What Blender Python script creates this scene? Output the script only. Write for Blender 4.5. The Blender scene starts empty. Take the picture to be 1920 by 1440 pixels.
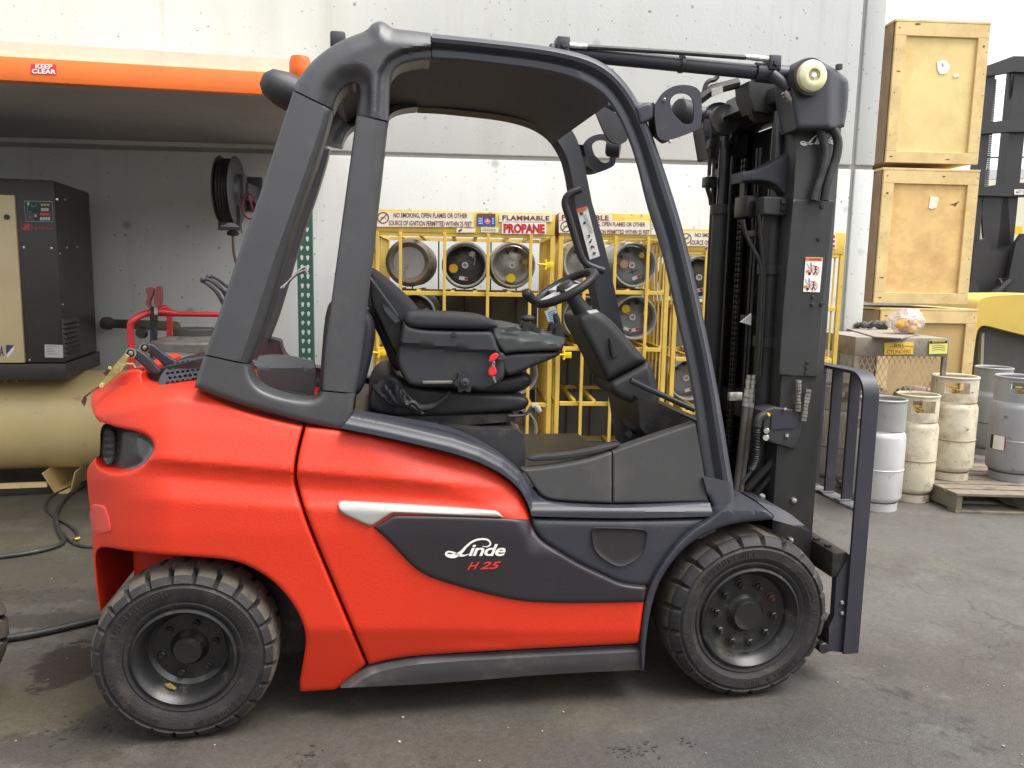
import bpy, bmesh, math, random
import numpy as np
from mathutils import Vector, Matrix, geometry
rnd = random.Random(7)
C = bpy.context.scene.collection
S = bpy.context.scene

# ------------------------------------------------------------------ camera
F_PX, H_CAM = 1500.0, 1.55
PITCH, ROLL, YAW = math.atan(1500 / 11000.0), 0.019, math.radians(9.95)
def cam_axes():
    F = np.array([math.sin(YAW), math.cos(YAW), 0]); R = np.array([math.cos(YAW), -math.sin(YAW), 0]); U = np.array([0, 0, 1.0])
    F2 = F * math.cos(PITCH) - U * math.sin(PITCH); U2 = U * math.cos(PITCH) + F * math.sin(PITCH)
    return F2, R * math.cos(ROLL) + U2 * math.sin(ROLL), U2 * math.cos(ROLL) - R * math.sin(ROLL)
CF, CR, CU = cam_axes()
CAM = np.array([0, 0, H_CAM])
cd = bpy.data.cameras.new('camera'); cam = bpy.data.objects.new('camera', cd); C.objects.link(cam)
cam.matrix_world = Matrix(((CR[0], CU[0], -CF[0], 0), (CR[1], CU[1], -CF[1], 0), (CR[2], CU[2], -CF[2], H_CAM), (0, 0, 0, 1)))
cd.sensor_fit = 'HORIZONTAL'; cd.sensor_width = 36; cd.lens = F_PX / 1920 * 36; cd.clip_start = 0.05; cd.clip_end = 600
S.camera = cam

# ------------------------------------------------------------------ world, sun, exposure
w = bpy.data.worlds.new('World'); S.world = w; w.use_nodes = True
nt = w.node_tree; nt.nodes.clear()
sky = nt.nodes.new('ShaderNodeTexSky'); sky.sky_type = 'NISHITA'; sky.sun_disc = False
SUN_EL, SUN_AZ = math.radians(64), math.radians(122)      # azimuth clockwise from +Y (behind the camera, to the right)
sky.sun_elevation = SUN_EL; sky.sun_rotation = SUN_AZ; sky.dust_density = 2.0; sky.air_density = 1.0; sky.ozone_density = 1.0
hs = nt.nodes.new('ShaderNodeHueSaturation'); hs.inputs['Saturation'].default_value = 0.1
bg = nt.nodes.new('ShaderNodeBackground'); bg.inputs['Strength'].default_value = 0.12
wo = nt.nodes.new('ShaderNodeOutputWorld')
nt.links.new(sky.outputs[0], hs.inputs['Color']); nt.links.new(hs.outputs[0], bg.inputs[0]); nt.links.new(bg.outputs[0], wo.inputs[0])
sl = bpy.data.lights.new('sun', 'SUN'); sl.energy = 1.5; sl.angle = math.radians(38); sl.color = (1.0, 0.96, 0.9)
so = bpy.data.objects.new('sun', sl); C.objects.link(so)
sd = Vector((math.sin(SUN_AZ) * math.cos(SUN_EL), math.cos(SUN_AZ) * math.cos(SUN_EL), math.sin(SUN_EL)))
so.rotation_euler = sd.to_track_quat('Z', 'Y').to_euler(); so.location = (6, -6, 9)
S.view_settings.view_transform = 'Standard'; S.view_settings.look = 'None'
S.view_settings.gamma = 1.0; S.view_settings.exposure = 1.62; S.view_settings.use_curve_mapping = False
S.cycles.max_bounces = 8

# ------------------------------------------------------------------ geometry from viewing rays
def ray(px, py):
    return CF + CR * ((px - 960) / F_PX) - CU * ((py - 720) / F_PX)
def onplane(px, py, n, d):                       # plane n.p = d
    r = ray(px, py); n = np.asarray(n, float)
    return CAM + r * ((d - n @ CAM) / (n @ r))
def T(px, py, Y): return onplane(px, py, (0, 1, 0), Y)        # truck-parallel vertical plane
def TX(px, py, X): return onplane(px, py, (1, 0, 0), X)
def G(px, py, z=0.0): return onplane(px, py, (0, 0, 1), z)
FH = np.array([math.sin(YAW), math.cos(YAW), 0])
def AD(px, py, dep):                             # at horizontal depth
    return onplane(px, py, FH, dep)
WA = math.radians(9.95 - 3.2)
WU = np.array([math.cos(WA), -math.sin(WA), 0]); WN = np.array([math.sin(WA), math.cos(WA), 0])
def W(px, py, d): return onplane(px, py, WN, d)               # wall-parallel plane
def wf(u, d, z): return WU * u + WN * d + np.array([0, 0, z])
def wu(px, py, d):
    p = W(px, py, d); return float(p @ WU), float(p[2])
def TA(us, vs, Ys):                              # vectorised T
    us = np.asarray(us, float); vs = np.asarray(vs, float)
    r = CF[None] + CR[None] * ((us - 960) / F_PX)[:, None] - CU[None] * ((vs - 720) / F_PX)[:, None]
    return CAM[None] + r * (np.asarray(Ys) / r[:, 1])[:, None]

# ------------------------------------------------------------------ materials
MATS = {}
def mat(name, col, rough=0.5, metal=0.0, var=0.0, vscale=4.0, bump=0.0, bscale=200.0, spec=0.5, dirt=None, dscale=3.0, dlo=0.5, dhi=0.7, coat=0.0, rvar=0.0, dirt2=None, d2scale=9.0, d2lo=.6, d2hi=.75):
    if name in MATS: return MATS[name]
    m = bpy.data.materials.new(name); m.use_nodes = True; MATS[name] = m
    n = m.node_tree.nodes; L = m.node_tree.links; b = n['Principled BSDF']
    b.inputs['Base Color'].default_value = (*col, 1); b.inputs['Roughness'].default_value = rough; b.inputs['Metallic'].default_value = metal
    b.inputs['Specular IOR Level'].default_value = spec; b.inputs['Coat Weight'].default_value = coat
    tc = n.new('ShaderNodeTexCoord'); out = None
    def noise(sc, det=6, ro=0.6):
        t = n.new('ShaderNodeTexNoise'); t.inputs['Scale'].default_value = sc; t.inputs['Detail'].default_value = det; t.inputs['Roughness'].default_value = ro
        L.new(tc.outputs['Object'], t.inputs['Vector']); return t
    if var > 0:
        t = noise(vscale); r = n.new('ShaderNodeValToRGB')
        r.color_ramp.elements[0].position = 0.3; r.color_ramp.elements[1].position = 0.7
        r.color_ramp.elements[0].color = (*[c * (1 - var) for c in col], 1); r.color_ramp.elements[1].color = (*[min(1, c * (1 + var)) for c in col], 1)
        L.new(t.outputs['Fac'], r.inputs['Fac']); out = r.outputs['Color']
    for (dc, sc, lo, hi) in ((dirt, dscale, dlo, dhi), (dirt2, d2scale, d2lo, d2hi)):
        if dc is None: continue
        t = noise(sc, 9, 0.68); mr = n.new('ShaderNodeMapRange'); mr.inputs[1].default_value = lo; mr.inputs[2].default_value = hi
        L.new(t.outputs['Fac'], mr.inputs[0]); mx = n.new('ShaderNodeMix'); mx.data_type = 'RGBA'
        L.new(mr.outputs[0], mx.inputs['Factor'])
        if out is None: mx.inputs[6].default_value = (*col, 1)
        else: L.new(out, mx.inputs[6])
        mx.inputs[7].default_value = (*dc, 1); out = mx.outputs[2]
    if out is not None: L.new(out, b.inputs['Base Color'])
    if rvar > 0:
        t = noise(vscale * 2.3); mr = n.new('ShaderNodeMapRange'); mr.inputs[3].default_value = max(0.02, rough - rvar); mr.inputs[4].default_value = min(1, rough + rvar)
        L.new(t.outputs['Fac'], mr.inputs[0]); L.new(mr.outputs[0], b.inputs['Roughness'])
    if bump > 0:
        t = noise(bscale, 3); bp = n.new('ShaderNodeBump'); bp.inputs['Strength'].default_value = bump; bp.inputs['Distance'].default_value = 0.004
        L.new(t.outputs['Fac'], bp.inputs['Height']); L.new(bp.outputs[0], b.inputs['Normal'])
    return m
RED = mat('red_textured_paint', (0.64, 0.03, 0.007), 0.5, bump=0.32, bscale=230, var=0.04, vscale=3, rvar=.06)
BLK = mat('black_plastic', (0.033, 0.032, 0.036), 0.46, bump=0.28, bscale=420, var=0.12, vscale=6, dirt=(0.075, 0.07, 0.062), dscale=5, dlo=.55, dhi=.85, rvar=.08)
GRD = mat('guard_grey_paint', (0.05, 0.051, 0.055), 0.4, bump=0.22, bscale=420, var=0.08, vscale=6, dirt=(0.095, 0.09, 0.085), dscale=5, dlo=.55, dhi=.85, rvar=.06, spec=.7)
RAIL = mat('rail_blue_grey_paint', (0.05, 0.052, 0.063), 0.36, bump=0.15, bscale=300, var=0.08, vscale=6, dirt=(0.09, 0.086, 0.085), dscale=6, dlo=.57, dhi=.85, spec=.7)
BLU = mat('blue_black_paint', (0.03, 0.031, 0.042), 0.45, bump=0.2, bscale=300, var=0.1, vscale=6, dirt=(0.07, 0.066, 0.06), dscale=6, dlo=.57, dhi=.85)
INL = mat('aubergine_black_plastic', (0.023, 0.018, 0.022), 0.45, bump=0.15, bscale=380, var=0.1)
SEATM = mat('black_vinyl', (0.022, 0.021, 0.024), 0.48, bump=0.3, bscale=160, var=0.15, vscale=8, dirt=(0.06, 0.055, 0.05), dscale=8, dlo=.58, dhi=.8)
SEATF = mat('black_cloth', (0.03, 0.029, 0.034), 0.85, bump=0.5, bscale=700, var=0.15)
MAST = mat('mast_black_paint', (0.03, 0.03, 0.03), 0.48, bump=0.12, bscale=60, var=0.2, vscale=5, dirt=(0.07, 0.065, 0.06), dscale=7, dlo=.55, dhi=.85, rvar=.1)
GREASE = mat('greasy_black_steel', (0.018, 0.017, 0.016), 0.4, bump=0.4, bscale=90, var=0.3, dirt=(0.05, 0.045, 0.04), dscale=15)
RUB = mat('rubber', (0.017, 0.016, 0.016), 0.66, bump=0.45, bscale=110, var=0.25, vscale=14, dirt=(0.075, 0.06, 0.048), dscale=11, dlo=.52, dhi=.85, dirt2=(.06, .055, .05), d2scale=60, d2lo=.6, d2hi=.75)
RIMM = mat('black_rim_paint', (0.014, 0.014, 0.014), 0.38, bump=0.15, bscale=60, dirt=(0.09, 0.08, 0.06), dscale=12, dlo=.56, dhi=.75)
HOSE = mat('hose_rubber', (0.02, 0.02, 0.022), 0.5, bump=0.2, bscale=300, dirt=(.06, .055, .05), dscale=14)
ZINC = mat('zinc', (0.55, 0.54, 0.5), 0.32, 0.9, var=0.25, vscale=30, dirt=(0.2, .18, .15), dscale=40)
STEEL = mat('bright_steel', (0.6, 0.6, 0.6), 0.25, 1.0, var=0.1)
BRASS = mat('brass', (0.55, 0.4, 0.13), 0.35, 0.9, var=0.3, vscale=20)
GOLD = mat('yellow_zinc', (0.62, 0.52, 0.22), 0.33, 0.8, var=0.3, vscale=30)
SILV = mat('silver_trim', (0.36, 0.355, 0.335), 0.38, 0.25, bump=.06, bscale=200)
CREAMCAP = mat('cream_cap', (0.72, 0.68, 0.45), 0.35, 0.2, var=0.12, vscale=40)
WHITE = mat('white_print', (0.8, 0.79, 0.76), 0.55, var=0.05, vscale=20)
OFFW = mat('weathered_white_sign', (0.78, 0.74, 0.6), 0.6, var=0.08, vscale=15, dirt=(0.35, 0.27, 0.16), dscale=20, dlo=.62, dhi=.8)
REDINK = mat('red_ink', (0.5, 0.02, 0.02), 0.6, var=0.35, vscale=40, dirt=(.7, .6, .5), dscale=60, dlo=.6, dhi=.7)
MAROON = mat('maroon_ink', (0.2, 0.03, 0.03), 0.6, var=0.5, vscale=40, dirt=(.7, .62, .5), dscale=60, dlo=.62, dhi=.7)
BLACKINK = mat('black_ink', (0.015, 0.015, 0.015), 0.5)
ORANGEINK = mat('orange_ink', (0.75, 0.16, 0.02), 0.5)
BLUEINK = mat('blue_print', (0.05, 0.09, 0.35), 0.5, var=0.4, vscale=30)
CYAN = mat('pale_blue_print', (0.45, 0.65, 0.8), 0.5)
YEL = mat('cage_yellow_paint', (0.66, 0.45, 0.085), 0.55, var=0.16, vscale=5, bump=.1, bscale=80, dirt=(0.16, 0.08, 0.02), dscale=26, dlo=.62, dhi=.72)
YELS = mat('yellow_print', (0.8, 0.55, 0.08), 0.5, var=0.1, vscale=10)
KEYRED = mat('red_key_plastic', (0.7, 0.03, 0.04), 0.35)
HIVIZ = mat('bright_yellow_plastic', (0.8, 0.55, 0.02), 0.4)
MATM = mat('worn_floor_mat', (0.19, 0.185, 0.175), 0.7, var=0.3, vscale=18, bump=.3, bscale=60, dirt=(.07, .065, .06), dscale=14, dlo=.5, dhi=.7)

# ------------------------------------------------------------------ object helpers
def newobj(name, me, parent=None):
    o = bpy.data.objects.new(name, me); C.objects.link(o)
    if parent: o.parent = parent
    return o
def thing(name, label, cat, loc=(0, 0, 0), group=None):
    o = newobj(name, None); o.location = loc; o.empty_display_size = 0.1
    o['label'] = label; o['category'] = cat
    if group: o['group'] = group
    return o
def root_of(o):
    while o.parent: o = o.parent
    return o
def tag(o, label, cat, group=None):
    o['label'] = label; o['category'] = cat
    if group: o['group'] = group
    return o
class MB:
    def __init__(s): s.v = []; s.f = []; s.m = None      # m: the same piece on the truck's far side, an object of its own
    def add(s, vs, fs):
        k = len(s.v); s.v += [tuple(map(float, p)) for p in vs]; s.f += [tuple(i + k for i in f) for f in fs]; return s
    def hexa(s, p):          # 8 corners: bottom 4 ccw, top 4 ccw
        return s.add(p, [(3, 2, 1, 0), (4, 5, 6, 7), (0, 1, 5, 4), (1, 2, 6, 5), (2, 3, 7, 6), (3, 0, 4, 7)])
    def box(s, x0, x1, y0, y1, z0, z1, fr=None, bev=0.0):
        fr = fr or (lambda a, b, c: (a, b, c))
        if bev <= 0:
            return s.hexa([fr(x0, y0, z0), fr(x1, y0, z0), fr(x1, y1, z0), fr(x0, y1, z0), fr(x0, y0, z1), fr(x1, y0, z1), fr(x1, y1, z1), fr(x0, y1, z1)])
        bm = bmesh.new(); bmesh.ops.create_cube(bm, size=1)
        for q in bm.verts: q.co = (q.co.x * abs(x1 - x0) + (x0 + x1) / 2, q.co.y * abs(y1 - y0) + (y0 + y1) / 2, q.co.z * abs(z1 - z0) + (z0 + z1) / 2)
        bmesh.ops.bevel(bm, geom=bm.edges[:], offset=bev, segments=2, affect='EDGES', profile=0.5)
        bm.verts.index_update()
        s.add([fr(*q.co) for q in bm.verts], [[q.index for q in f.verts] for f in bm.faces]); bm.free(); return s
    def prism(s, pts, vec):  # closed polygon 3d + extrusion
        n = len(pts); vec = np.asarray(vec, float)
        a = [np.asarray(p, float) for p in pts]
        return s.add(a + [p + vec for p in a], [tuple(range(n))] + [tuple(range(2 * n - 1, n - 1, -1))] + [(i, i + n, (i + 1) % n + n, (i + 1) % n) for i in range(n)])
    def tube(s, pts, r, n=10, closed=False, cap=True, flat=1.0):
        P = [Vector(p) for p in pts]; m = len(P); rr = r if hasattr(r, '__len__') else [r] * m
        tn = []
        for i in range(m):
            a = P[(i - 1) % m] if (closed or i > 0) else P[i]; b = P[(i + 1) % m] if (closed or i < m - 1) else P[i]
            t = (b - a); tn.append(t.normalized() if t.length > 1e-9 else Vector((0, 0, 1)))
        up = Vector((0, 0, 1)) if abs(tn[0].z) < 0.9 else Vector((0, 1, 0))
        nr = (up - tn[0] * up.dot(tn[0])).normalized(); k = len(s.v); vs = []
        for i in range(m):
            nr = (nr - tn[i] * nr.dot(tn[i])).normalized(); bn = tn[i].cross(nr)
            for j in range(n):
                a = 2 * math.pi * j / n; vs.append(P[i] + nr * (math.cos(a) * rr[i]) + bn * (math.sin(a) * rr[i] * flat))
        fs = []
        for i in range(m if closed else m - 1):
            i2 = (i + 1) % m
            for j in range(n): fs.append((i * n + j, i * n + (j + 1) % n, i2 * n + (j + 1) % n, i2 * n + j))
        if cap and not closed: fs += [tuple(range(n - 1, -1, -1)), tuple((m - 1) * n + j for j in range(n))]
        return s.add(vs, fs)
    def lathe(s, prof, o, ax, n=32, closed=False, cap=True):      # prof: (radius, along)
        ax = Vector(ax).normalized(); o = Vector(o)
        up = Vector((0, 0, 1)) if abs(ax.z) < 0.9 else Vector((1, 0, 0))
        e1 = (up - ax * up.dot(ax)).normalized(); e2 = ax.cross(e1); vs = []; m = len(prof)
        for (r, t) in prof:
            for j in range(n):
                a = 2 * math.pi * j / n; vs.append(o + ax * t + e1 * (math.cos(a) * r) + e2 * (math.sin(a) * r))
        fs = [(i * n + j, ((i + 1) % m) * n + j, ((i + 1) % m) * n + (j + 1) % n, i * n + (j + 1) % n) for i in range(m if closed else m - 1) for j in range(n)]
        if not closed and cap:
            if prof[0][0] > 1e-5: fs.append(tuple(range(n)))
            if prof[-1][0] > 1e-5: fs.append(tuple((m - 1) * n + j for j in range(n - 1, -1, -1)))
        return s.add(vs, fs)
    def cyl(s, a, b, r, n=20):
        a = Vector(a); b = Vector(b); L = (b - a).length; e = min(r * 0.12, L * 0.3)
        return s.lathe([(r - e, 0), (r, e), (r, L - e), (r - e, L)], a, b - a, n)
    def hexbolt(s, p, ax, r, h): return s.lathe([(r, 0), (r, h * .8), (r * .85, h)], p, ax, 6)
    def sphere(s, c, r, n=12, sc=(1, 1, 1)):
        c = np.asarray(c, float); vs = []; fs = []
        for i in range(n + 1):
            a = math.pi * i / n
            for j in range(n * 2):
                b = math.pi * j / n; vs.append(c + np.array([math.sin(a) * math.cos(b) * r * sc[0], math.sin(a) * math.sin(b) * r * sc[1], math.cos(a) * r * sc[2]]))
        m = n * 2
        for i in range(n):
            for j in range(m): fs.append((i * m + j, (i + 1) * m + j, (i + 1) * m + (j + 1) % m, i * m + (j + 1) % m))
        return s.add(vs, fs)
    def mesh(s, name, m, off=(0, 0, 0), ang=35):
        me = bpy.data.meshes.new(name)
        me.from_pydata([(a - off[0], b - off[1], c - off[2]) for a, b, c in s.v], [], s.f); me.validate(); me.update()
        bm = bmesh.new(); bm.from_mesh(me); bmesh.ops.remove_doubles(bm, verts=bm.verts, dist=1e-6); bmesh.ops.recalc_face_normals(bm, faces=bm.faces)
        bm.to_mesh(me); bm.free()
        me.materials.append(m)
        if ang > 0:
            for p in me.polygons: p.use_smooth = True
            me.set_sharp_from_angle(angle=math.radians(ang))
        return me
    def build(s, name, m, parent=None, ang=35):
        off = root_of(parent).location if parent else (0, 0, 0)
        if s.m: s.m.build(name, m, parent, ang)
        return newobj(name, s.mesh(name, m, off, ang), parent)
def copy_tree(o, parent=None):
    c = o.copy(); C.objects.link(c); c.parent = parent
    for ch in list(o.children): copy_tree(ch, c)
    return c
# ---- smooth outlines.  point (x, y) is smooth, (x, y, 1) is a sharp corner
def chaikin(pts, it=2, closed=True):
    P = [(p[0], p[1], 1 if len(p) > 2 else 0) for p in pts]
    for _ in range(it):
        Q = []; n = len(P)
        for i, p in enumerate(P):
            if not closed and i in (0, n - 1): Q.append(p); continue
            if p[2]: Q.append(p); continue
            a = P[i - 1]; b = P[(i + 1) % n]
            Q.append((p[0] * .75 + a[0] * .25, p[1] * .75 + a[1] * .25, 0)); Q.append((p[0] * .75 + b[0] * .25, p[1] * .75 + b[1] * .25, 0))
        P = Q
    return [(p[0], p[1]) for p in P]
def resample(pts, step, closed=True):
    out = []; n = len(pts)
    for i in range(n if closed else n - 1):
        a = np.array(pts[i], float); b = np.array(pts[(i + 1) % n], float); L = np.linalg.norm(b - a)
        if L < 0.06 * step: continue
        k = max(1, int(round(L / step)))
        for j in range(k): out.append(tuple(a + (b - a) * j / k))
    if not closed: out.append(tuple(map(float, pts[-1])))
    return out
def inpoly(x, y, P):
    x = np.asarray(x); y = np.asarray(y); ins = np.zeros(x.shape, bool); n = len(P)
    for i in range(n):
        x1, y1 = P[i]; x2, y2 = P[(i + 1) % n]
        if y1 == y2: continue
        c = ((y1 > y) != (y2 > y)) & (x < (x2 - x1) * (y - y1) / (y2 - y1) + x1); ins ^= c
    return ins
def segdist(x, y, P):
    d = np.full(len(x), 1e9); n = len(P)
    for i in range(n):
        a = np.array(P[i]); b = np.array(P[(i + 1) % n]); ab = b - a; L = ab @ ab + 1e-12
        t = np.clip(((x - a[0]) * ab[0] + (y - a[1]) * ab[1]) / L, 0, 1)
        d = np.minimum(d, np.hypot(x - a[0] - t * ab[0], y - a[1] - t * ab[1]))
    return d
def roll(d, r, depth):
    t = np.clip(1 - d / r, 0, 1); return depth * (1 - np.sqrt(np.clip(1 - t * t, 0, 1)))
def surf2d(outline, step=8, bstep=5, it=2, ring=14, lines=(), seams=False):
    """triangulated sheet over a traced outline: verts2d, triangles, boundary distance"""
    B = resample(chaikin(outline, it), bstep); xs = np.array([p[0] for p in B]); ys = np.array([p[1] for p in B])
    gx, gy = np.meshgrid(np.arange(xs.min() + step / 2, xs.max(), step), np.arange(ys.min() + step / 2, ys.max(), step))
    gx = gx + (np.arange(gx.shape[0]) % 2)[:, None] * step / 2; gx = gx.ravel(); gy = gy.ravel()
    k = inpoly(gx, gy, B); gx = gx[k]; gy = gy[k]
    BP = np.array(B); sgn = 1 if sum(B[i - 1][0] * B[i][1] - B[i][0] * B[i - 1][1] for i in range(len(B))) > 0 else -1
    tg = np.roll(BP, -1, 0) - np.roll(BP, 1, 0); tg /= np.linalg.norm(tg, axis=1)[:, None] + 1e-9; nin = np.stack([-tg[:, 1], tg[:, 0]], 1) * sgn
    rx = []; last = 0
    for o in (.7, 1.6, 3.0, 5.2, 8.5, 13.0, 19.0):
        if o > ring: break
        q = BP + nin * o; dd = segdist(q[:, 0], q[:, 1], B); q = q[(dd > o * .96) & inpoly(q[:, 0], q[:, 1], B)]; rx.append(q); last = o
    if len(gx):
        d = segdist(gx, gy, B); k = d > max(step * .45, last + step * .4); gx = gx[k]; gy = gy[k]
    if rx: q = np.vstack(rx); gx = np.concatenate([q[:, 0], gx]); gy = np.concatenate([q[:, 1], gy])
    n = len(B); LP = []; LE = []
    for ln in lines:                       # fold lines that the triangles must follow
        q = np.array(resample(ln, bstep, False)); k = inpoly(q[:, 0], q[:, 1], B) & (segdist(q[:, 0], q[:, 1], B) > 1.5); q = q[k]
        if len(q) < 2: continue
        if len(gx):
            dl = np.min(np.hypot(gx[:, None] - q[None, :, 0], gy[:, None] - q[None, :, 1]), axis=1); kk = dl > bstep * .55; gx = gx[kk]; gy = gy[kk]
        b0 = n + len(LP); LP += [tuple(p) for p in q]; LE += [(b0 + i, b0 + i + 1) for i in range(len(q) - 1) if np.hypot(*(q[i + 1] - q[i])) < bstep * 2.5]
    V = [Vector(p) for p in B] + [Vector(p) for p in LP] + [Vector((a, b)) for a, b in zip(gx, gy)]
    r = geometry.delaunay_2d_cdt(V, [(i, (i + 1) % n) for i in range(n)] + LE, [], 0, 1e-3)
    v = np.array([(p.x, p.y) for p in r[0]]); f = np.array([t for t in r[2] if len(t) == 3])
    c = v[f].mean(axis=1); f = f[inpoly(c[:, 0], c[:, 1], B)]
    if seams:                              # butt joints (between two sharp corners) keep a square edge
        sg = [(outline[i], outline[(i + 1) % len(outline)]) for i in range(len(outline)) if len(outline[i]) > 2 and len(outline[(i + 1) % len(outline)]) > 2]
        d = np.full(len(v), 1e9)
        for i in range(n):
            a = np.array(B[i]); b_ = np.array(B[(i + 1) % n]); m_ = (a + b_) / 2
            if any(segdist(m_[:1], m_[1:], [p[:2], q[:2]])[0] < .8 for p, q in sg): continue
            ab = b_ - a; t = np.clip(((v[:, 0] - a[0]) * ab[0] + (v[:, 1] - a[1]) * ab[1]) / (ab @ ab + 1e-12), 0, 1); d = np.minimum(d, np.hypot(v[:, 0] - a[0] - t * ab[0], v[:, 1] - a[1] - t * ab[1]))
        return v, f, d
    return v, f, segdist(v[:, 0], v[:, 1], B)
def bedges(f):
    cnt = {}
    for t in f:
        for i in range(3):
            a, b = int(t[i]), int(t[(i + 1) % 3]); cnt[(a, b)] = cnt.get((a, b), 0) + 1
    return [e for e in cnt if (e[1], e[0]) not in cnt]
YC = 3.2                       # centre plane of the truck
def mirY(p): q = np.array(p, float); q[:, 1] = 2 * YC - q[:, 1]; return q
def sheet(mb, outline, Yfun, thick=0.03, far='back', step=8, bstep=5, it=2, mirror=False, ring=14, lines=(), seams=False):
    """a solid over a traced outline. far='back': offset copy; far='mirror': reaches the mirrored far side"""
    v, f, d = surf2d(outline, step, bstep, it, ring if callable(Yfun) else 0, lines, seams); Y = Yfun(v[:, 0], v[:, 1], d) if callable(Yfun) else np.full(len(v), float(Yfun))
    p = TA(v[:, 0], v[:, 1], Y); q = mirY(p) if far == 'mirror' else p + np.array([0, thick, 0])
    if far == 'back': q[:, 1] = q[:, 1].max() if False else q[:, 1]
    n = len(p); F = [tuple(int(i) for i in t) for t in f] + [tuple(int(i) + n for i in t[::-1]) for t in f] + [(b, a, a + n, b + n) for a, b in bedges(f)]
    mb.add(np.vstack([p, q]), F)
    if mirror:
        mb.m = mb.m or MB(); mb.m.add(mirY(np.vstack([p, q])), [t[::-1] for t in F])
    return mb
def interp(xs, ys): return lambda t: np.interp(t, xs, ys)
def smoothed(xs, ys, wdt):
    xx = np.arange(xs[0], xs[-1], 1.0); yy = np.interp(xx, xs, ys); k = np.hanning(wdt); k /= k.sum()
    yy = np.convolve(np.pad(yy, wdt // 2, mode='edge'), k, 'same')[wdt // 2:wdt // 2 + len(xx)]; return lambda t: np.interp(t, xx, yy)
def Tpath(pts, Y, n=3, sm=2):      # traced centre line -> 3-D polyline; pts may carry their own Y
    P = [(p[0], p[1], p[2] if len(p) > 2 else Y) for p in pts]
    for _ in range(sm):
        Q = [P[0]]
        for a, b in zip(P[:-1], P[1:]): Q += [tuple(x * .75 + y * .25 for x, y in zip(a, b)), tuple(x * .25 + y * .75 for x, y in zip(a, b))]
        P = Q + [P[-1]]
    return [T(p[0], p[1], p[2]) for p in P]
def smooth3(P, it=2):
    P = [np.asarray(p, float) for p in P]
    for _ in range(it):
        Q = [P[0]]
        for a, b in zip(P[:-1], P[1:]): Q += [a * .75 + b * .25, a * .25 + b * .75]
        P = Q + [P[-1]]
    return P
# ---- print: flat lettering and decals lying on a surface
def text_mesh(s, shear=0.0, bold=0.0, space=1.0, line=0.8, align='CENTER'):
    cu = bpy.data.curves.new('t', 'FONT'); cu.body = s; cu.shear = shear; cu.offset = bold; cu.space_character = space; cu.space_line = line
    cu.resolution_u = 3; cu.align_x = align; o = bpy.data.objects.new('t', cu); C.objects.link(o)
    bpy.context.view_layer.update(); me = bpy.data.meshes.new_from_object(o.evaluated_get(bpy.context.evaluated_depsgraph_get()))
    v = np.array([q.co[:2] for q in me.vertices]); f = [tuple(p.vertices) for p in me.polygons]
    bpy.data.objects.remove(o); bpy.data.curves.remove(cu); bpy.data.meshes.remove(me)
    v = (v - v.min(0)) / (v.max(0) - v.min(0)); return v, f
def decal_text(mb, s, quad, fn, **kw):        # quad px: tl, tr, br, bl
    v, f = text_mesh(s, **kw); tl, tr, br, bl = [np.array(q, float) for q in quad]
    P = []
    for a, b in v:
        p = (bl * (1 - a) + br * a) * (1 - b) + (tl * (1 - a) + tr * a) * b; P.append(fn(p[0], p[1]))
    return mb.add(P, f)
def R4(x0, y0, x1, y1): return [(x0, y0), (x1, y0), (x1, y1), (x0, y1)]
def decal(mb, pts, fn, depth=None):
    """thin plate: traced polygon pushed back 'depth' metres along y"""
    P = [np.asarray(fn(*p)) for p in pts]; return mb.prism(P, depth if depth is not None else (0, 0.002, 0))
def ribbon(mb, pts, wd, fn, closed=False):     # flat pen stroke in px
    P = [np.array(p, float) for p in pts]; n = len(P); ww = wd if hasattr(wd, '__len__') else [wd] * n; vs = []; fs = []
    for i in range(n):
        a = P[(i - 1) % n] if closed or i else P[i]; b = P[(i + 1) % n] if closed or i < n - 1 else P[i]
        t = b - a; t = t / (np.linalg.norm(t) + 1e-9); nn = np.array([-t[1], t[0]])
        vs += [fn(*(P[i] + nn * ww[i] / 2)), fn(*(P[i] - nn * ww[i] / 2))]
    for i in range(n if closed else n - 1):
        j = (i + 1) % n; fs.append((2 * i, 2 * i + 1, 2 * j + 1, 2 * j))
    return mb.add(vs, fs)
def circ(cx, cy, rx, ry=None, n=28): ry = ry or rx; return [(cx + rx * math.cos(2 * math.pi * i / n), cy + ry * math.sin(2 * math.pi * i / n)) for i in range(n)]
def stroke2(pts, it=3): return chaikin([(a, b) for a, b in pts], it, closed=False)

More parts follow.
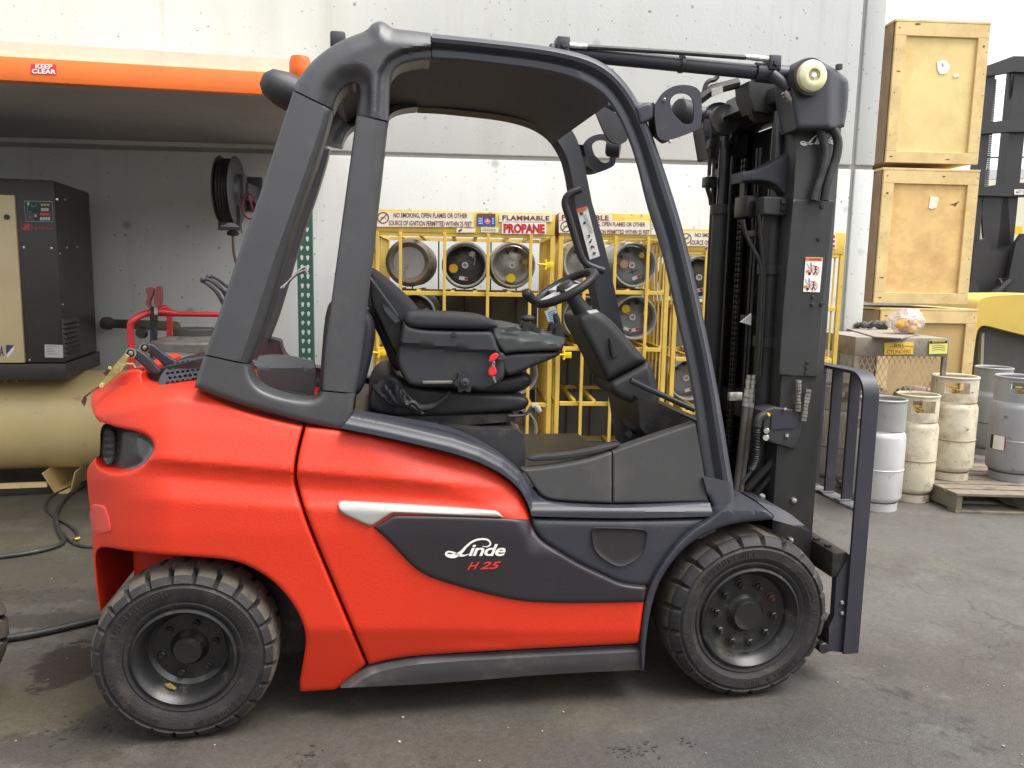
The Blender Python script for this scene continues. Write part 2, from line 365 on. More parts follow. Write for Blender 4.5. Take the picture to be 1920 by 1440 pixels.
# =================================================================== SETTING
def floor_mat():
    m = bpy.data.materials.new('stained_shaded_asphalt'); m.use_nodes = True; n = m.node_tree.nodes; L = m.node_tree.links; b = n['Principled BSDF']
    tc = n.new('ShaderNodeTexCoord')
    def noise(sc, det=8, ro=.62, off=0):
        mp = n.new('ShaderNodeMapping'); mp.inputs['Location'].default_value = (off, off * 1.7, 0); L.new(tc.outputs['Object'], mp.inputs[0])
        t = n.new('ShaderNodeTexNoise'); t.inputs['Scale'].default_value = sc; t.inputs['Detail'].default_value = det; t.inputs['Roughness'].default_value = ro; t.inputs['Distortion'].default_value = .4
        L.new(mp.outputs[0], t.inputs['Vector']); return t.outputs['Fac']
    def ramp(fac, stops):
        r = n.new('ShaderNodeValToRGB'); e = r.color_ramp.elements
        e[0].position, e[0].color = stops[0][0], (*stops[0][1], 1); e[1].position, e[1].color = stops[1][0], (*stops[1][1], 1)
        for p, c in stops[2:]: q = e.new(p); q.color = (*c, 1)
        L.new(fac, r.inputs['Fac']); return r.outputs['Color']
    def mix(fac, a, bb, mode='MIX'):
        x = n.new('ShaderNodeMix'); x.data_type = 'RGBA'; x.blend_type = mode
        for sck, v in ((x.inputs['Factor'], fac), (x.inputs[6], a), (x.inputs[7], bb)):
            if isinstance(v, (int, float)): sck.default_value = v
            elif isinstance(v, tuple): sck.default_value = (*v, 1)
            else: L.new(v, sck)
        return x.outputs[2]
    def rng(fac, lo, hi, o0=0., o1=1.):
        r = n.new('ShaderNodeMapRange'); r.interpolation_type = 'SMOOTHSTEP'; r.inputs[1].default_value = lo; r.inputs[2].default_value = hi; r.inputs[3].default_value = o0; r.inputs[4].default_value = o1; L.new(fac, r.inputs[0]); return r.outputs[0]
    c = ramp(noise(.9), [(.3, (.054, .044, .036)), (.7, (.084, .076, .068)), (.5, (.069, .06, .051))])
    c = mix(rng(noise(2.6, 10, .7, 3), .5, .72), c, (.112, .105, .097))                   # pale worn scuffs
    c = mix(rng(noise(1.7, 9, .7, 7), .54, .7), c, (.052, .046, .042))                    # old oil
    c = mix(rng(noise(1.1, 10, .75, 12), .6, .64), c, (.034, .024, .024))                # hard edged dark patches
    c = mix(rng(noise(5.5, 12, .8, 21), .575, .625, 0, .75), c, (.036, .03, .026))
    c = mix(rng(noise(.8, 6, .6, 30), .52, .7), c, (.095, .088, .052))                   # ochre film
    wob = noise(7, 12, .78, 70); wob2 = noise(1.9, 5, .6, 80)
    for (px, py, rx, ry, cc, st, edge) in ((60, 1080, 1.5, .55, (.05, .043, .034), .75, .6), (60, 960, 1.0, .45, (.05, .043, .034), .6, .7), (900, 1330, 1.0, .25, (.05, .042, .035), .5, .6), (40, 1330, .34, .24, (.07, .06, .036), .85, .1), (150, 1395, .36, .12, (.034, .028, .023), .7, .16), (235, 1350, .2, .12, (.034, .028, .023), .8, .2), (128, 1245, .15, .2, (.024, .014, .012), .92, .06), (40, 1165, .4, .08, (.034, .028, .023), .8, .12), (60, 1120, .5, .1, (.035, .03, .024), .6, .15), (1240, 1415, .5, .16, (.055, .05, .048), .75, .3), (1560, 1395, .6, .25, (.054, .051, .049), .6, .4), (1450, 1330, .5, .2, (.055, .048, .045), .65, .4), (1720, 1010, 1.4, .6, (.125, .119, .113), .6, .8), (1700, 1130, .9, .35, (.125, .119, .113), .6, .8)):  # wide left blobs paint in shade, pale right ones light; small ones are stains
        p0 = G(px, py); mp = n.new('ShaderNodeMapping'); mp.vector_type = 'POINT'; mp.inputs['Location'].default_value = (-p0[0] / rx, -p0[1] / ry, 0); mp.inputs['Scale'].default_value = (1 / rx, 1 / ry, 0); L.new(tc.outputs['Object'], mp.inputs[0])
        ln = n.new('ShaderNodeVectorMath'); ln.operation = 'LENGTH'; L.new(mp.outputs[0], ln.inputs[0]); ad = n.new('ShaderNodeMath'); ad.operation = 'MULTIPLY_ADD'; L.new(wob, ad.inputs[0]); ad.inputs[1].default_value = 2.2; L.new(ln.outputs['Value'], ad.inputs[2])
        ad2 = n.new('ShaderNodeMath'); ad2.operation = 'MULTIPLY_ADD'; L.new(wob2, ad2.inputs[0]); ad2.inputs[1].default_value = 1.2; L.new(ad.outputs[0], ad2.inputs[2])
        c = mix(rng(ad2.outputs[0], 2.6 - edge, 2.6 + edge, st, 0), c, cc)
    c = mix(rng(noise(26, 10, .75, 40), .56, .7, 0, .7), c, (.055, .049, .044)); c = mix(rng(noise(34, 10, .75, 50), .6, .72, 0, .7), c, (.16, .152, .143))
    vor = n.new('ShaderNodeTexVoronoi'); vor.feature = 'DISTANCE_TO_EDGE'; vor.inputs['Scale'].default_value = .55
    dv = n.new('ShaderNodeVectorMath'); dv.operation = 'MULTIPLY_ADD'; dn_ = n.new('ShaderNodeTexNoise'); dn_.inputs['Scale'].default_value = 3.5; dn_.inputs['Detail'].default_value = 9; L.new(tc.outputs['Object'], dn_.inputs['Vector']); dv.inputs[1].default_value = (.5, .5, 0); L.new(dn_.outputs['Color'], dv.inputs[0]); L.new(tc.outputs['Object'], dv.inputs[2]); L.new(dv.outputs[0], vor.inputs['Vector'])
    crk = n.new('ShaderNodeMath'); crk.operation = 'MULTIPLY'; L.new(rng(vor.outputs['Distance'], .0015, .005, .5, 0), crk.inputs[0]); L.new(rng(noise(.7, 3, .5, 60), .5, .62), crk.inputs[1]); c = mix(crk.outputs[0], c, (.03, .026, .023))
    fine = noise(140, 4, .6, 2); c = mix(.5, c, ramp(fine, [(.3, (.55, .55, .55)), (.7, (1.35, 1.35, 1.35))]), 'MULTIPLY')
    c = mix(.8, c, ramp(noise(38, 9, .75, 90), [(.32, (.7, .7, .69)), (.68, (1.25, 1.25, 1.24))]), 'MULTIPLY')
    L.new(c, b.inputs['Base Color'])
    L.new(rng(noise(1.1, 6, .6, 5), .3, .7, .48, .78), b.inputs['Roughness'])
    bp = n.new('ShaderNodeBump'); bp.inputs['Strength'].default_value = .5; bp.inputs['Distance'].default_value = .004
    hsum = n.new('ShaderNodeMath'); hsum.operation = 'ADD'; L.new(fine, hsum.inputs[0]); L.new(noise(9, 8, .7, 9), hsum.inputs[1]); L.new(hsum.outputs[0], bp.inputs['Height'])
    L.new(bp.outputs[0], b.inputs['Normal']); return m
g = MB(); N = 40; half = 90
g.add([(-half, -half, 0), (half, -half, 0), (half, half, 0), (-half, half, 0)], [(0, 1, 2, 3)])
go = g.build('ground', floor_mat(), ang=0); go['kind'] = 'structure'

def concrete():
    m = mat('painted_concrete', (0.575, 0.59, 0.575), 0.75, var=0.05, vscale=1.2, bump=.25, bscale=45)
    n = m.node_tree.nodes; L = m.node_tree.links; b = n['Principled BSDF']; src = b.inputs['Base Color'].links[0].from_socket
    tc = n.new('ShaderNodeTexCoord')
    for sc, lo, hi, cc, seed in ((7.0, .05, .12, (.13, .14, .13), 0), (12.0, .05, .12, (.09, .09, .09), 5), (3.2, .05, .14, (.28, .29, .27), 9), (18.0, .06, .13, (.14, .13, .12), 13)):
        mp = n.new('ShaderNodeMapping'); mp.inputs['Location'].default_value = (seed, seed, seed); L.new(tc.outputs['Object'], mp.inputs[0])
        nz = n.new('ShaderNodeTexNoise'); nz.inputs['Scale'].default_value = 60; L.new(mp.outputs[0], nz.inputs['Vector'])
        vm = n.new('ShaderNodeVectorMath'); vm.operation = 'MULTIPLY_ADD'; vm.inputs[1].default_value = (.02,) * 3; L.new(nz.outputs['Color'], vm.inputs[0]); L.new(mp.outputs[0], vm.inputs[2])
        v = n.new('ShaderNodeTexVoronoi'); v.inputs['Scale'].default_value = sc; L.new(vm.outputs[0], v.inputs['Vector'])
        r = n.new('ShaderNodeMapRange'); r.inputs[1].default_value = lo; r.inputs[2].default_value = hi; r.inputs[3].default_value = 1; r.inputs[4].default_value = 0; L.new(v.outputs['Distance'], r.inputs[0])
        sep = n.new('ShaderNodeSeparateColor'); L.new(v.outputs['Color'], sep.inputs[0])
        g2 = n.new('ShaderNodeMath'); g2.operation = 'GREATER_THAN'; g2.inputs[1].default_value = .4; L.new(sep.outputs[0], g2.inputs[0])
        g3 = n.new('ShaderNodeMath'); g3.operation = 'MULTIPLY'; L.new(g2.outputs[0], g3.inputs[0]); L.new(r.outputs[0], g3.inputs[1])
        g4 = n.new('ShaderNodeMath'); g4.operation = 'MULTIPLY'; L.new(g3.outputs[0], g4.inputs[0]); L.new(sep.outputs[1], g4.inputs[1])
        mx = n.new('ShaderNodeMix'); mx.data_type = 'RGBA'; L.new(g4.outputs[0], mx.inputs['Factor']); L.new(src, mx.inputs[6]); mx.inputs[7].default_value = (*cc, 1); src = mx.outputs[2]
    for (scx, scz, lo, hi, cc, st) in ((2.5, .25, .5, .75, (.44, .42, .38), .55), (.5, .5, .45, .7, (.57, .57, .55), .5), (9, .6, .6, .75, (.4, .385, .35), .35)):
        mp = n.new('ShaderNodeMapping'); mp.inputs['Scale'].default_value = (scx, scx, scz); L.new(tc.outputs['Object'], mp.inputs[0])
        nz = n.new('ShaderNodeTexNoise'); nz.inputs['Scale'].default_value = 1.0; nz.inputs['Detail'].default_value = 8; L.new(mp.outputs[0], nz.inputs['Vector'])
        r = n.new('ShaderNodeMapRange'); r.inputs[1].default_value = lo; r.inputs[2].default_value = hi; r.inputs[4].default_value = st; L.new(nz.outputs['Fac'], r.inputs[0])
        mx = n.new('ShaderNodeMix'); mx.data_type = 'RGBA'; L.new(r.outputs[0], mx.inputs['Factor']); L.new(src, mx.inputs[6]); mx.inputs[7].default_value = (*cc, 1); src = mx.outputs[2]
    L.new(src, b.inputs['Base Color']); return m
CONC = concrete(); GROOVE = mat('grey_joint', (0.3, 0.3, 0.28), .85, var=.1)
DW = float((CAM + FH * 6.45) @ WN)
zg = wu(800, 291.5, DW)[1]; ug = wu(1612, 160, DW)[0]; ue = wu(1652, 160, DW)[0]; ul = -14.0
wall = thing('concrete_wall', 'pale grey concrete panel wall with a horizontal groove, behind the gas cages', 'wall', tuple(wf(0, DW, 0)))
gp = .016
for (u0, u1, z0, z1) in ((ul, ug - gp, 0, zg - gp), (ul, ug - gp, zg + gp, 6.2), (ug + gp, ue, 0, zg - gp), (ug + gp, ue, zg + gp, 6.2)):
    MB().box(u0, u1, DW, DW + .2, z0, z1, wf, .012).build('wall_panel', CONC, wall)
MB().box(ul, ue - .01, DW + .018, DW + .19, .005, 6.19, wf).build('joint_filler', GROOVE, wall)

opp = thing('added_shade_building', 'long pale concrete building, unseen, added behind the camera to block low sky light', 'building', (0, -11, 0))  # unseen building added behind the camera to shade rack bay and truck underside
for k in range(8): MB().box(-32 + k * 8 + .01, -24 + k * 8 - .01, -11.3, -11, 0, 5.0).build('wall_panel', CONC, opp, 0)
MB().box(-32.1, 32.1, -20, -10.9, 5.005, 5.2).build('roof', GROOVE, opp, 0)
# =================================================================== THE FORKLIFT
YF = 2.608
rootp = T(880, 1310, YC)
truck = thing('forklift', 'red and charcoal forklift truck with an open cab, parked in the middle of the yard', 'forklift', (float(rootp[0]), YC, 0.0))
crease = lambda u: 868 + np.clip(u - 300, 0, 800) * .085
fo = smoothed([690, 800, 862, 872, 892, 935, 1000, 1181, 1188, 1300], [.13, .05, .012, .024, .028, .0, -.004, .002, .007, .075], 21)
def body_off(u, v):            # depth of the flank: shoulder, crease, swelling, tuck-under
    sh = crease(u) - 868; fade = np.clip((u - 215) / 110, 0, 1) * np.clip((985 - u) / 120, 0, 1)
    base = np.interp(v, [690, 800, 900, 1000, 1183, 1300], [.11, .04, .008, -.002, .002, .05])
    vv = np.where(v < 1000, v - sh * np.clip((1000 - v) / 60, 0, 1), v)
    return base * (1 - fade) + fo(vv) * fade
def cw_Y(u, v, d):
    rear = np.clip((330 - u) / 165, 0, 1); corner = .34 * (1 - np.sqrt(np.clip(1 - rear ** 2, 0, 1)))
    topr = .16 * np.clip((748 + 0.22 * np.abs(u - 330) - v) / 45, 0, 1) ** 1.3 * np.clip((430 - u) / 120, 0, 1)
    rec = 0.0
    notch = np.clip((v - 900) / 40, 0, 1) * np.clip((215 - u) / 40, 0, 1) * .02
    return YF + .0 + body_off(u, v) + corner + topr + roll(d, 7, .012) + notch
CW = [(171, 740), (187, 722), (213, 709), (240, 694), (258, 691), (268, 697), (266, 708), (270, 722), (283, 731), (333, 727), (357, 725), (377, 734), (417, 756), (467, 774), (520, 789), (568, 799, 1),
      (556, 842), (549, 887), (555, 920), (573, 977), (617, 1083), (686, 1245, 1), (636, 1289), (627, 1293, 1), (563, 1297, 1), (561, 1280), (568, 1243), (575, 1196), (567, 1163), (547, 1127), (513, 1088), (467, 1060), (427, 1048), (350, 1043), (283, 1038), (233, 1032),
      (203, 1026), (186, 1026), (179, 1038), (180, 1070), (189, 1147, 1), (183, 1125), (174, 1045), (172, 973), (167, 940), (166, 927), (163, 900), (163, 880), (170, 868), (180, 858, 1), (182, 878), (215, 889), (248, 884), (272, 869), (291, 843), (284, 822), (264, 810), (222, 802), (200, 794), (186, 791, 1), (178, 782), (171, 763)]
cwm = MB(); sheet(cwm, CW, cw_Y, far='mirror', step=7, bstep=5, lines=[[(u, 868 + o + max(0, min(u - 300, 800)) * .085) for u in range(236, 700, 6)] for o in (-7, 3, 14, 25, 46, 67)] + [[(u, yy) for u in range(540, 700, 6)] for yy in (1178, 1190)])
cw = cwm.build('counterweight', RED, truck, 40)
# rear lamp pocket
lp = MB(); sheet(lp, [(188, 790), (222, 801), (266, 808), (287, 820), (294, 843), (275, 872), (248, 887), (215, 892), (182, 880), (188, 850)], lambda u, v, d: YF + .06 + body_off(u, v) + .34 * (1 - np.sqrt(np.clip(1 - np.clip((330 - u) / 165, 0, 1) ** 2, 0, 1))) + .05 * np.clip((260 - u) / 60, 0, 1) - roll(d, 10, .045), .05)
lamp = lp.build('lamp_housing', mat('smoked_plastic', (.022, .018, .022), .22, coat=.4), cw)
LENS = mat('smoky_lens', (.045, .042, .04), .2, bump=.2, bscale=120, var=.3, vscale=30)
q = MB(); sheet(q, [(192, 806), (200, 803), (214, 807), (217, 840), (213, 872), (192, 870), (189, 845)], lambda u, v, d: YF + .225 - roll(d, 8, .014) + .0012 * np.sin(v * .5), .03, step=3, bstep=3)
q.build('lamp_lens', LENS, lamp)
rt = MB(); sheet(rt, [(166, 945), (190, 946), (200, 952), (210, 993), (206, 998), (188, 1001), (171, 996)], lambda u, v, d: cw_Y(u, v, d + 20) - .012 + roll(d, 8, .01), .03)
rt.build('rear_reflector', mat('pale_red_reflector', (.72, .07, .06), .25, var=.08), cw)
# inside of the rear wheel arch
MB().box(T(187, 1040, YF)[0], T(350, 1100, YF)[0], YC - .27, YC + .27, .36, .75, bev=.02).build('arch_lining', RED, cw)
MB().box(T(345, 1100, YF)[0], T(690, 1100, YF)[0], YC - .36, YC + .36, .16, .72, bev=.02).build('rear_chassis', GREASE, truck)
MB().box(T(640, 1100, YF)[0], T(1225, 1100, YF)[0], YC - .5, YC + .5, .17, .8, bev=.02).build('chassis', GREASE, truck)
MB().box(T(1225, 1100, YF)[0], T(1500, 1100, YF)[0], YC - .3, YC + .3, .2, .62, bev=.02).build('front_axle', GREASE, truck)
# side panel
SP = [(573, 801, 1), (633, 806), (715, 821), (781, 836), (848, 852), (898, 869), (941, 891), (971, 916), (989, 946), (995, 972), (1010, 1020), (1100, 1080), (1211, 1104, 1), (1207, 1130, 1), (1198, 1206, 1), (973, 1217), (790, 1228), (735, 1235), (692, 1246, 1), (623, 1083), (579, 977), (561, 920), (555, 887), (562, 842)]
def sp_Y(u, v, d):
    top = .0
    return YF - .004 + body_off(u, v) + roll(d, 7, .012) + .05 * np.clip((60 - (v - (801 + np.clip(u - 573, 0, 500) * .0))) / 60, 0, 1) * 0
def sp2_Y(u, v, d):
    ytop = np.interp(u, [573, 633, 715, 781, 848, 898, 941, 971, 989, 995], [801, 806, 821, 836, 852, 869, 891, 916, 946, 972])
    s = np.clip(v - ytop, 0, 400); sh = .05 * np.clip(1 - s / 70, 0, 1) ** 1.4 * np.clip((u - 700) / 150, 0, 1)
    base = body_off(u, v); fl = np.clip((u - 800) / 180, 0, 1); base = base * (1 - fl) + np.minimum(base, .015) * fl
    flat = np.clip((v - 1000) / 60, 0, 1)
    return YF - .004 + base + sh + roll(d, 8, .012)
pm = MB(); sheet(pm, SP, sp2_Y, .05, mirror=True, step=7, lines=[[(u, 868 + o + max(0, min(u - 300, 800)) * .085) for u in range(540, 1000, 6)] for o in (-7, 3, 14, 25, 46, 67)] + [[(u, yy) for u in range(640, 1215, 6)] for yy in (1178, 1190)]); sp = pm.build('side_panel', RED, truck, 40)
IN = [(700, 989, 1), (737, 966, 1), (833, 967), (943, 971), (994, 974, 1), (998, 990), (1012, 1012), (1034, 1028), (1083, 1058), (1133, 1081), (1167, 1097), (1212, 1101, 1), (1207, 1129, 1), (1100, 1131), (1033, 1131), (983, 1128), (943, 1121), (900, 1111), (833, 1092), (793, 1077), (767, 1056), (727, 1012)]
im = MB(); sheet(im, IN, lambda u, v, d: sp2_Y(u, v, d * 0 + 50) - .012 + roll(d, 7, .012), .03); inl = im.build('inlay_panel', INL, truck)
tm = MB(); sheet(tm, [(633, 946), (636, 940), (645, 939), (800, 948), (928, 957), (936, 961), (943, 970, 1), (833, 966), (739, 962), (733, 963), (700, 985), (693, 987), (640, 963), (634, 952)], lambda u, v, d: sp2_Y(u, v, d * 0 + 50) - .013 + roll(d, 4, .008), .03, step=6, bstep=4, it=1)
tm.build('silver_trim', SILV, truck)
inY = lambda u, v: float(sp2_Y(np.array([u]), np.array([v]), np.array([50.]))[0]) - .0135
onin = lambda u, v: T(u, v, inY(u, v))
# maker's lettering on the inlay
lm = MB()
LX = lambda X, Y: (500 + X / 3, 760 + Y / 3)
Lp = stroke2([LX(*p) for p in [(1212, 792), (1240, 797), (1262, 783), (1250, 757), (1215, 750), (1165, 760), (1125, 790), (1095, 828), (1060, 848), (1025, 848), (1006, 838), (1016, 823), (1042, 824), (1072, 840), (1108, 847), (1140, 836)]], 2)
wd = np.interp(np.linspace(0, 1, len(Lp)), [0, .08, .2, .4, .55, .7, .8, .92, 1], [1, 3, 3.5, 4, 8.5, 4, 3, 5, 1])
ribbon(lm, Lp, wd, onin)
decal_text(lm, 'inde', [LX(1140, 780), LX(1347, 780), LX(1342, 848), LX(1136, 848)], onin, shear=.25, bold=.02, space=.92)
lm.build('maker_lettering', WHITE, inl, 0)
hm = MB(); decal_text(hm, 'H', [LX(1138, 884), LX(1198, 880), LX(1188, 922), LX(1128, 925)], onin, shear=.3, bold=.01)
decal_text(hm, '25', [LX(1210, 880), LX(1320, 878), LX(1308, 920), LX(1198, 922)], onin, shear=.3, bold=.02); hm.build('model_lettering', mat('bright_red_ink', (.75, .03, .03), .5), inl, 0)
# sill below
sm = MB(); sheet(sm, [(638, 1290, 1), (660, 1271), (693, 1251), (740, 1239), (790, 1231), (973, 1220), (1197, 1209, 1), (1203, 1212, 1), (1204, 1256, 1), (1040, 1263), (840, 1280), (690, 1288)], lambda u, v, d: YF + .012 + np.interp(v - np.interp(u, [638, 693, 790, 1200], [1290, 1251, 1231, 1209]), [0, 12, 30, 60], [.03, .0, .004, .03]), .25)
sm.build('step_sill', mat('grey_step_plastic', (.06, .057, .062), .55, bump=.3, bscale=250, dirt=(.11, .1, .09), dscale=6), truck)
# charcoal front body
FB = [(996, 970, 1), (1100, 973), (1200, 974), (1338, 970, 1), (1300, 990), (1267, 1020), (1235, 1065), (1216, 1099, 1), (1167, 1096), (1133, 1079), (1083, 1056), (1034, 1026), (1012, 1010), (998, 988)]
fm = MB(); sheet(fm, FB, lambda u, v, d: YF + .012 + roll(d, 9, .014) + np.interp(v, [968, 985, 1100], [.02, .008, .0]), .04, mirror=True); fb = fm.build('front_body_panel', BLU, truck)
km = MB(); sheet(km, [(1111, 992), (1118, 990), (1203, 992), (1214, 997), (1213, 1010), (1207, 1040), (1175, 1061), (1153, 1062), (1117, 1037), (1110, 1010)], lambda u, v, d: YF + .0155 - roll(d, 9, .008), .03, step=5, bstep=4)
km.build('speaker_grille', mat('grille_black', (.02, .018, .018), .65, bump=.5, bscale=500), fb)
# cab sill band
CS = [(662, 776, 1), (733, 788), (833, 804), (883, 823), (933, 850), (960, 872), (978, 887), (990, 902), (1002, 922), (1020, 941), (1067, 949), (1140, 953), (1200, 952), (1331, 943, 1), (1338, 968, 1), (1200, 972), (1100, 971), (997, 968, 1), (990, 943), (972, 913), (942, 888), (899, 866), (849, 849), (782, 833), (716, 818), (640, 803, 1)]
def cs_Y(u, v, d):
    yl = np.interp(u, [640, 716, 782, 849, 899, 942, 972, 990, 997, 1338], [803, 818, 833, 849, 866, 888, 913, 943, 968, 970])
    t = np.clip((yl - v) / 34, 0, 1); return YF + .018 + np.interp(t, [0, .3, .5, .75, 1], [.0, .002, .012, .03, .034])
cm = MB(); sheet(cm, CS, cs_Y, .09, step=2.6, bstep=3, mirror=True, ring=2); cm.build('cab_sill', BLU, truck)
# door-side lower panels
dpY = lambda u, v, d: YF + .075 + roll(d, 4, .006) + .00022 * np.clip(900 - v, -50, 150)
d1 = MB(); sheet(d1, [(980, 881, 1), (1033, 876), (1100, 864), (1147, 848, 1), (1147, 943, 1), (1067, 940), (1025, 935), (1010, 924), (994, 900)], dpY, .05); d1.build('cab_side_panel', mat('charcoal_panel', (.042, .042, .042), .6, bump=.25, bscale=420, dirt=(.08, .075, .07), dscale=5, dlo=.52, dhi=.85), truck)
d2 = MB(); sheet(d2, [(1149, 847, 1), (1167, 840), (1233, 817), (1305, 793, 1), (1328, 940, 1), (1250, 942), (1149, 943, 1)], dpY, .05); d2.build('cab_side_panel', MATS['charcoal_panel'], truck)
# front fender (wraps over the tyre)
FD = [(1336, 971), (1300, 992), (1267, 1022), (1235, 1067), (1217, 1101), (1208, 1131), (1199, 1206), (1203, 1258, 1), (1207, 1258, 1), (1211, 1203), (1218, 1150), (1234, 1092), (1268, 1042), (1301, 1013), (1335, 994), (1384, 979), (1448, 974, 1), (1450, 967, 1), (1418, 941), (1395, 930), (1382, 926, 1)]
fn = MB(); sheet(fn, FD, lambda u, v, d: YF - .006 + roll(d, 6, .012) + .12 * np.clip((958 - v) / 30, 0, 1), .33, step=7, bstep=4, mirror=True); fn.build('front_fender', BLU, truck)
f2 = MB(); sheet(f2, [(1420, 940, 1), (1467, 952), (1513, 988), (1521, 999, 1), (1490, 986), (1450, 975, 1), (1452, 967, 1)], lambda u, v, d: YF + .004 + .12 * np.clip((985 - v) / 45, 0, 1), .3, step=7, bstep=4, mirror=True); f2.build('fender_extension', BLU, truck)
# ---------------------------------------------------------------- wheels (local axis along +Y: 0 = outer face)
def tyre_mesh(R, wdt, rr, lugs, name):
    prof = [(rr - .004, .035), (rr, .012), (rr + .012, .003), (rr + .02, .0), (rr + .024, .004), (rr + (R - rr) * .34, -.008), (rr + (R - rr) * .60, -.010), (rr + (R - rr) * .66, -.003), (rr + (R - rr) * .69, -.003), (rr + (R - rr) * .72, -.009), (R * .955, .006), (R * .985, .022), (R, wdt * .24), (R, wdt * .36), (R, wdt * .5)]
    prof = prof + [(r, wdt - t) for r, t in prof[-2::-1]]
    n = lugs * 8; vs = []; fs = []; m = len(prof)
    for i, (r, t) in enumerate(prof):
        k = i if i < m / 2 else m - 1 - i; side = 0 if i < m / 2 else .5
        for j in range(n):
            ph = ((j + (side * 8)) % 8); r2, t2 = r, t
            tilt = 0
            if 9 <= k <= 12 and ph == 0:
                dep = [.003, .012, .02, .018][k - 9]
                r2 = r - dep * (1 if k > 9 else .6); t2 = t + (.010 if k in (10, 11) else .004) * (1 if i < m / 2 else -1)
            if k == 13 and ph == 0: r2 -= .01
            a = 2 * math.pi * (j + (.6 if k == 12 else 0) + (1.3 if k >= 13 else 0)) / n
            vs.append((math.cos(a) * r2, t2, math.sin(a) * r2))
    for i in range(m - 1):
        for j in range(n): fs.append((i * n + j, i * n + (j + 1) % n, (i + 1) * n + (j + 1) % n, (i + 1) * n + j))
    b = MB(); b.add(vs, fs); me = b.mesh(name, RUB, ang=28); me.materials.append(mat('dusty_tread', (.088, .075, .058), .8, bump=.4, bscale=90, var=.3, vscale=18, dirt=(.03, .026, .023), dscale=12, dlo=.52, dhi=.75))
    for p in me.polygons:
        if math.hypot(p.center.x, p.center.z) > R * .962 and wdt * .07 < p.center.y < wdt * .93: p.material_index = 1
    return me
def wheel(R, wdt, rr, lugs, depth, hub, bolts, bc, br):
    w_ = newobj('wheel', tyre_mesh(R, wdt, rr, lugs, 'tyre'), truck)
    b = MB(); b.lathe([(rr + .004, .02), (rr + .002, -.002), (rr - .006, -.006), (rr - .012, .004), (rr - .02, .012), (rr - .03, depth * .5), (rr - .036, depth * .86), (rr - .05, depth), (hub * 1.25, depth), (hub * 1.1, depth - .01), (hub, depth - .018), (hub * .96, depth - .026), (hub * .9, depth - .032), (hub * .5, depth - .031), (0.0, depth - .031)], (0, 0, 0), (0, 1, 0), 48, cap=False)
    newobj('rim', b.mesh('rim', RIMM, ang=30), w_)
    b = MB(); r7 = random.Random(int(R * 1000)); rs = rr + (R - rr) * .5
    for a0, a1 in ((.35, 1.15), (1.9, 2.9), (3.6, 4.5), (5.0, 5.9)):
        a = a0
        while a < a1:
            da = r7.uniform(.02, .05); h_ = r7.uniform(.006, .011)
            if r7.random() < .8:
                P = [(math.cos(a + da * i) * (rs + h_ * j), -.0095 - .0018 * 1, math.sin(a + da * i) * (rs + h_ * j)) for i, j in ((0, -1), (.7, -1), (.7, 1), (0, 1))]; b.prism(P, (0, .006, 0))
            a += da * 1.15
    o_s = newobj('sidewall_marks', b.mesh('sidewall_marks', RUB, ang=0), w_); o_s['kind'] = 'stuff'
    for k in range(bolts):
        a = 2 * math.pi * (k + .35) / bolts; b = MB(); p = (math.cos(a) * bc, depth + .002, math.sin(a) * bc)
        b.lathe([(br * 1.5, 0), (br * 1.5, .004), (br, .005), (br, .018), (br * .8, .021), (br * .55, .021), (br * .5, .03), (0, .03)], p, (0, -1, 0), 6)
        newobj('wheel_bolt', b.mesh('wheel_bolt', RIMM if k != 1 or bolts < 9 else mat('rust_red_bolt', (.055, .018, .016), .5)), w_)
    return w_
fc = T(1407, 1168, YF); Rf = .5 * (T(1407, 1003, YF)[2]); rc = T(345, 1236, YF); Rr = .5 * T(345, 1070, YF)[2]
wf1 = wheel(Rf, .22, Rf * .60, 21, .05, Rf * .185, 10, Rf * .36, .0145); wr1 = wheel(Rr, .19, Rr * .56, 24, .085, Rr * .17, 6, Rr * .3, .013)
for wv, x, R, wdt in ((wf1, fc[0], Rf, .22), (wr1, rc[0], Rr, .19)):
    lx = x - truck.location.x; wv.location = (lx, YF - YC, R - .003); wv.rotation_euler = (0, rnd.random(), 0)
    c2 = copy_tree(wv, truck); c2.location = (lx, YC - YF, R - .003); c2.rotation_euler = (0, .4, math.pi)
yw = MB(); decal(yw, [(309, 1283), (318, 1281), (331, 1290), (328, 1293), (316, 1290)], lambda x, y: T(x, y, YF + .03)); yw.build('paint_mark', mat('dirty_yellow', (.3, .23, .06), .5, var=.4, vscale=90), truck, 0)

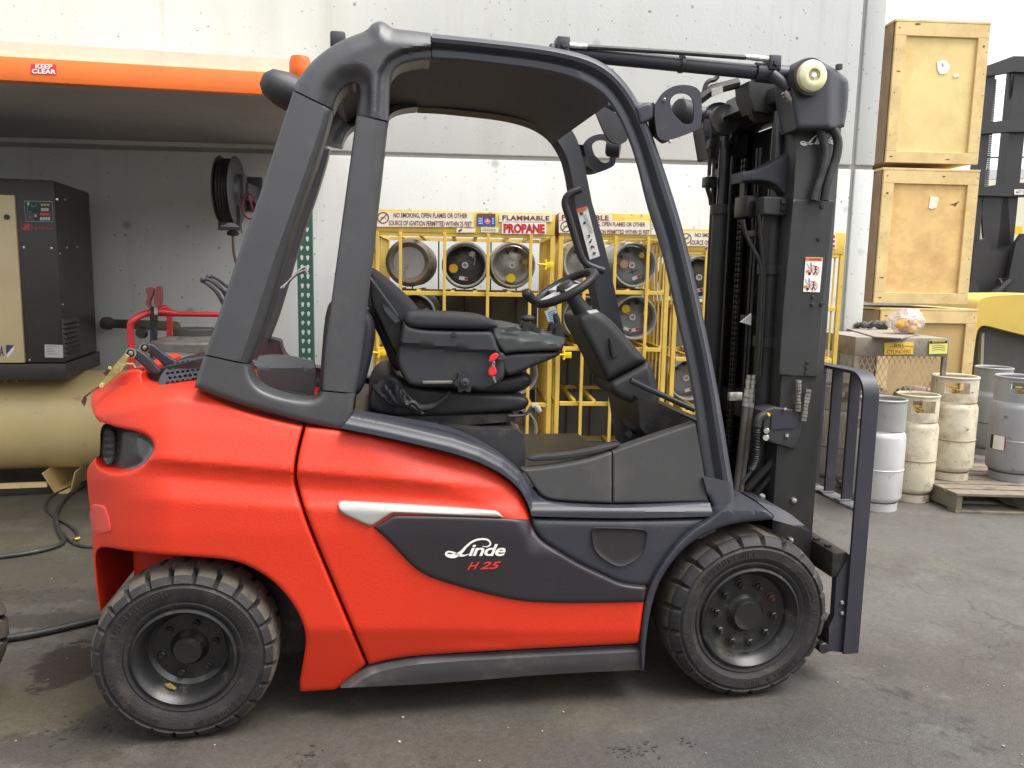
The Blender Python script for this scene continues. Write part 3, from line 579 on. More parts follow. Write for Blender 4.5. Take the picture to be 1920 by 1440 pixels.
# ---------------------------------------------------------------- overhead guard
def gY(v, extra=0.0): return 2.672 + .035 * np.clip((760 - v) / 560, -.1, 1.1)
def frame_sheet(pts, r=9, dep=.02, thick=.075, ramp=None, step=4, lines=()):
    b = MB()
    sheet(b, pts, lambda u, v, d: gY(v) + roll(d, r, dep) + (ramp(u, v) if ramp else 0), thick, step=step, bstep=4, mirror=True, lines=lines, seams=True); return b
def polydist(u, v, P):
    d = np.full(len(u), 1e9)
    for a, b_ in zip(P[:-1], P[1:]):
        a = np.array(a, float); ab = np.array(b_, float) - a; t = np.clip(((u - a[0]) * ab[0] + (v - a[1]) * ab[1]) / (ab @ ab), 0, 1); d = np.minimum(d, np.hypot(u - a[0] - t * ab[0], v - a[1] - t * ab[1]))
    return d
def sst(t): t = np.clip(t, 0, 1); return t * t * (3 - 2 * t)
def capramp(u, v):          # inner door flange and the scooped recess round the rear window
    d1 = polydist(u, v, [(812, 111), (787, 113), (760, 118), (742, 128), (733, 144), (731, 167), (729, 230)]); d2 = polydist(u, v, [(669, 216), (674, 180), (672, 162), (665, 156), (650, 160), (633, 178), (622, 208)])
    d3 = polydist(u, v, [(551, 168), (557, 150), (577, 123), (600, 102), (620, 87), (650, 71), (687, 58), (697, 46), (710, 40), (722, 43), (735, 54), (767, 57), (808, 62)])
    return .03 * sst((28 - d1) / 13) + .042 * sst((40 - d2) / 40) * sst((704 - u) / 16) + .04 * np.clip(1 - d3 / 32, 0, 1) ** 2
cap = frame_sheet([(551, 168, 1), (557, 150), (577, 123), (600, 102), (620, 87), (650, 71), (687, 58), (697, 45), (710, 39), (722, 42), (735, 53), (767, 57), (808, 62, 1), (808, 112, 1), (787, 113), (760, 118), (742, 128), (733, 144), (731, 167), (729, 227, 1), (669, 212, 1), (674, 180), (672, 162), (665, 156), (650, 160), (633, 178), (624, 204, 1)], 7, .014, .12, capramp)
guard = cap.build('overhead_guard', GRD, truck, 40)
CPL = [(550, 171, 1), (623, 207, 1), (615, 240), (600, 290), (583, 340), (560, 400), (533, 490), (510, 570), (490, 632), (474, 670), (467, 682, 1), (383, 664, 1), (387, 655), (410, 593), (448, 473), (483, 377), (510, 293), (533, 223)]
def cramp(u, v):        # broad outer face, then a facet turned towards the opening
    xe = np.interp(v, [170, 207, 240, 340, 490, 632, 682], [600, 608, 600, 566, 512, 466, 448]); return .055 * np.clip((u - xe) / 34, 0, 1.3)
_cp = frame_sheet(CPL, 7, .014, .085, cramp, 6, [[(np.interp(v, [170, 207, 240, 340, 490, 632, 682], [600, 608, 600, 566, 512, 466, 448]) + o, v) for v in range(174, 690, 8)] for o in (0, 34)])
_cp.m.v = [(x - .05, y, z) for x, y, z in _cp.m.v]; _cp.build('rear_pillar', GRD, guard, 30)
def bramp(u, v):
    xe = np.interp(v, [215, 480, 740], [709, 682, 648]); return .03 * np.clip((u - xe + 4) / 18, 0, 1.4)
frame_sheet([(668, 216, 1), (728, 230, 1), (722, 287), (713, 360), (702, 467), (692, 547), (680, 663), (667, 737, 1), (604, 731, 1), (610, 640), (622, 560), (633, 477), (647, 373), (660, 277)], 6, .012, .08, bramp, 5, [[(np.interp(v, [215, 480, 740], [709, 682, 648]) + o, v) for v in range(216, 742, 8)] for o in (-4, 14)]).build('middle_pillar', GRD, guard, 35)
bs = frame_sheet([(364, 726, 1), (373, 696), (382, 667, 1), (466, 685, 1), (470, 708), (484, 727), (512, 740), (550, 749), (583, 752), (599, 744), (603, 734, 1), (666, 740, 1), (661, 775), (656, 806, 1), (645, 806), (634, 806, 1), (567, 792), (500, 772), (443, 757), (403, 741)], 11, .02, .11)
bs.build('guard_base', GRD, guard, 40)
# front: roof rail running down into the front pillar; stepped section (round tube + inner flange)
RO = [(810, 63), (900, 72), (1000, 83), (1050, 91), (1100, 103), (1133, 118), (1160, 140), (1182, 166), (1202, 200), (1227, 263), (1253, 340), (1278, 420), (1301, 513), (1317, 587), (1340, 697), (1357, 797), (1368, 870), (1374, 904)]
RI = [(810, 111), (867, 114), (933, 122), (1000, 130), (1050, 140), (1090, 153), (1117, 168), (1140, 188), (1160, 220), (1177, 257), (1194, 307), (1213, 390), (1230, 437), (1247, 497), (1267, 590), (1287, 673), (1303, 763), (1313, 845), (1320, 893), (1326, 926)]
def arcres(P, n):
    P = np.array(chaikin(P, 2, closed=False)); s = np.concatenate([[0], np.cumsum(np.hypot(*np.diff(P, axis=0).T))]); t = np.linspace(0, s[-1], n)
    return np.stack([np.interp(t, s, P[:, 0]), np.interp(t, s, P[:, 1])], 1)
NR = 64; o_ = arcres(RO, NR); i_ = arcres(RI, NR)
secs = [(0, .075), (0, .03), (.05, .012), (.16, .0), (.32, .004), (.44, .018), (.5, .03), (.56, .034), (.64, .026), (.9, .028), (1.0, .036), (1.0, .09)]
us = np.array([o_ * (1 - t) + i_ * t for t, _ in secs]); ys = np.array([[gY(us[k][j][1]) + secs[k][1] for j in range(NR)] for k in range(len(secs))])
vv = np.vstack([TA(us[k][:, 0], us[k][:, 1], ys[k]) for k in range(len(secs))]); K = len(secs); ff = []
for k in range(K):
    for j in range(NR - 1): ff.append((k * NR + j, ((k + 1) % K) * NR + j, ((k + 1) % K) * NR + j + 1, k * NR + j + 1))
ff += [tuple(k * NR for k in range(K)), tuple(k * NR + NR - 1 for k in reversed(range(K)))]
am = MB(); am.add(vv, ff); mv = mirY(vv); mv[:, 0] -= .045 * np.clip((np.arange(len(mv)) % NR / NR - .35) / .15, 0, 1)
am.m = MB(); am.m.add(mv, [t[::-1] for t in ff]); am.build('front_pillar', RAIL, guard, 45)
ft = frame_sheet([(1319, 896, 1), (1374, 904, 1), (1379, 952), (1372, 963), (1350, 967), (1340, 962), (1328, 930, 1)], 8, .016, .08); ft.build('pillar_foot', RAIL, guard)
# roof skin between the rails
RT = chaikin([(600, 108), (640, 82), (690, 64), (767, 63), (900, 77), (1000, 88), (1050, 97), (1100, 111), (1130, 127), (1150, 148)], 2, closed=False)
RB = chaikin([(636, 150), (655, 128), (700, 108), (770, 100), (900, 106), (1000, 119), (1050, 130), (1090, 145), (1120, 168), (1140, 196)], 2, closed=False)
rm = MB(); A = [T(u, v, float(gY(v)) + .05) for u, v in RT]; B = [T(u, v, float(gY(v)) + .05) for u, v in RB]
loop = A + B[::-1]; rm.prism(loop, (0, 2 * (YC - (float(gY(90)) + .05)), 0)); rm.build('roof', mat('roof_black', (.08, .083, .092), .7, bump=.15, bscale=300, spec=.3), guard, 40)
# roof cross box above windscreen, skylight strips and notices under the roof
zc = T(1090, 150, 2.85)
MB().box(zc[0] - .02, zc[0] + .08, 2.80, 2 * YC - 2.80, zc[2] - .02, zc[2] + .02, bev=.01).build('roof_cross_beam', BLK, guard)
for (a, b, c, d_) in ((832, 170, 869, 186), (871, 172, 906, 190)):
    nm = MB(); decal(nm, [(a, b), (c, b + 2), (c - 1, d_), (a, d_ - 2)], lambda x, y: T(x, y, 3.59)); nm.build('roof_notice', mat('grey_notice', (.3, .3, .29), .5, var=.2, vscale=80), guard, 0)
sk = MB(); decal(sk, [(955, 176), (1032, 180), (1038, 183), (1020, 187), (1000, 183)], lambda x, y: T(x, y, 3.59)); sk.build('roof_notice', MATS['grey_notice'], guard, 0)
# visor hanging at the far side of the roof
vm_ = MB(); vm_.prism([T(x, y, 3.42) for x, y in chaikin([(1110, 190, 1), (1165, 215), (1178, 250), (1176, 266), (1160, 271), (1146, 266), (1136, 255)], 2)], (0, .02, 0)); vm_.build('sun_visor', BLK, guard)
# grab handle, decal on far front pillar
YFAR = 2 * YC - 2.69
hb = MB(); hb.tube(Tpath([(1088, 355), (1070, 362), (1060, 372), (1059, 385), (1066, 405), (1078, 445), (1088, 478), (1096, 493), (1108, 500), (1132, 508)], YFAR - .13), .017, 10); hb.build('grab_handle', BLK, guard)
st = MB(); sq = [(1081, 392), (1101, 386), (1125, 480), (1106, 487)]; decal(st, sq, lambda x, y: T(x, y, YFAR - .11)); std = st.build('pillar_notice', WHITE, guard, 0)
ot = MB(); decal(ot, [(1081, 392), (1101, 386), (1102.5, 391), (1082, 397)], lambda x, y: T(x, y, YFAR - .114)); ot.build('notice_header', ORANGEINK, std, 0)
pr = MB()
for (x, y, s_) in ((1090, 400, 8), (1096, 418, 5), (1104, 443, 6), (1107, 452, 7), (1111, 463, 8), (1114, 475, 7)):
    for k in range(4): a = rnd.random() * 6; ribbon(pr, [(x + math.cos(a) * s_ * .5, y + math.sin(a) * s_ * .5), (x + rnd.uniform(-2, 2), y + rnd.uniform(-2, 2)), (x - math.cos(a + .6) * s_ * .5, y - math.sin(a) * s_ * .5)], 1.3, lambda a_, b_: T(a_, b_, YFAR - .1145))
for k in range(16): x = 1087 + k * .9; ribbon(pr, [(x + 5, 404 + k * 2.2), (x + 12, 402 + k * 2.2)], .7, lambda a_, b_: T(a_, b_, YFAR - .1145))
pr.build('notice_pictograms', BLACKINK, std, 0)
# beacon, rear lamp, aerial on top
bl = MB(); p = T(563, 135, 3.35); bl.lathe([(.0, .06), (.035, .055), (.042, .03), (.042, -.03), (.03, -.05), (.0, -.05)], p, (0, 0, 1), 20); bl.build('beacon', mat('orange_lens', (.85, .13, .01), .25), truck)
rl = MB(); p = T(528, 166, 2.95); rl.lathe([(0, -.062), (.05, -.06), (.062, -.045), (.06, .0), (.045, .05), (.02, .07), (0, .072)], p, (-.85, -.3, .35), 24)
rl.tube([p + np.array([.02, 0, -.02]), p + np.array([.05, .02, -.06]), p + np.array([.1, .02, -.07])], .014, 8); rl.build('rear_work_lamp', BLK, truck)
MB().box(*(lambda a, b: (a[0], b[0], 2.98, 3.06, b[2], a[2]))(T(619, 59, 3.0), T(648, 92, 3.0)), bev=.008).build('aerial_housing', BLK, truck)

# ---------------------------------------------------------------- rear: bottle bracket, strap, hooks
bp_ = MB(); BY = 2.93
def bracket_Y(u, v, d): return BY + .0 * u + .10 * np.clip((715 - v) / 40, -.3, 1.2)
hol = []
BR = [(296, 722), (300, 705), (312, 690), (328, 678), (350, 672), (385, 668, 1), (378, 702, 1), (360, 712), (330, 716), (303, 726, 1)]
v_, f_, d_ = surf2d(BR, 2.2, 3, 2, 0); cen = v_[f_].mean(1); hole = np.zeros(len(f_), bool)
for r_ in range(5):
    for c_ in range(9):
        hx = 314 + c_ * 9.5 + (r_ % 2) * 4.5; hy = 681 + r_ * 8.6 - (hx - 330) * .12; hole |= ((cen[:, 0] - hx) / 3.4) ** 2 + ((cen[:, 1] - hy) / 2.5) ** 2 < 1
f_ = f_[~hole]; P_ = TA(v_[:, 0], v_[:, 1], bracket_Y(v_[:, 0], v_[:, 1], 0)); n_ = len(P_)
bp_.add(np.vstack([P_, P_ + np.array([0, .004, -.002])]), [tuple(t) for t in f_] + [tuple(int(i) + n_ for i in t[::-1]) for t in f_] + [(b, a, a + n_, b + n_) for a, b in bedges(f_)])
tb = MB(); tb.prism([T(x, y, 2.99) for x, y in ((264, 706), (270, 722), (283, 731), (333, 729), (374, 727), (385, 672), (330, 684), (296, 692))], (0, .42, 0)); tb.build('bottle_tray', GREASE, truck)
brk = bp_.build('bottle_bracket', BLU, truck, 40)
for dy, pts in ((0, [(237, 661), (243, 655), (255, 653), (266, 660), (282, 672), (296, 690), (303, 697), (297, 704), (284, 700), (266, 684), (250, 670), (240, 668)]), (.12, [(263, 651), (268, 645), (280, 643), (292, 649), (306, 662), (325, 674), (338, 679), (330, 688), (312, 692), (300, 678), (284, 664), (268, 658)])):
    b = MB(); sheet(b, pts, lambda u, v, d: BY + .03 + dy + roll(d, 3, .006), .015, step=5, bstep=3); c = b.build('bracket_arm', BLU, brk)
    b = MB(); ex, ey = pts[0][0] + 9, pts[0][1] + 1; b.lathe([(.019, 0), (.019, -.006), (.013, -.006), (.012, .0)], T(ex, ey, BY + .028 + dy), (0, 1, 0), 20); b.lathe([(.008, -.004), (.0, -.006)], T(ex, ey, BY + .026 + dy), (0, 1, 0), 12); b.build('bracket_eye', STEEL, c)
b = MB(); sheet(b, [(186, 723, 1), (193, 727, 1), (226, 697, 1), (240, 669, 1), (233, 664, 1), (214, 685, 1)], lambda u, v, d: BY - .02, .02, step=6, bstep=5, it=1)
b.tube([T(x, y, BY - .03) for x, y in ((226, 697), (232, 686), (238, 682), (250, 683), (254, 690))], .004, 6)
b.cyl(T(190, 723, BY - .03), T(190, 723, BY), .008, 12); b.cyl(T(206, 690, BY - .03), T(206, 690, BY), .006, 12); sc_ = b.build('strap_clasp', GOLD, truck)
b = MB(); b.tube([T(186, 725, BY - .02), T(176, 731, BY - .03), T(168, 737, BY - .05), T(158, 745, BY - .05)], .0035, 6); b.prism([T(x, y, BY - .05) for x, y in ((158, 742), (163, 749), (158, 762), (152, 753))], (0, .004, 0))
b.prism([T(x, y, BY) for x, y in ((193, 699), (215, 684), (218, 690), (199, 706))], (0, .01, 0)); b.prism([T(x, y, BY) for x, y in ((250, 690), (268, 692), (267, 697), (254, 698))], (0, .02, 0)); b.build('strap_tag', mat('dark_red_rubber', (.09, .02, .02), .6), sc_)
b = MB()
for dx, dy, yy in ((0, 0, 3.1), (10, -5, 3.16)):
    b.tube(Tpath([(381 + dx, 527 + dy), (392 + dx, 534 + dy), (405 + dx, 546 + dy), (414 + dx, 560 + dy), (424 + dx, 580 + dy)], yy), .007, 8)
    b.tube(Tpath([(384 + dx, 522 + dy), (397 + dx, 527 + dy), (412 + dx, 540 + dy), (430 + dx, 552 + dy)], yy + .02), .006, 8); b.sphere(T(381 + dx, 525 + dy, yy), .012, 6)
b.build('retaining_hook', STEEL and BLU, truck)
b = MB()
for o in (0, 6): b.tube(Tpath([(526 + o, 541), (540, 530 - o * .3), (556, 512 + o * .3), (566, 503 + o), (573, 500 + o), (577, 508 + o)], 3.25), .005, 8)
b.build('retaining_hook', ZINC, truck)
# dark plate behind the rear window opening
b = MB(); sheet(b, [(480, 702), (484, 668, 1), (520, 664), (586, 677, 1), (593, 688), (588, 742, 1), (540, 741), (500, 736)], lambda u, v, d: 2.98 + .0000 * u + .05 * np.clip((690 - v) / 25, 0, 1), .03, step=7); b.build('rear_shelf', mat('satin_grey_plate', (.09, .09, .095), .42, bump=.1), truck)
b = MB(); b.tube([T(x, y, 2.98) for x, y in ((520, 732), (536, 734), (575, 741))], .009, 8); b.build('rear_handle', BLU, truck)

# ---------------------------------------------------------------- cab interior
x0 = T(664, 790, 2.75)[0]; x1 = T(975, 790, 2.75)[0]; zt = T(800, 795, 2.85)[2]
hd = MB(); hd.prism([np.array((p[0], 2.785, p[2])) for p in [T(664, 776, 2.785), T(733, 789, 2.785), T(833, 800, 2.785), T(905, 806, 2.785), T(968, 805, 2.785), T(982, 815, 2.785), T(986, 846, 2.785), T(983, 880, 2.785), T(975, 905, 2.785), T(800, 905, 2.785), T(664, 850, 2.785)]], (0, 2 * (YC - 2.785), 0)); hd.build('engine_hood', mat('dusty_hood', (.034, .034, .038), .36, bump=.15, bscale=200, dirt=(.13, .12, .09), dscale=6, dlo=.5, dhi=.75), truck, 30)
zf = T(1070, 957, 2.75)[2]
MB().box(T(975, 850, 2.75)[0], T(1345, 850, 2.75)[0], 2.72, 2 * YC - 2.72, zf - .12, zf, bev=.01).build('cab_floor', MATM, truck)
b = MB(); sheet(b, [(990, 856), (1060, 851), (1110, 843), (1165, 829), (1160, 838), (1110, 853), (1060, 861), (990, 866)], lambda u, v, d: 2.715 + roll(d, 2, .004), .03, step=5, bstep=4); b.build('floor_edge_trim', BLK, truck)
# toe board / front bulkhead
b = MB(); b.prism([T(x, y, 2.85) for x, y in ((1196, 745), (1235, 760), (1300, 790), (1325, 930), (1290, 940), (1225, 830), (1200, 800))], (0, .3, 0)); b.build('pedal_box', GREASE, truck)
xt = T(1330, 850, 2.75)[0]; MB().box(xt, xt + .04, 2.75, 2 * YC - 2.75, zf, T(1330, 800, 2.75)[2], bev=.008).build('toe_board', GREASE, truck)
b = MB()
for o in (0, .12): b.tube([T(1180, 752, 3.0 + o), T(1205, 830, 3.0 + o)], .012, 8); b.prism([T(x, y, 2.96 + o) for x, y in ((1186, 812), (1216, 830), (1212, 840), (1182, 822))], (0, .07, 0))
b.build('pedal', BLK, truck)
# seat
YS = 2.90
bk = MB(); sheet(bk, [(687, 499), (700, 502), (714, 511), (750, 541), (776, 566), (789, 586), (778, 640), (752, 700), (735, 690), (716, 640), (700, 610), (689, 585)], lambda u, v, d: YS + roll(d, 16, .05), .52, step=7); seat = bk.build('seat', SEATF, truck, 45)
sd_ = MB(); sheet(sd_, [(690, 512), (700, 522), (722, 553), (740, 577), (755, 600), (758, 640), (747, 668), (735, 655), (722, 625), (706, 590), (692, 565)], lambda u, v, d: YS - .035 + roll(d, 5, .012), .04, step=6); sd_.build('backrest_shell', mat('glossy_black', (.012, .012, .013), .28), seat)
wn = MB(); sheet(wn, [(717, 571, 1), (731, 579, 1), (750, 602, 1), (741, 606, 1), (722, 584, 1)], lambda u, v, d: YS - .045, .02, step=5, bstep=4, it=1); wn.build('seat_plate', mat('dim_glass', (.05, .06, .06), .2), seat)
cu_ = MB(); sheet(cu_, [(880, 715), (951, 704), (982, 696), (995, 703), (999, 714), (990, 727), (972, 735), (930, 739), (885, 737), (820, 730), (800, 712)], lambda u, v, d: YS - .03 + roll(d, 12, .05), .55, step=7); cu_.build('seat_cushion', SEATM, seat, 50)
fr_ = MB(); sheet(fr_, [(742, 704), (770, 724), (909, 737), (972, 739), (988, 744), (993, 755), (985, 766), (972, 771), (867, 779), (797, 785), (722, 780), (692, 769), (690, 745), (702, 716), (722, 703)], lambda u, v, d: YS - .03 + roll(d, 10, .03) + .012 * np.sin(u * .09) * (u < 770), .5, step=7); fr_.build('seat_suspension', SEATM, seat, 45)
b = MB(); sheet(b, [(700, 782, 1), (966, 778, 1), (966, 790, 1), (835, 800, 1), (720, 792, 1)], YS - .05, .55, step=12); b.build('seat_rail', GREASE, seat)
b = MB()
for k in range(9): b.tube(Tpath([(700 + k * 7, 722 + (k % 3) * 9), (712 + k * 6, 738 + k * 3), (728 + k * 6, 750 + (k % 2) * 8), (752 + k * 5, 752 + k * 3)], YS - .05 - .004 * k), .009, 6)
b.build('seat_bellows_fold', SEATM, seat, 50)
b = MB(); b.tube(Tpath([(953, 780), (978, 780), (988, 776), (994, 766), (999, 761)], YS - .06), .006, 8); sl_ = b.build('seat_lever', BLU, seat)
b = MB(); b.tube(Tpath([(997, 762), (1004, 758), (1010, 764), (1012, 771)], YS - .06), [.006] + [.011] * 8 + [.011] * 30, 8) if False else b.tube([T(x, y, YS - .06) for x, y in ((997, 762), (1003, 760), (1008, 765), (1012, 772))], [.007, .011, .012, .009], 8); b.build('lever_grip', mat('grey_grip', (.35, .35, .34), .5), sl_)
# seat side of the pillar padding
b = MB(); sheet(b, [(684, 577), (697, 590), (704, 612), (702, 648), (691, 698), (676, 740), (655, 742), (655, 640), (668, 590)], lambda u, v, d: 2.82 + roll(d, 14, .05), .12, step=7); b.build('pillar_padding', SEATM, truck, 50)
b = MB(); sheet(b, [(616, 568), (623, 566), (622, 640), (606, 735), (599, 735), (601, 690), (608, 600)], lambda u, v, d: 2.70 + roll(d, 8, .03), .2, step=6, bstep=4); b.build('pillar_padding', SEATM, truck, 50)
# armrest console
YA = 2.80
co = MB(); sheet(co, [(757, 604, 1), (776, 617), (850, 620), (921, 620, 1), (928, 632), (932, 648), (944, 672), (948, 706), (930, 722), (905, 735), (880, 727), (848, 726), (772, 726), (757, 711), (742, 677), (749, 640)], lambda u, v, d: YA + roll(d, 7, .02) - .018 * np.clip((648 - v + (u - 750) * .09) / 5, 0, 1), .2, step=6); con = co.build('armrest_console', SEATM and BLK, truck, 35)
pa = MB(); sheet(pa, [(758, 603), (761, 592), (768, 585), (797, 586), (867, 589), (910, 593), (926, 600), (934, 609), (931, 615), (920, 618), (847, 617), (776, 615), (762, 610)], lambda u, v, d: YA - .025 + roll(d, 9, .03), .22, step=6, bstep=4); pa.build('armrest_pad', SEATF, con, 50)
le = MB(); sheet(le, [(922, 618, 1), (933, 610), (951, 607), (980, 613), (1013, 621), (1045, 626), (1058, 631), (1061, 637), (1054, 657, 1), (958, 660), (946, 665), (931, 646)], lambda u, v, d: YA + .0 + roll(d, 5, .02) + .06 * np.clip((634 - v + (u - 950) * .1) / 14, 0, 1), .26, step=5, bstep=4); lv = le.build('lever_console', mat('grey_green_plastic', (.04, .045, .046), .5, bump=.3, bscale=450), con, 35)
lw = MB(); sheet(lw, [(932, 649), (946, 667), (958, 662), (1054, 659, 1), (1049, 665), (1040, 671), (992, 690), (951, 708), (940, 690)], lambda u, v, d: YA + .012 + roll(d, 6, .02), .22, step=6); lw.build('console_underside', BLK, con, 35)
b = MB(); sheet(b, [(943, 615, 1), (967, 612, 1), (977, 620, 1), (950, 623, 1)], YA + .02, .01, step=5, it=1); b.build('armrest_switch', BLK, lv)
b = MB(); b.cyl(T(851, 627, YA - .024), T(851, 627, YA + .01), .009, 14); b.build('screw_cover', SEATM, con)
b = MB(); p = T(871, 718, YA - .06); pts = [(p[0] + math.cos(a) * (.032 + .005 * math.cos(6 * a)), p[1], p[2] + math.sin(a) * (.032 + .005 * math.cos(6 * a))) for a in np.linspace(0, 2 * math.pi, 48, endpoint=False)]
b.prism(pts, (0, .045, 0)); b.lathe([(.017, -.0), (.017, -.008), (.01, -.012), (.004, -.012), (.0, -.006)], p, (0, 1, 0), 20); b.build('adjuster_knob', SEATM, con, 40)
b = MB(); b.box(T(792, 715, YA - .012)[0], T(852, 715, YA - .012)[0], YA - .018, YA - .004, T(800, 719, YA)[2], T(800, 713, YA)[2], bev=.003); b.build('slider_strip', mat('grey_metal_strip', (.22, .21, .2), .4, .5), con)
b = MB(); b.cyl(T(939, 669, YA - .03), T(939, 669, YA + .02), .014, 16); ig = b.build('ignition_lock', BLK, con)
for nm, pts, yy in (('key', [(916, 676), (920, 666), (930, 661), (935, 664), (934, 671), (926, 677), (918, 680)], YA - .035), ('key', [(915, 695), (921, 686), (926, 684), (932, 695), (930, 703), (921, 706), (916, 703)], YA - .033)):
    b = MB(); sheet(b, pts, lambda u, v, d: yy + roll(d, 2, .003), .008, step=3, bstep=2); k_ = b.build(nm, KEYRED, con, 40)
    b = MB()
    if yy > YA - .034: b.prism([T(x, y, yy + .003) for x, y in ((923, 706), (928, 705), (931, 717), (928, 718))], (0, .002, 0))
    else: b.tube([T(925, 678, yy), T(923, 683, yy), T(926, 688, yy), T(928, 682, yy), T(926, 677, yy)], .0015, 6)
    b.build('key_blade', STEEL, k_)
for k in range(5):
    b = MB(); cx, cy = 988 + k * 8.5, 604 + k * 5.2
    if k > 2: cx, cy = 1040 + (k - 3) * 9, 606 + (k - 3) * 8
    for i in range(5):
        y0 = cy + i * 3.4; b.prism([T(x, y, YA + .06 + .02 * (k % 2)) for x, y in ((cx - 8 - i * 1.4, y0 + 1.5), (cx - 4, y0 - 1.4), (cx + 10, y0 + 1), (cx + 8, y0 + 3.2), (cx - 5, y0 + 2.6))], (0, .05, 0))
    b.build('control_lever', mat('lever_rubber', (.02, .02, .018), .6), lv)
b = MB(); b.sphere(T(990, 597, YA + .08), .016, 8, (1.7, 1.1, .8)); b.build('control_lever', MATS['lever_rubber'], lv); b = MB(); b.tube([T(1048, 614, YA + .12), T(1044, 600, YA + .12), T(1041, 588, YA + .12)], [.01, .013, .009], 10); b.build('control_lever', MATS['lever_rubber'], lv)
b = MB(); decal(b, [(1021, 584), (1042, 574), (1047, 606), (1032, 612)], lambda x, y: T(x, y, YA + .2)); tg = b.build('hanging_card', mat('pale_card', (.6, .72, .76), .5), con, 0)
b = MB()
for k in range(6): ribbon(b, [(1027 + k * .9, 587 + k * 3.4), (1040 + k * .9, 582 + k * 3.4)], 1.2, lambda x, y: T(x, y, YA + .197))
b.build('card_print', BLUEINK, tg, 0)
cc = [np.asarray(q) for q in Tpath([(753, 729), (760, 738), (772, 750), (784, 764), (796, 766), (812, 762), (828, 752), (841, 738)], YS - .08)]
b = MB(); b.tube(cc, .005, 6); b.build('cable', HOSE, seat)
half_ = cc[len(cc) // 2 - 2:]; cur = resample([(i, 0) for i in range(len(half_))], .1, False); ch = []
for i in range(240):
    t = i / 239 * (len(half_) - 1); k = min(int(t), len(half_) - 2); p = half_[k] * (1 - t + k) + half_[k + 1] * (t - k); a = i / 239 * 2 * math.pi * 26; ch.append(p + np.array([math.cos(a) * .004, math.sin(a) * .012, math.cos(a) * .011]))
b = MB(); b.tube(ch, .003, 5); b.build('coiled_cable', HOSE, seat)
# steering column, wheel
YW = 3.02
b = MB(); sheet(b, [(1081, 595), (1090, 588), (1104, 582), (1120, 582), (1143, 597), (1173, 630), (1213, 676, 1), (1144, 713, 1), (1137, 716), (1122, 682), (1100, 640), (1085, 615)], lambda u, v, d: YW - .10 + roll(d, 14, .05), .22, step=6); scn = b.build('steering_column', mat('column_plastic', (.04, .04, .042), .55, bump=.2, bscale=400), truck, 45)
b = MB(); sheet(b, [(1144, 715, 1), (1213, 679, 1), (1223, 688), (1233, 724), (1237, 762), (1218, 771), (1167, 751), (1142, 733)], lambda u, v, d: YW - .115 + roll(d, 12, .05), .25, step=6); b.build('column_cover', MATS['column_plastic'], scn, 45)
b = MB(); sheet(b, [(1142, 634), (1148, 636), (1153, 655), (1158, 665), (1154, 673), (1146, 670)], lambda u, v, d: YW - .125 + roll(d, 3, .006), .02, step=4, bstep=3); b.cyl(T(1152, 667, YW - .135), T(1152, 667, YW - .11), .008, 12); b.build('column_clamp_lever', SEATM, scn)
b = MB(); b.tube(Tpath([(1182, 713), (1205, 724), (1250, 745), (1302, 768)], YW - .16), .011, 10); b.build('brake_rod', BLU, truck)
b = MB(); b.tube([T(1112, 610, YW), T(1092, 585, YW), T(1077, 562, YW), T(1066, 545, YW)], [.04, .036, .03, .026], 14); b.build('column_shaft', BLK, scn, 60)
b = MB(); decal(b, [(1100, 583), (1118, 580), (1124, 585), (1106, 588)], lambda x, y: T(x, y, YW - .11)); b.build('column_notice', WHITE, scn, 0)
hub = np.array(T(1061, 540, YW)); nrm = Vector((-.50, -.10, .86)).normalized(); e1 = Vector((.86, 0, .5)); e1 = (e1 - nrm * e1.dot(nrm)).normalized(); e2 = nrm.cross(e1); RW = .122
b = MB(); b.tube([Vector(hub) + (e1 * math.cos(a) + e2 * math.sin(a)) * RW for a in np.linspace(0, 2 * math.pi, 44, endpoint=False)], .0165, 10, closed=True); sw = b.build('steering_wheel', SEATM, truck, 60)
b = MB()
for a in (math.radians(100), math.radians(-80), math.radians(180)): b.prism([Vector(hub) + e1 * (math.cos(a + da) * r) + e2 * (math.sin(a + da) * r) + nrm * .004 for da, r in ((-.7, .035), (-.26, RW), (.26, RW), (.7, .035))], nrm * -.012)
b.build('wheel_spoke', mat('pale_spoke', (.62, .62, .62), .4), sw)
b = MB(); b.lathe([(.0, .022), (.03, .02), (.042, .0), (.03, -.03)], hub, nrm, 20); b.build('wheel_hub', SEATM, sw, 60)
kp = Vector(hub) + e1 * (-math.cos(.1) * RW) + e2 * (math.sin(.1) * RW); b = MB(); b.tube([kp, kp + nrm * .022 - e1 * .012, kp + nrm * .045 - e1 * .018], [.014, .017, .021], 12); b.sphere(kp + nrm * .052 - e1 * .02, .0215, 8); b.build('spinner_knob', SEATM, sw, 60)
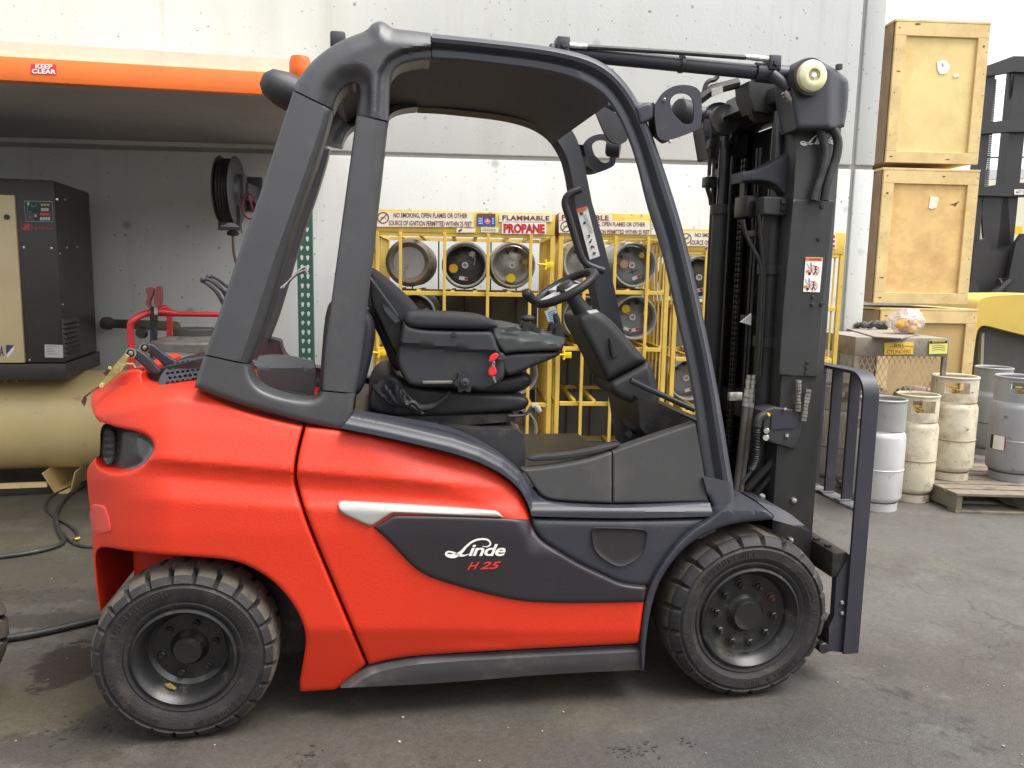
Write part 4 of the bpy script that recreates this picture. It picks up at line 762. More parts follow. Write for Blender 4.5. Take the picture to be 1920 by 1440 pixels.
# ---------------------------------------------------------------- mast
YM = 2.82; XR = T(1487, 380, YM)[0]; XF = T(1568, 380, YM)[0]; ZT = T(1535, 165, YM)[2]; XC = T(1452, 420, 2.95)[0]
YMF = 2 * YC - YM
def both(fn):
    for s_ in (1, -1): fn(lambda y: YC + s_ * (y - YC))
mm = MB()
def rail(y):
    for (a, b, c, d) in ((XR, XF, YM, YM + .018), (XR, XR + .022, YM + .018, YM + .085), (XF - .022, XF, YM + .018, YM + .085)):
        mm.box(a, b, min(y(c), y(d)), max(y(c), y(d)), .13, ZT, bev=.003)
both(rail); mast = mm.build('mast', MAST, truck)
mm = MB()
def rail2(y):
    for (a, b, c, d) in ((XR + .03, XF - .03, YM + .04, YM + .055), (XR + .008, XR + .05, YM + .09, YM + .15), (XF - .05, XF - .008, YM + .09, YM + .15)):
        mm.box(a, b, min(y(c), y(d)), max(y(c), y(d)), .16, ZT - .05, bev=.003)
both(rail2); mm.build('inner_mast_rail', GREASE, mast)
mm = MB()
for z0, z1, dx in ((.42, .54, -.02), (T(1400, 192, 2.95)[2], T(1400, 160, 2.95)[2], -.05)):
    if dx > -.05: MB().box(XR + dx, XR + dx + .13, YM + .06, YMF - .06, z0, z1, bev=.015).build('mast_crossbar', MAST, mast); continue
    mm.box(XR + dx, XR + dx + .13, YM + .06, YMF - .06, z0, z1, bev=.015)
mm.prism([T(x, y, 2.98) for x, y in ((1404, 152), (1465, 143), (1478, 165), (1474, 200), (1440, 212), (1418, 208), (1406, 180))], (0, .12, 0))
mm.build('mast_crossbar', MAST, mast)
mm = MB(); mm.box(XR + .05, XF - .02, YM + .02, YMF - .02, ZT - .05, ZT + .02, bev=.01); mm.build('mast_crossbar', MAST, mast); mm = MB(); mm.box(XR + .03, XF - .03, YM + .1, YMF - .1, .95, 1.06, bev=.01); mm.build('mast_crossbar', MAST, mast)
b = MB(); b.prism([(XR - .10, YM + .22, T(1400, 196, 3.0)[2]), (XR - .05, YM + .22, T(1400, 152, 3.0)[2]), (XR + .03, YM + .22, T(1400, 150, 3.0)[2]), (XR + .03, YM + .22, T(1400, 205, 3.0)[2])], (0, .3, 0)); b.build('crosshead_cover', BLK, mast)
for yy_, rr_, xx_ in ((3.06, .007, -.02), (3.09, .007, -.02), (3.13, .011, .01), (3.36, .009, .0), (3.30, .006, -.03), (3.52, .012, -.01)):
    b = MB(); b.cyl((XR + xx_, yy_, .5), (XR + xx_, yy_, ZT - .18), rr_, 10); b.build('mast_pipe', GREASE, mast)
for zz_ in (1.05, 1.38, 1.72, 1.95):
    b = MB(); b.box(XR - .04, XR - .01, 3.03, 3.12, zz_, zz_ + .025, bev=.003); b.build('pipe_clip', BLK, mast)
    b = MB(); b.box(XR - .02, XR + .02, YMF - .16, YMF - .08, zz_ + .05, zz_ + .09, bev=.004); b.build('guide_block', BLK, mast)
# dim sheet between the inner rails (carriage back)
mm = MB(); mm.box(XF - .05, XF - .01, YM + .1, YMF - .1, .35, ZT - .06, bev=.004); mm.build('carriage_back', GREASE, mast)
for i, (Yc_, p) in enumerate(((2.96, None), (3.44, None))):
    b = MB(); b.cyl((XC, Yc_, .25), (XC, Yc_, 1.80 if i == 0 else 1.84), .041, 24); cy_ = b.build('lift_cylinder', MAST, mast)
    b = MB(); z1 = 1.80 if i == 0 else 1.80; b.cyl((XC, Yc_, z1), (XC, Yc_, ZT - .06), .027, 18); b.build('piston_rod', mat('dark_chrome', (.06, .06, .06), .25, .6), cy_)
    for zz in (T(1440, 505, 2.96)[2], T(1430, 640, 2.96)[2]) if i == 0 else (T(1343, 393, 3.44)[2],):
        b = MB(); b.lathe([(.043, -.022), (.05, -.02), (.05, .02), (.043, .022)], (XC, Yc_, zz), (0, 0, 1), 24)
        b.box(XC + .0, XC + .03, Yc_ - .085, Yc_ - .045, zz - .018, zz + .018, bev=.004); b.hexbolt((XC + .015, Yc_ - .085, zz), (0, -1, 0), .008, .008); b.build('cylinder_clamp', BLK, cy_)
# plate behind cylinder, head block
b = MB(); sheet(b, [(1391, 322, 1), (1421, 318), (1450, 303), (1478, 287), (1489, 272, 1), (1491, 282), (1487, 375, 1), (1472, 368), (1460, 350), (1440, 340), (1415, 338), (1391, 341, 1)], lambda u, v, d: 2.88 + roll(d, 4, .008), .09, step=6, bstep=4); b.build('guide_bracket', BLU, mast)
b = MB(); sheet(b, [(1431, 368, 1), (1474, 369), (1478, 376), (1477, 402), (1471, 405), (1431, 402, 1)], lambda u, v, d: 2.86 + roll(d, 3, .006), .06, step=6, bstep=4)
b.build('clamp_plate', BLK, mast); b = MB()
for y in (378, 392): b.hexbolt(T(1467, y, 2.862), (0, -1, 0), .011, .012)
b.build('plate_bolt', GREASE, mast)
b = MB(); b.box(T(1390, 370, 3.0)[0], T(1412, 370, 3.0)[0], 2.95, 3.06, T(1400, 408, 3.0)[2], T(1400, 368, 3.0)[2], bev=.006); b.box(T(1394, 340, 3.0)[0], T(1400, 340, 3.0)[0], 2.99, 3.03, T(1400, 372, 3.0)[2], T(1400, 330, 3.0)[2]); b.build('hose_block', GREASE, mast)
# head casting and pivot cap
HC = [(1481, 168, 1), (1486, 132), (1496, 113), (1516, 108), (1530, 110), (1546, 118), (1567, 130), (1588, 147), (1592, 156), (1590, 200), (1583, 238, 1), (1567, 243, 1), (1492, 243, 1)]
b = MB(); sheet(b, HC, lambda u, v, d: 2.745 + roll(d, 9, .02) + .03 * np.clip((u - 1555) / 20, 0, 1), .11, step=6, bstep=4, mirror=True); hc = b.build('mast_head', BLU, mast, 35)
b = MB(); pc = T(1526, 141, 2.70); b.lathe([(.053, .05), (.055, .012), (.052, .003), (.043, -.004), (.03, -.006), (.022, -.005), (.0205, .006), (.013, .008), (.012, .0), (.0, .0)], pc, (0, 1, 0), 36); pcap = b.build('pivot_cap', CREAMCAP, hc, 30)
b = MB(); b.hexbolt(pc + np.array([0, .004, 0]), (0, -1, 0), .0115, .008); b.build('cap_bolt', STEEL, pcap)
b = MB(); b.lathe([(.066, .06), (.064, .02), (.062, .02)], pc, (0, 1, 0), 36); b.build('pivot_collar', MAST, hc)
b = MB(); b.box(T(1566, 128, 2.8)[0], T(1574, 128, 2.8)[0], 2.78, 2.8, T(1570, 132, 2.8)[2], T(1570, 122, 2.8)[2]); b.build('head_pin', BLK, hc)
# long cover plate on the near rail, with bolts
b = MB(); sheet(b, [(1487, 374, 1), (1566, 376, 1), (1541, 600, 1), (1533, 707, 1), (1460, 703, 1), (1468, 580, 1)], lambda u, v, d: YM - .012 + roll(d, 2, .003), .011, step=14, it=0); cv = b.build('cover_plate', MAST, mast)
b = MB()
for x, y in ((1541, 388), (1535, 448), (1524, 557), (1523, 571), (1514, 679), (1513, 690), (1512, 700), (1540, 570)): b.hexbolt(T(x, y, YM - .012), (0, -1, 0), .008, .006)
b.build('cover_bolt', GREASE, cv)
ws = [(1511, 482), (1543, 483), (1537, 548), (1506, 547)]; onm = lambda x, y: T(x, y, YM - .0165); onm2 = lambda x, y: T(x, y, YM - .0172); onm3 = lambda x, y: T(x, y, YM - .0176)
b = MB(); decal(b, ws, lambda x, y: T(x, y, YM - .0155)); wsn = b.build('warning_sticker', WHITE, cv, 0)
b = MB(); decal_ = [(1511.6, 482.6), (1542.4, 483.4), (1541.5, 489.5), (1511, 488.8)]; b.add([onm(*p) for p in decal_], [(0, 1, 2, 3)])
for oy in (0, 29): b.add([onm(x - oy * .13, y + oy) for x, y in ((1511.5, 506), (1518, 506), (1518.5, 511), (1511, 511))], [(0, 1, 2, 3)])
b.build('sticker_header', ORANGEINK, wsn, 0)
b = MB(); decal_text(b, 'WARNING', [(1518, 484), (1540, 484.5), (1539.5, 488.5), (1517.5, 488)], onm2)
for oy in (0, 29):
    ox = -oy * .13; P2 = lambda l: [(x + ox, y + oy) for x, y in l]
    ribbon(b, P2([(1514, 494), (1518, 505)]), 1, onm2); ribbon(b, P2([(1521, 492), (1521, 511)]), 1.4, onm2); ribbon(b, P2([(1522, 498), (1532, 499)]), .8, onm2)
    b.add([onm2(*p) for p in P2(circ(1518, 513, 2.6, 2.8, 12))], [tuple(range(12))]); b.add([onm2(*p) for p in P2(circ(1529.5, 500.5, 1.4, 1.6, 10))], [tuple(range(10))])
    ribbon(b, P2([(1529.5, 502), (1529.5, 509), (1526, 515)]), 1.8, onm2); ribbon(b, P2([(1529.5, 508), (1533, 515)]), 1.4, onm2); ribbon(b, P2([(1525, 506), (1529, 504), (1534, 507)]), 1.2, onm2)
b.build('sticker_pictogram', BLACKINK, wsn, 0)
b = MB()
for oy in (0, 29):
    ox = -oy * .13; ribbon(b, [(x + ox, y + oy) for x, y in circ(1529.5, 507, 6.6, 8, 24)], 1, onm3, True); ribbon(b, [(1525 + ox, 513 + oy), (1534 + ox, 501 + oy)], 1, onm3)
b.build('sticker_ring', REDINK, wsn, 0)
# lettering on the rail below the head
onr = lambda x, y: T(x, y, YM - .002)
b = MB(); LX2 = lambda X, Y: (1500 + (X - 1000) * .2, 249 + (Y - 745) * .21)
ribbon(b, [LX2(X, Y) for X, Y in [((p[0] - 500) * 3, (p[1] - 760) * 3) for p in Lp]], wd * .62, onr)
decal_text(b, 'inde', [LX2(1140, 780), LX2(1347, 780), LX2(1342, 848), LX2(1136, 848)], onr, shear=.25, bold=.035, space=.92); b.build('maker_lettering', WHITE, mast, 0)
# top tilt cylinders with pipe, clamp and brackets
def tiltcyl(y, name='tilt_cylinder'):
    b = MB(); a = np.array(T(1030, 96, 2.83)); e = np.array(T(1415, 135, 2.83)); a[1] = y(a[1]); e[1] = y(e[1]); b.cyl(a, e, .0255, 20)
    e2 = np.array(T(1486, 143, 2.83)); e2[1] = y(e2[1]); b.cyl(e, e2, .034, 16); b.tube([e, e + (e2 - e) * .3], [.034, .03], 14); return b.build(name, BLU, truck)
tc_ = tiltcyl(lambda y: y); tf_ = tiltcyl(lambda y: 2 * YC - y)
b = MB(); b.tube(Tpath([(1098, 88), (1150, 91), (1276, 99), (1398, 108)], 2.80), .0085, 8); b.build('pressure_hose', HOSE, tc_)
b = MB()
for pts in ([(1063, 84), (1074, 86), (1100, 88)], [(1397, 107), (1418, 109), (1440, 111)]):
    b = MB(); b.tube([T(x, y, 2.80) for x, y in pts], [.008, .0105, .009], 10); b.build('hose_fitting', ZINC, tc_)
b = MB()
for x, y in ((1055, 83), (1450, 117)):
    b = MB(); p = T(x, y, 2.81); b.box(p[0] - .022, p[0] + .022, 2.79, 2.85, p[2] - .03, p[2] + .022, bev=.004); b.hexbolt(p + np.array([0, -.02, -.008]), (0, -1, 0), .012, .01); b.build('cylinder_bracket', BLU, tc_)
b = MB(); a = T(1277, 120, 2.83); dirv = np.array(T(1415, 135, 2.83)) - np.array(T(1030, 96, 2.83)); b.lathe([(.028, -.007), (.031, -.006), (.031, .006), (.028, .007)], a, dirv, 20); b.tube([T(1275, 108, 2.80), T(1276, 98, 2.80), T(1281, 98, 2.80), T(1280, 108, 2.80)], .004, 6); b.build('cable_tie', BLK, tc_)
# rear-angle hose union and looping hoses down the rail
b = MB(); b.tube([T(1447, 140, 2.79), T(1462, 152, 2.78), T(1477, 168, 2.77)], [.02, .02, .015], 12); b.build('pipe_elbow', BLU, mast)
b = MB()
for i in range(7): t = i / 6; b.tube([T(1470 + 22 * t, 172 + 22 * t, 2.77), T(1472.6 + 22 * t, 174.6 + 22 * t, 2.77)], [.0165 if i % 2 else .0135] * 2, 10)
b.tube([T(1470, 172, 2.77), T(1494, 197, 2.77)], .013, 10); b.build('hose_fitting', ZINC, mast)
b = MB(); b.tube(Tpath([(1494, 196), (1520, 212), (1548, 228), (1566, 246), (1573, 270), (1566, 305), (1552, 340), (1546, 376)], 2.785), .0165, 12); b.build('hydraulic_hose', HOSE, mast, 60)
b = MB(); b.tube(Tpath([(1484, 192), (1505, 208), (1528, 228), (1543, 256), (1549, 290), (1542, 325), (1533, 350), (1526, 376)], 2.79), .015, 12); b.build('hydraulic_hose', HOSE, mast, 60)
# head of the rear side: sheaves, chains, linkage
for x, y, yy, r in ((1371, 226, 3.27, .062), (1441, 206, 3.02, .05)):
    b = MB(); b.lathe([(.0, -.012), (.012, -.016), (.02, -.012), (r * .8, -.012), (r, -.016), (r, -.010), (r * .88, -.004), (r * .88, .004), (r, .012), (r, .018), (0, .018)], T(x, y, yy) + np.array([-.03, 0, 0]), (0, 1, 0), 32); b.build('chain_sheave', mat('sheave_grey', (.05, .05, .048), .4, .3, var=.2), mast)
for (x, y0, y1, yy) in ((1388, 300, 905, 3.22), (1400, 650, 800, 3.12)):
    X_ = T(x, 450 if y0 < 400 else 720, yy)[0]; z1 = T(x, y0, yy)[2]; z0 = T(x, y1, yy)[2]; b = MB(); nL = int((z1 - z0) / .0225)
    for k in range(nL):
        z = z1 - k * .0225
        for s_ in (-1, 1): b.box(X_ - .008, X_ + .008, yy + s_ * .013 - .004, yy + s_ * .013 + .004, z - .012, z + .006 - .0015 * (k % 2))
        b.cyl((X_, yy - .02, z), (X_, yy + .02, z), .0055, 6)
    b.build('lift_chain', GREASE, mast)
b = MB(); zc_ = lambda y: T(1335, y, 3.46)[2]; xl = T(1331, 300, 3.46)[0]
b.tube([(xl, 3.46, zc_(245)), (xl, 3.46, zc_(330))], .009, 8); b.box(xl - .022, xl + .03, 3.43, 3.49, zc_(352), zc_(332), bev=.006); b.box(xl - .012, xl + .02, 3.44, 3.48, zc_(278), zc_(262), bev=.004); b.tube([(xl - .005, 3.46, zc_(352)), (xl + .01, 3.46, zc_(372)), (xl + .012, 3.46, zc_(385))], [.012, .009, .006], 8)
b.build('mast_linkage', GREASE, mast)
nb = MB(); decal(nb, [(1334, 166), (1355, 160), (1356, 174), (1335, 182)], lambda x, y: T(x, y, 3.02)); nb.build('mast_sticker', mat('grey_print', (.4, .4, .38), .5, var=.4, vscale=150), mast, 0)
b = MB(); b.tube(Tpath([(1318, 184), (1322, 160), (1330, 151), (1340, 150), (1346, 143)], 3.05), .009, 8); b.tube([T(1312, 186, 3.05), T(1336, 168, 3.05), T(1384, 156, 3.05)], .02, 8); b.build('head_hose', HOSE, mast)
# hoses and fittings between the rails
b = MB()
for pts in ([(1393, 412), (1398, 440), (1412, 468), (1424, 488), (1430, 512), (1426, 620), (1419, 705)], [(1424, 400), (1426, 440), (1431, 490), (1434, 520), (1430, 620), (1424, 705)]): b.tube(Tpath(pts, 2.9), .0085, 8)
b.build('lift_hose', HOSE, mast, 60)
b = MB()
for x0_, x1_, y0_, y1_ in ((1404, 1398, 703, 762), (1413, 1407, 703, 764)):
    for i, rr in enumerate((.008, .0105, .008, .0115, .0115, .0135, .0135)): t0 = i / 7; t1 = (i + .92) / 7; b.tube([T(x0_ + (x1_ - x0_) * t0, y0_ + (y1_ - y0_) * t0, 2.88), T(x0_ + (x1_ - x0_) * t1, y0_ + (y1_ - y0_) * t1, 2.88)], rr, 6 if i % 2 else 10)
b.box(*(lambda p, q: (p[0], q[0], 2.87, 2.89, q[2], p[2]))(T(1366, 735, 2.88), T(1390, 751, 2.88)), bev=.004); b.build('hose_fitting', ZINC, mast)
b = MB()
for pts in ([(1398, 760), (1392, 820), (1382, 900), (1376, 940)], [(1407, 764), (1401, 830), (1392, 890), (1386, 940)]): b.tube(Tpath(pts, 2.88), .0125, 10)
b.build('lift_hose', mat('dusty_hose', (.09, .08, .07), .6, var=.3, vscale=20), mast, 60)
b = MB()
for (x0_, y0_, x1_, y1_) in ((1497, 713, 1496, 772), (1516, 730, 1506, 790)):
    for i in range(9): t0 = i / 9; t1 = (i + .8) / 9; b.tube([T(x0_ + (x1_ - x0_) * t0, y0_ + (y1_ - y0_) * t0, 2.795), T(x0_ + (x1_ - x0_) * t1, y0_ + (y1_ - y0_) * t1, 2.795)], .0115 if i not in (4, 5) else .0095, 10)
b.build('hose_fitting', ZINC, mast)
b = MB(); sheet(b, [(1432, 772, 1), (1436, 768), (1452, 763, 1), (1492, 768, 1), (1503, 790), (1500, 815, 1), (1489, 843, 1), (1440, 828, 1), (1430, 815)], lambda u, v, d: 2.80 + roll(d, 3, .006), .08, step=8); vb = b.build('valve_box', BLK, mast)
b = MB(); sheet(b, [(1447, 776, 1), (1491, 780, 1), (1490, 803, 1), (1446, 805, 1)], lambda u, v, d: 2.795, .006, step=8); b.build('box_cover', BLU, vb)
b = MB()
for x, y, r in ((1437, 808, .011), (1436, 821, .012), (1476, 817, .007), (1472, 767, .006)): b.cyl(T(x, y, 2.79), T(x, y, 2.81), r, 14)
b.build('box_bolt', ZINC, vb)
b = MB(); b.prism([T(x, y, 2.79) for x, y in ((1428, 776), (1444, 775), (1445, 780), (1437, 781))], (0, .02, 0)); b.build('yellow_tab', HIVIZ, vb)
b = MB(); b.tube(Tpath([(1436, 776), (1422, 785), (1419, 800)], 2.80), .016, 10); b.tube(Tpath([(1419, 800), (1419, 840), (1416, 865), (1408, 884), (1390, 908)], 2.80), .007, 8); b.build('conduit', HOSE, mast)
cc = smooth3(Tpath([(1419, 802), (1419, 840), (1416, 865), (1409, 880)], 2.80), 1); b = MB(); Pn = np.array(cc); s_ = np.linspace(0, len(Pn) - 1, 300); ch = []
for i, t in enumerate(s_): k = min(int(t), len(Pn) - 2); p = Pn[k] * (1 - t + k) + Pn[k + 1] * (t - k); a = i / 300 * 2 * math.pi * 24; ch.append(p + np.array([math.cos(a) * .0105, math.sin(a) * .0105, 0]))
b.tube(ch, .0028, 5); b.build('spiral_guard', HOSE, mast)
b = MB(); b.tube([T(1476, 838, 2.84), T(1400, 918, 2.9)], .014, 10); b.tube([T(1486, 843, 2.83), T(1415, 930, 2.9)], .012, 10); b.build('tilt_strut', MAST, mast)
b = MB()
for x, y in ((1487, 937), (1481, 1011), (1428, 930)): p = T(x, y, YM - .001); b.hexbolt(p, (0, -1, 0), .012, .012); b.cyl(p + np.array([0, -.02, 0]), p, .006, 10)
b.build('grease_nipple', ZINC, mast)
b = MB(); b.prism([T(x, y, 3.0) for x, y in ((1389, 604), (1409, 588), (1408, 610))], (0, .01, 0)); b.build('reflective_flag', WHITE, mast)
# ---------------------------------------------------------------- fork carriage and load backrest
YB = 2.66; XB0 = T(1620, 740, YB)[0]; XB1 = T(1649, 740, YB)[0]; zb0 = T(1594, 1226, YB)[2]; zb1 = T(1642, 700, YB)[2]; YB2 = 2 * YC - YB
zlow = T(1598, 955, YB)[2]
path = [(YB, zb0), (YB, zb1 - .09)] + [(YB + .09 - .09 * math.cos(a), zb1 - .09 + .09 * math.sin(a)) for a in np.linspace(.15, math.pi / 2, 9)]
path = path + [(2 * YC - y, z) for y, z in path[::-1]]
b = MB(); inn = []; n = len(path)
for i, (y, z) in enumerate(path):
    a_ = np.array(path[max(0, i - 1)]); c_ = np.array(path[min(n - 1, i + 1)]); t = (c_ - a_) / np.linalg.norm(c_ - a_); nrm2 = np.array([t[1], -t[0]]); inn.append((y + nrm2[0] * .012, z + nrm2[1] * .012))
vs = [(X_, y, z) for X_ in (XB0, XB1) for (y, z) in path] + [(X_, y, z) for X_ in (XB0, XB1) for (y, z) in inn]; fs = []
for i in range(n - 1):
    fs += [(i, i + 1, n + i + 1, n + i), (2 * n + i, 3 * n + i, 3 * n + i + 1, 2 * n + i + 1), (i, 2 * n + i, 2 * n + i + 1, i + 1), (n + i, n + i + 1, 3 * n + i + 1, 3 * n + i)]
fs += [(0, n, 3 * n, 2 * n), (n - 1, 3 * n - 1, 4 * n - 1, 2 * n - 1)]
b.add(vs, fs); lbk = b.build('load_backrest', BLU, truck, 40)
for k in range(1, 9):
    y = YB + .12 * k; b = MB(); b.box(XB0 + .018, XB1 - .003, y - .006, y + .006, zlow + .004, zb1 - .013); b.build('backrest_bar', BLU, lbk, 0)
b = MB(); b.box(XB0, XB1, YB + .012, YB2 - .012, zlow - .012, zlow, bev=.002); b.build('lower_bar', mat('pale_grey_steel', (.12, .12, .125), .45, var=.3, vscale=30), lbk, 0)  # paler grey than the other backrest bars
b = MB()
for k in range(1, 9): y = YB + .12 * k; b.box(XB0 - .002, XB1 - .012, y - .02, y + .02, zlow, zlow + .006)
b.build('bar_weld', MATS['pale_grey_steel'], lbk, 0)
XQ = T(1560, 1060, 2.68)[0]; zq1 = T(1575, 1036, 2.68)[2]; zq0 = T(1575, 1082, 2.68)[2]; zl1 = T(1560, 1170, 2.68)[2]; zl0 = T(1560, 1222, 2.68)[2]
b = MB(); b.box(XQ, XB0 - .002, 2.68, 2 * YC - 2.68, zq0, zq1, bev=.004)
for k in range(12): y = 2.74 + k * .08; b.box(XQ + .01, XQ + .03, y, y + .02, zq1, zq1 + .008)
car = b.build('fork_carriage', GREASE, truck)
b = MB(); b.box(XQ + .005, XB0 - .002, 2.68, 2 * YC - 2.68, zl0, zl1, bev=.004); b.cyl((XQ - .012, 2.67, zl0 + .02), (XQ - .012, 2.72, zl0 + .02), .022, 16); b.build('carriage_bar', GREASE, car)
b = MB(); b.prism([(XQ + .02, 2.675, zq0), (XB0 + .005, 2.675, zq1 - .01), (XB0 + .005, 2.675, zb0), (XQ + .01, 2.675, zb0 + .01), (XQ + .004, 2.675, zb0 + .11), (XQ + .022, 2.675, zb0 + .15)], (0, .03, 0)); sp_ = b.build('side_plate', BLU, car)
b = MB()
for y in (1129, 1149): p = T(1578, y, 2.675); b.hexbolt(p, (0, -1, 0), .008, .007)
b.build('plate_bolt', ZINC, sp_)
# ---------------------------------------------------------------- front lamps on brackets
LO = [(1231, 252), (1226, 200), (1234, 186), (1243, 173), (1260, 162), (1282, 158), (1307, 163), (1316, 178), (1316, 232), (1307, 245), (1254, 264), (1238, 262)]
LI = [(1256, 186), (1267, 176), (1281, 174), (1293, 178), (1300, 188), (1302, 228), (1293, 233), (1280, 232), (1270, 220), (1263, 214), (1258, 200)]
def ringplate(b, O, I, Y, th):
    O = resample(chaikin(O, 2), 4); I = chaikin(I, 2); Ia = np.array(I); n = len(O); J = []
    for p in O: k = int(np.argmin(np.hypot(Ia[:, 0] - p[0], Ia[:, 1] - p[1]))); J.append(I[k])
    P = [T(x, y, Y) for x, y in O] + [T(x, y, Y) for x, y in J]; P = np.array(P); Q = P + np.array([0, th, 0]); vs = np.vstack([P, Q]); m = 2 * n; fs = []
    for i in range(n):
        j = (i + 1) % n; fs += [(i, j, n + j, n + i), (m + i, m + n + i, m + n + j, m + j), (i, m + i, m + j, j), (n + i, n + j, m + n + j, m + n + i)]
    b.add(vs, fs); b.m = MB(); b.m.add(mirY(vs), [f[::-1] for f in fs])
b = MB(); ringplate(b, LO, LI, 2.70, .006); lbr = b.build('lamp_bracket', BLU, truck, 30)
b = MB(); sheet(b, [(1220, 194, 1), (1229, 190), (1236, 250), (1256, 264, 1), (1250, 264), (1231, 247, 1)], 2.72, .06, step=6, bstep=4, mirror=True); b.build('lamp_mount', BLK, lbr)
for s_ in (1, -1):
    b = MB(); yy = lambda y: YC + s_ * (y - YC)
    p = np.array(T(1276, 207, 2.78)); p[1] = yy(p[1]); b.lathe([(0, -.034), (.03, -.034), (.04, -.026), (.044, .012), (.041, .03), (.0, .034)], p + np.array([.012, 0, -.004]), (.9, .35 * s_, -.1), 24); b.build('work_lamp', BLK, lbr, 40)
b = MB(); sheet(b, [(1190, 200, 1), (1217, 190), (1224, 197), (1226, 215), (1222, 226), (1200, 234, 1)], lambda u, v, d: 2.70 + roll(d, 5, .015), .05, step=6, bstep=4, mirror=True); b.build('lamp_clamp', BLU, lbr)
b = MB(); 
for x, y in ((1245, 187), (1256, 266)): b.cyl(T(x, y, 2.695), T(x, y, 2.705), .006, 10)
b.build('bracket_bolt', ZINC, lbr)

# =================================================================== RACK, COMPRESSOR, CART, REEL on the left
ORG = mat('orange_rack_paint', (.8, .17, .025), .4, var=.06, vscale=4, dirt=(.3, .09, .04), dscale=12, dlo=.62, dhi=.8)
GRN = mat('green_rack_paint', (.028, .085, .058), .45, var=.1, dirt=(.1, .12, .1), dscale=18, dlo=.6, dhi=.75)
pA = AD(0, 125, 4.12); pB = AD(545, 160, 4.36); dr = np.array([pB[0] - pA[0], pB[1] - pA[1], 0]); dr /= np.linalg.norm(dr); dn = np.array([-dr[1], dr[0], 0])
def rf(a, b_, c): return np.array([pA[0], pA[1], 0]) + dr * a + dn * b_ + np.array([0, 0, c])
def rack_px(x, y, off=0.): r = ray(x, y); n = dn; t = ((np.array([pA[0], pA[1], H_CAM]) - CAM) @ n + off) / (n @ r); return CAM + r * t
zA0, zA1 = rack_px(0, 150)[2], rack_px(0, 102)[2]; pe = rack_px(569, 400); ae = float((pe - rf(0, 0, pe[2])) @ dr)
rack = thing('pallet_rack', 'orange beam pallet rack with green perforated post and cream deck, over the compressor', 'rack', tuple(rf(ae, .04, 0)))
zb_ = .5 * (zA0 + rack_px(540, 180)[2]); zt_ = .5 * (zA1 + rack_px(540, 139)[2])
b = MB(); b.box(-2.6, ae - .045, 0, .05, zb_, zt_, rf, .006); bm_ = b.build('rack_beam', ORG, rack)
def back(a): p = rf(a, 0, 0); return float((DW - .006 - p @ WN) / (dn @ WN))
def deckprism(b, y0, z0, z1): return b.prism([rf(-2.6, y0, z0), rf(ae + .03, y0, z0), rf(ae + .03, back(ae + .03), z0), rf(-2.6, back(-2.6), z0)], (0, 0, z1 - z0))
b = MB(); deckprism(b, .06, zb_ + .05, zt_ - .002).build('deck_panel', mat('grey_deck', (.33, .315, .3), .8, var=.1, vscale=3), rack, 0)
b = MB(); deckprism(b, .02, zt_ + .002, zt_ + .075).build('rack_deck', mat('cream_deck', (.72, .66, .5), .7, var=.1, vscale=8), rack, 0)
ks = MB(); kq = [(58, 120), (105, 121), (106, 140), (57, 138)]; onb = lambda x, y: rack_px(x, y, -.003); onb2 = lambda x, y: rack_px(x, y, -.0045)
ks.add([onb(*p) for p in kq], [(0, 1, 2, 3)]); ksn = ks.build('keep_clear_sign', mat('red_sign', (.65, .03, .04), .5), bm_, 0)
b = MB(); decal_text(b, 'KEEP\nCLEAR', [(60, 119.5), (105, 121), (105, 139), (59.5, 137.5)], onb2, bold=.03, line=.85); b.build('lettering', WHITE, ksn, 0)
# perforated post: front flange built round real teardrop holes
pw = .041; PX = [p for p in np.arange(.12, zt_ + .25, .0508)]
b = MB(); hx = .0155; 
def teardrop(cx, cz): return [(cx + math.cos(a) * .0085, cz + .006 + math.sin(a) * .0085) for a in np.linspace(-.4, math.pi + .4, 9)] + [(cx - .004, cz - .012), (cx + .004, cz - .012)]
for iz, z in enumerate(np.arange(.02, zt_ - .05, .0508)):
    for cx, xa, xb in ((-hx, -pw, 0), (hx, 0, pw)):
        h = teardrop(cx, z + .0254); o = [(xa, z), (xb, z), (xb, z + .0508), (xa, z + .0508)]; oc = resample(o, .0127, True)
        H = np.array(h); O = np.array(oc); ho = np.argsort(np.arctan2(H[:, 1] - z - .0254, H[:, 0] - cx)); oo = np.argsort(np.arctan2(O[:, 1] - z - .0254, O[:, 0] - cx)); H = H[ho]; O = O[oo]
        vsn = [rf(ae + x, .04, zz) for x, zz in O] + [rf(ae + x, .04, zz) for x, zz in H]; k = len(O); m2 = len(H); j = 0; fsn = []
        for i in range(k):
            i2 = (i + 1) % k; fsn.append((i, i2, k + (i * m2 // k) % m2))
        for q_ in range(m2):
            q2 = (q_ + 1) % m2; i = 0
            for ii in range(k):
                if (ii * m2 // k) % m2 == q_: i = ii
            fsn.append((k + q_, (i + 1) % k, k + q2))
        b.add(vsn, fsn)
b.box(ae - pw, ae - pw + .003, .041, .11, 0, zt_ - .01, rf); b.box(ae + pw - .003, ae + pw, .041, .11, 0, zt_ - .01, rf); b.build('rack_post', GRN, rack, 0)
b = MB(); b.box(ae - pw - .02, ae + pw + .02, .02, .13, 0, .008, rf); b.build('base_plate', GRN, rack, 0)
b = MB(); b.box(-2.2, -2.12, .05, .12, 0, zt_, rf); b.build('rack_post', GRN, rack, 0)

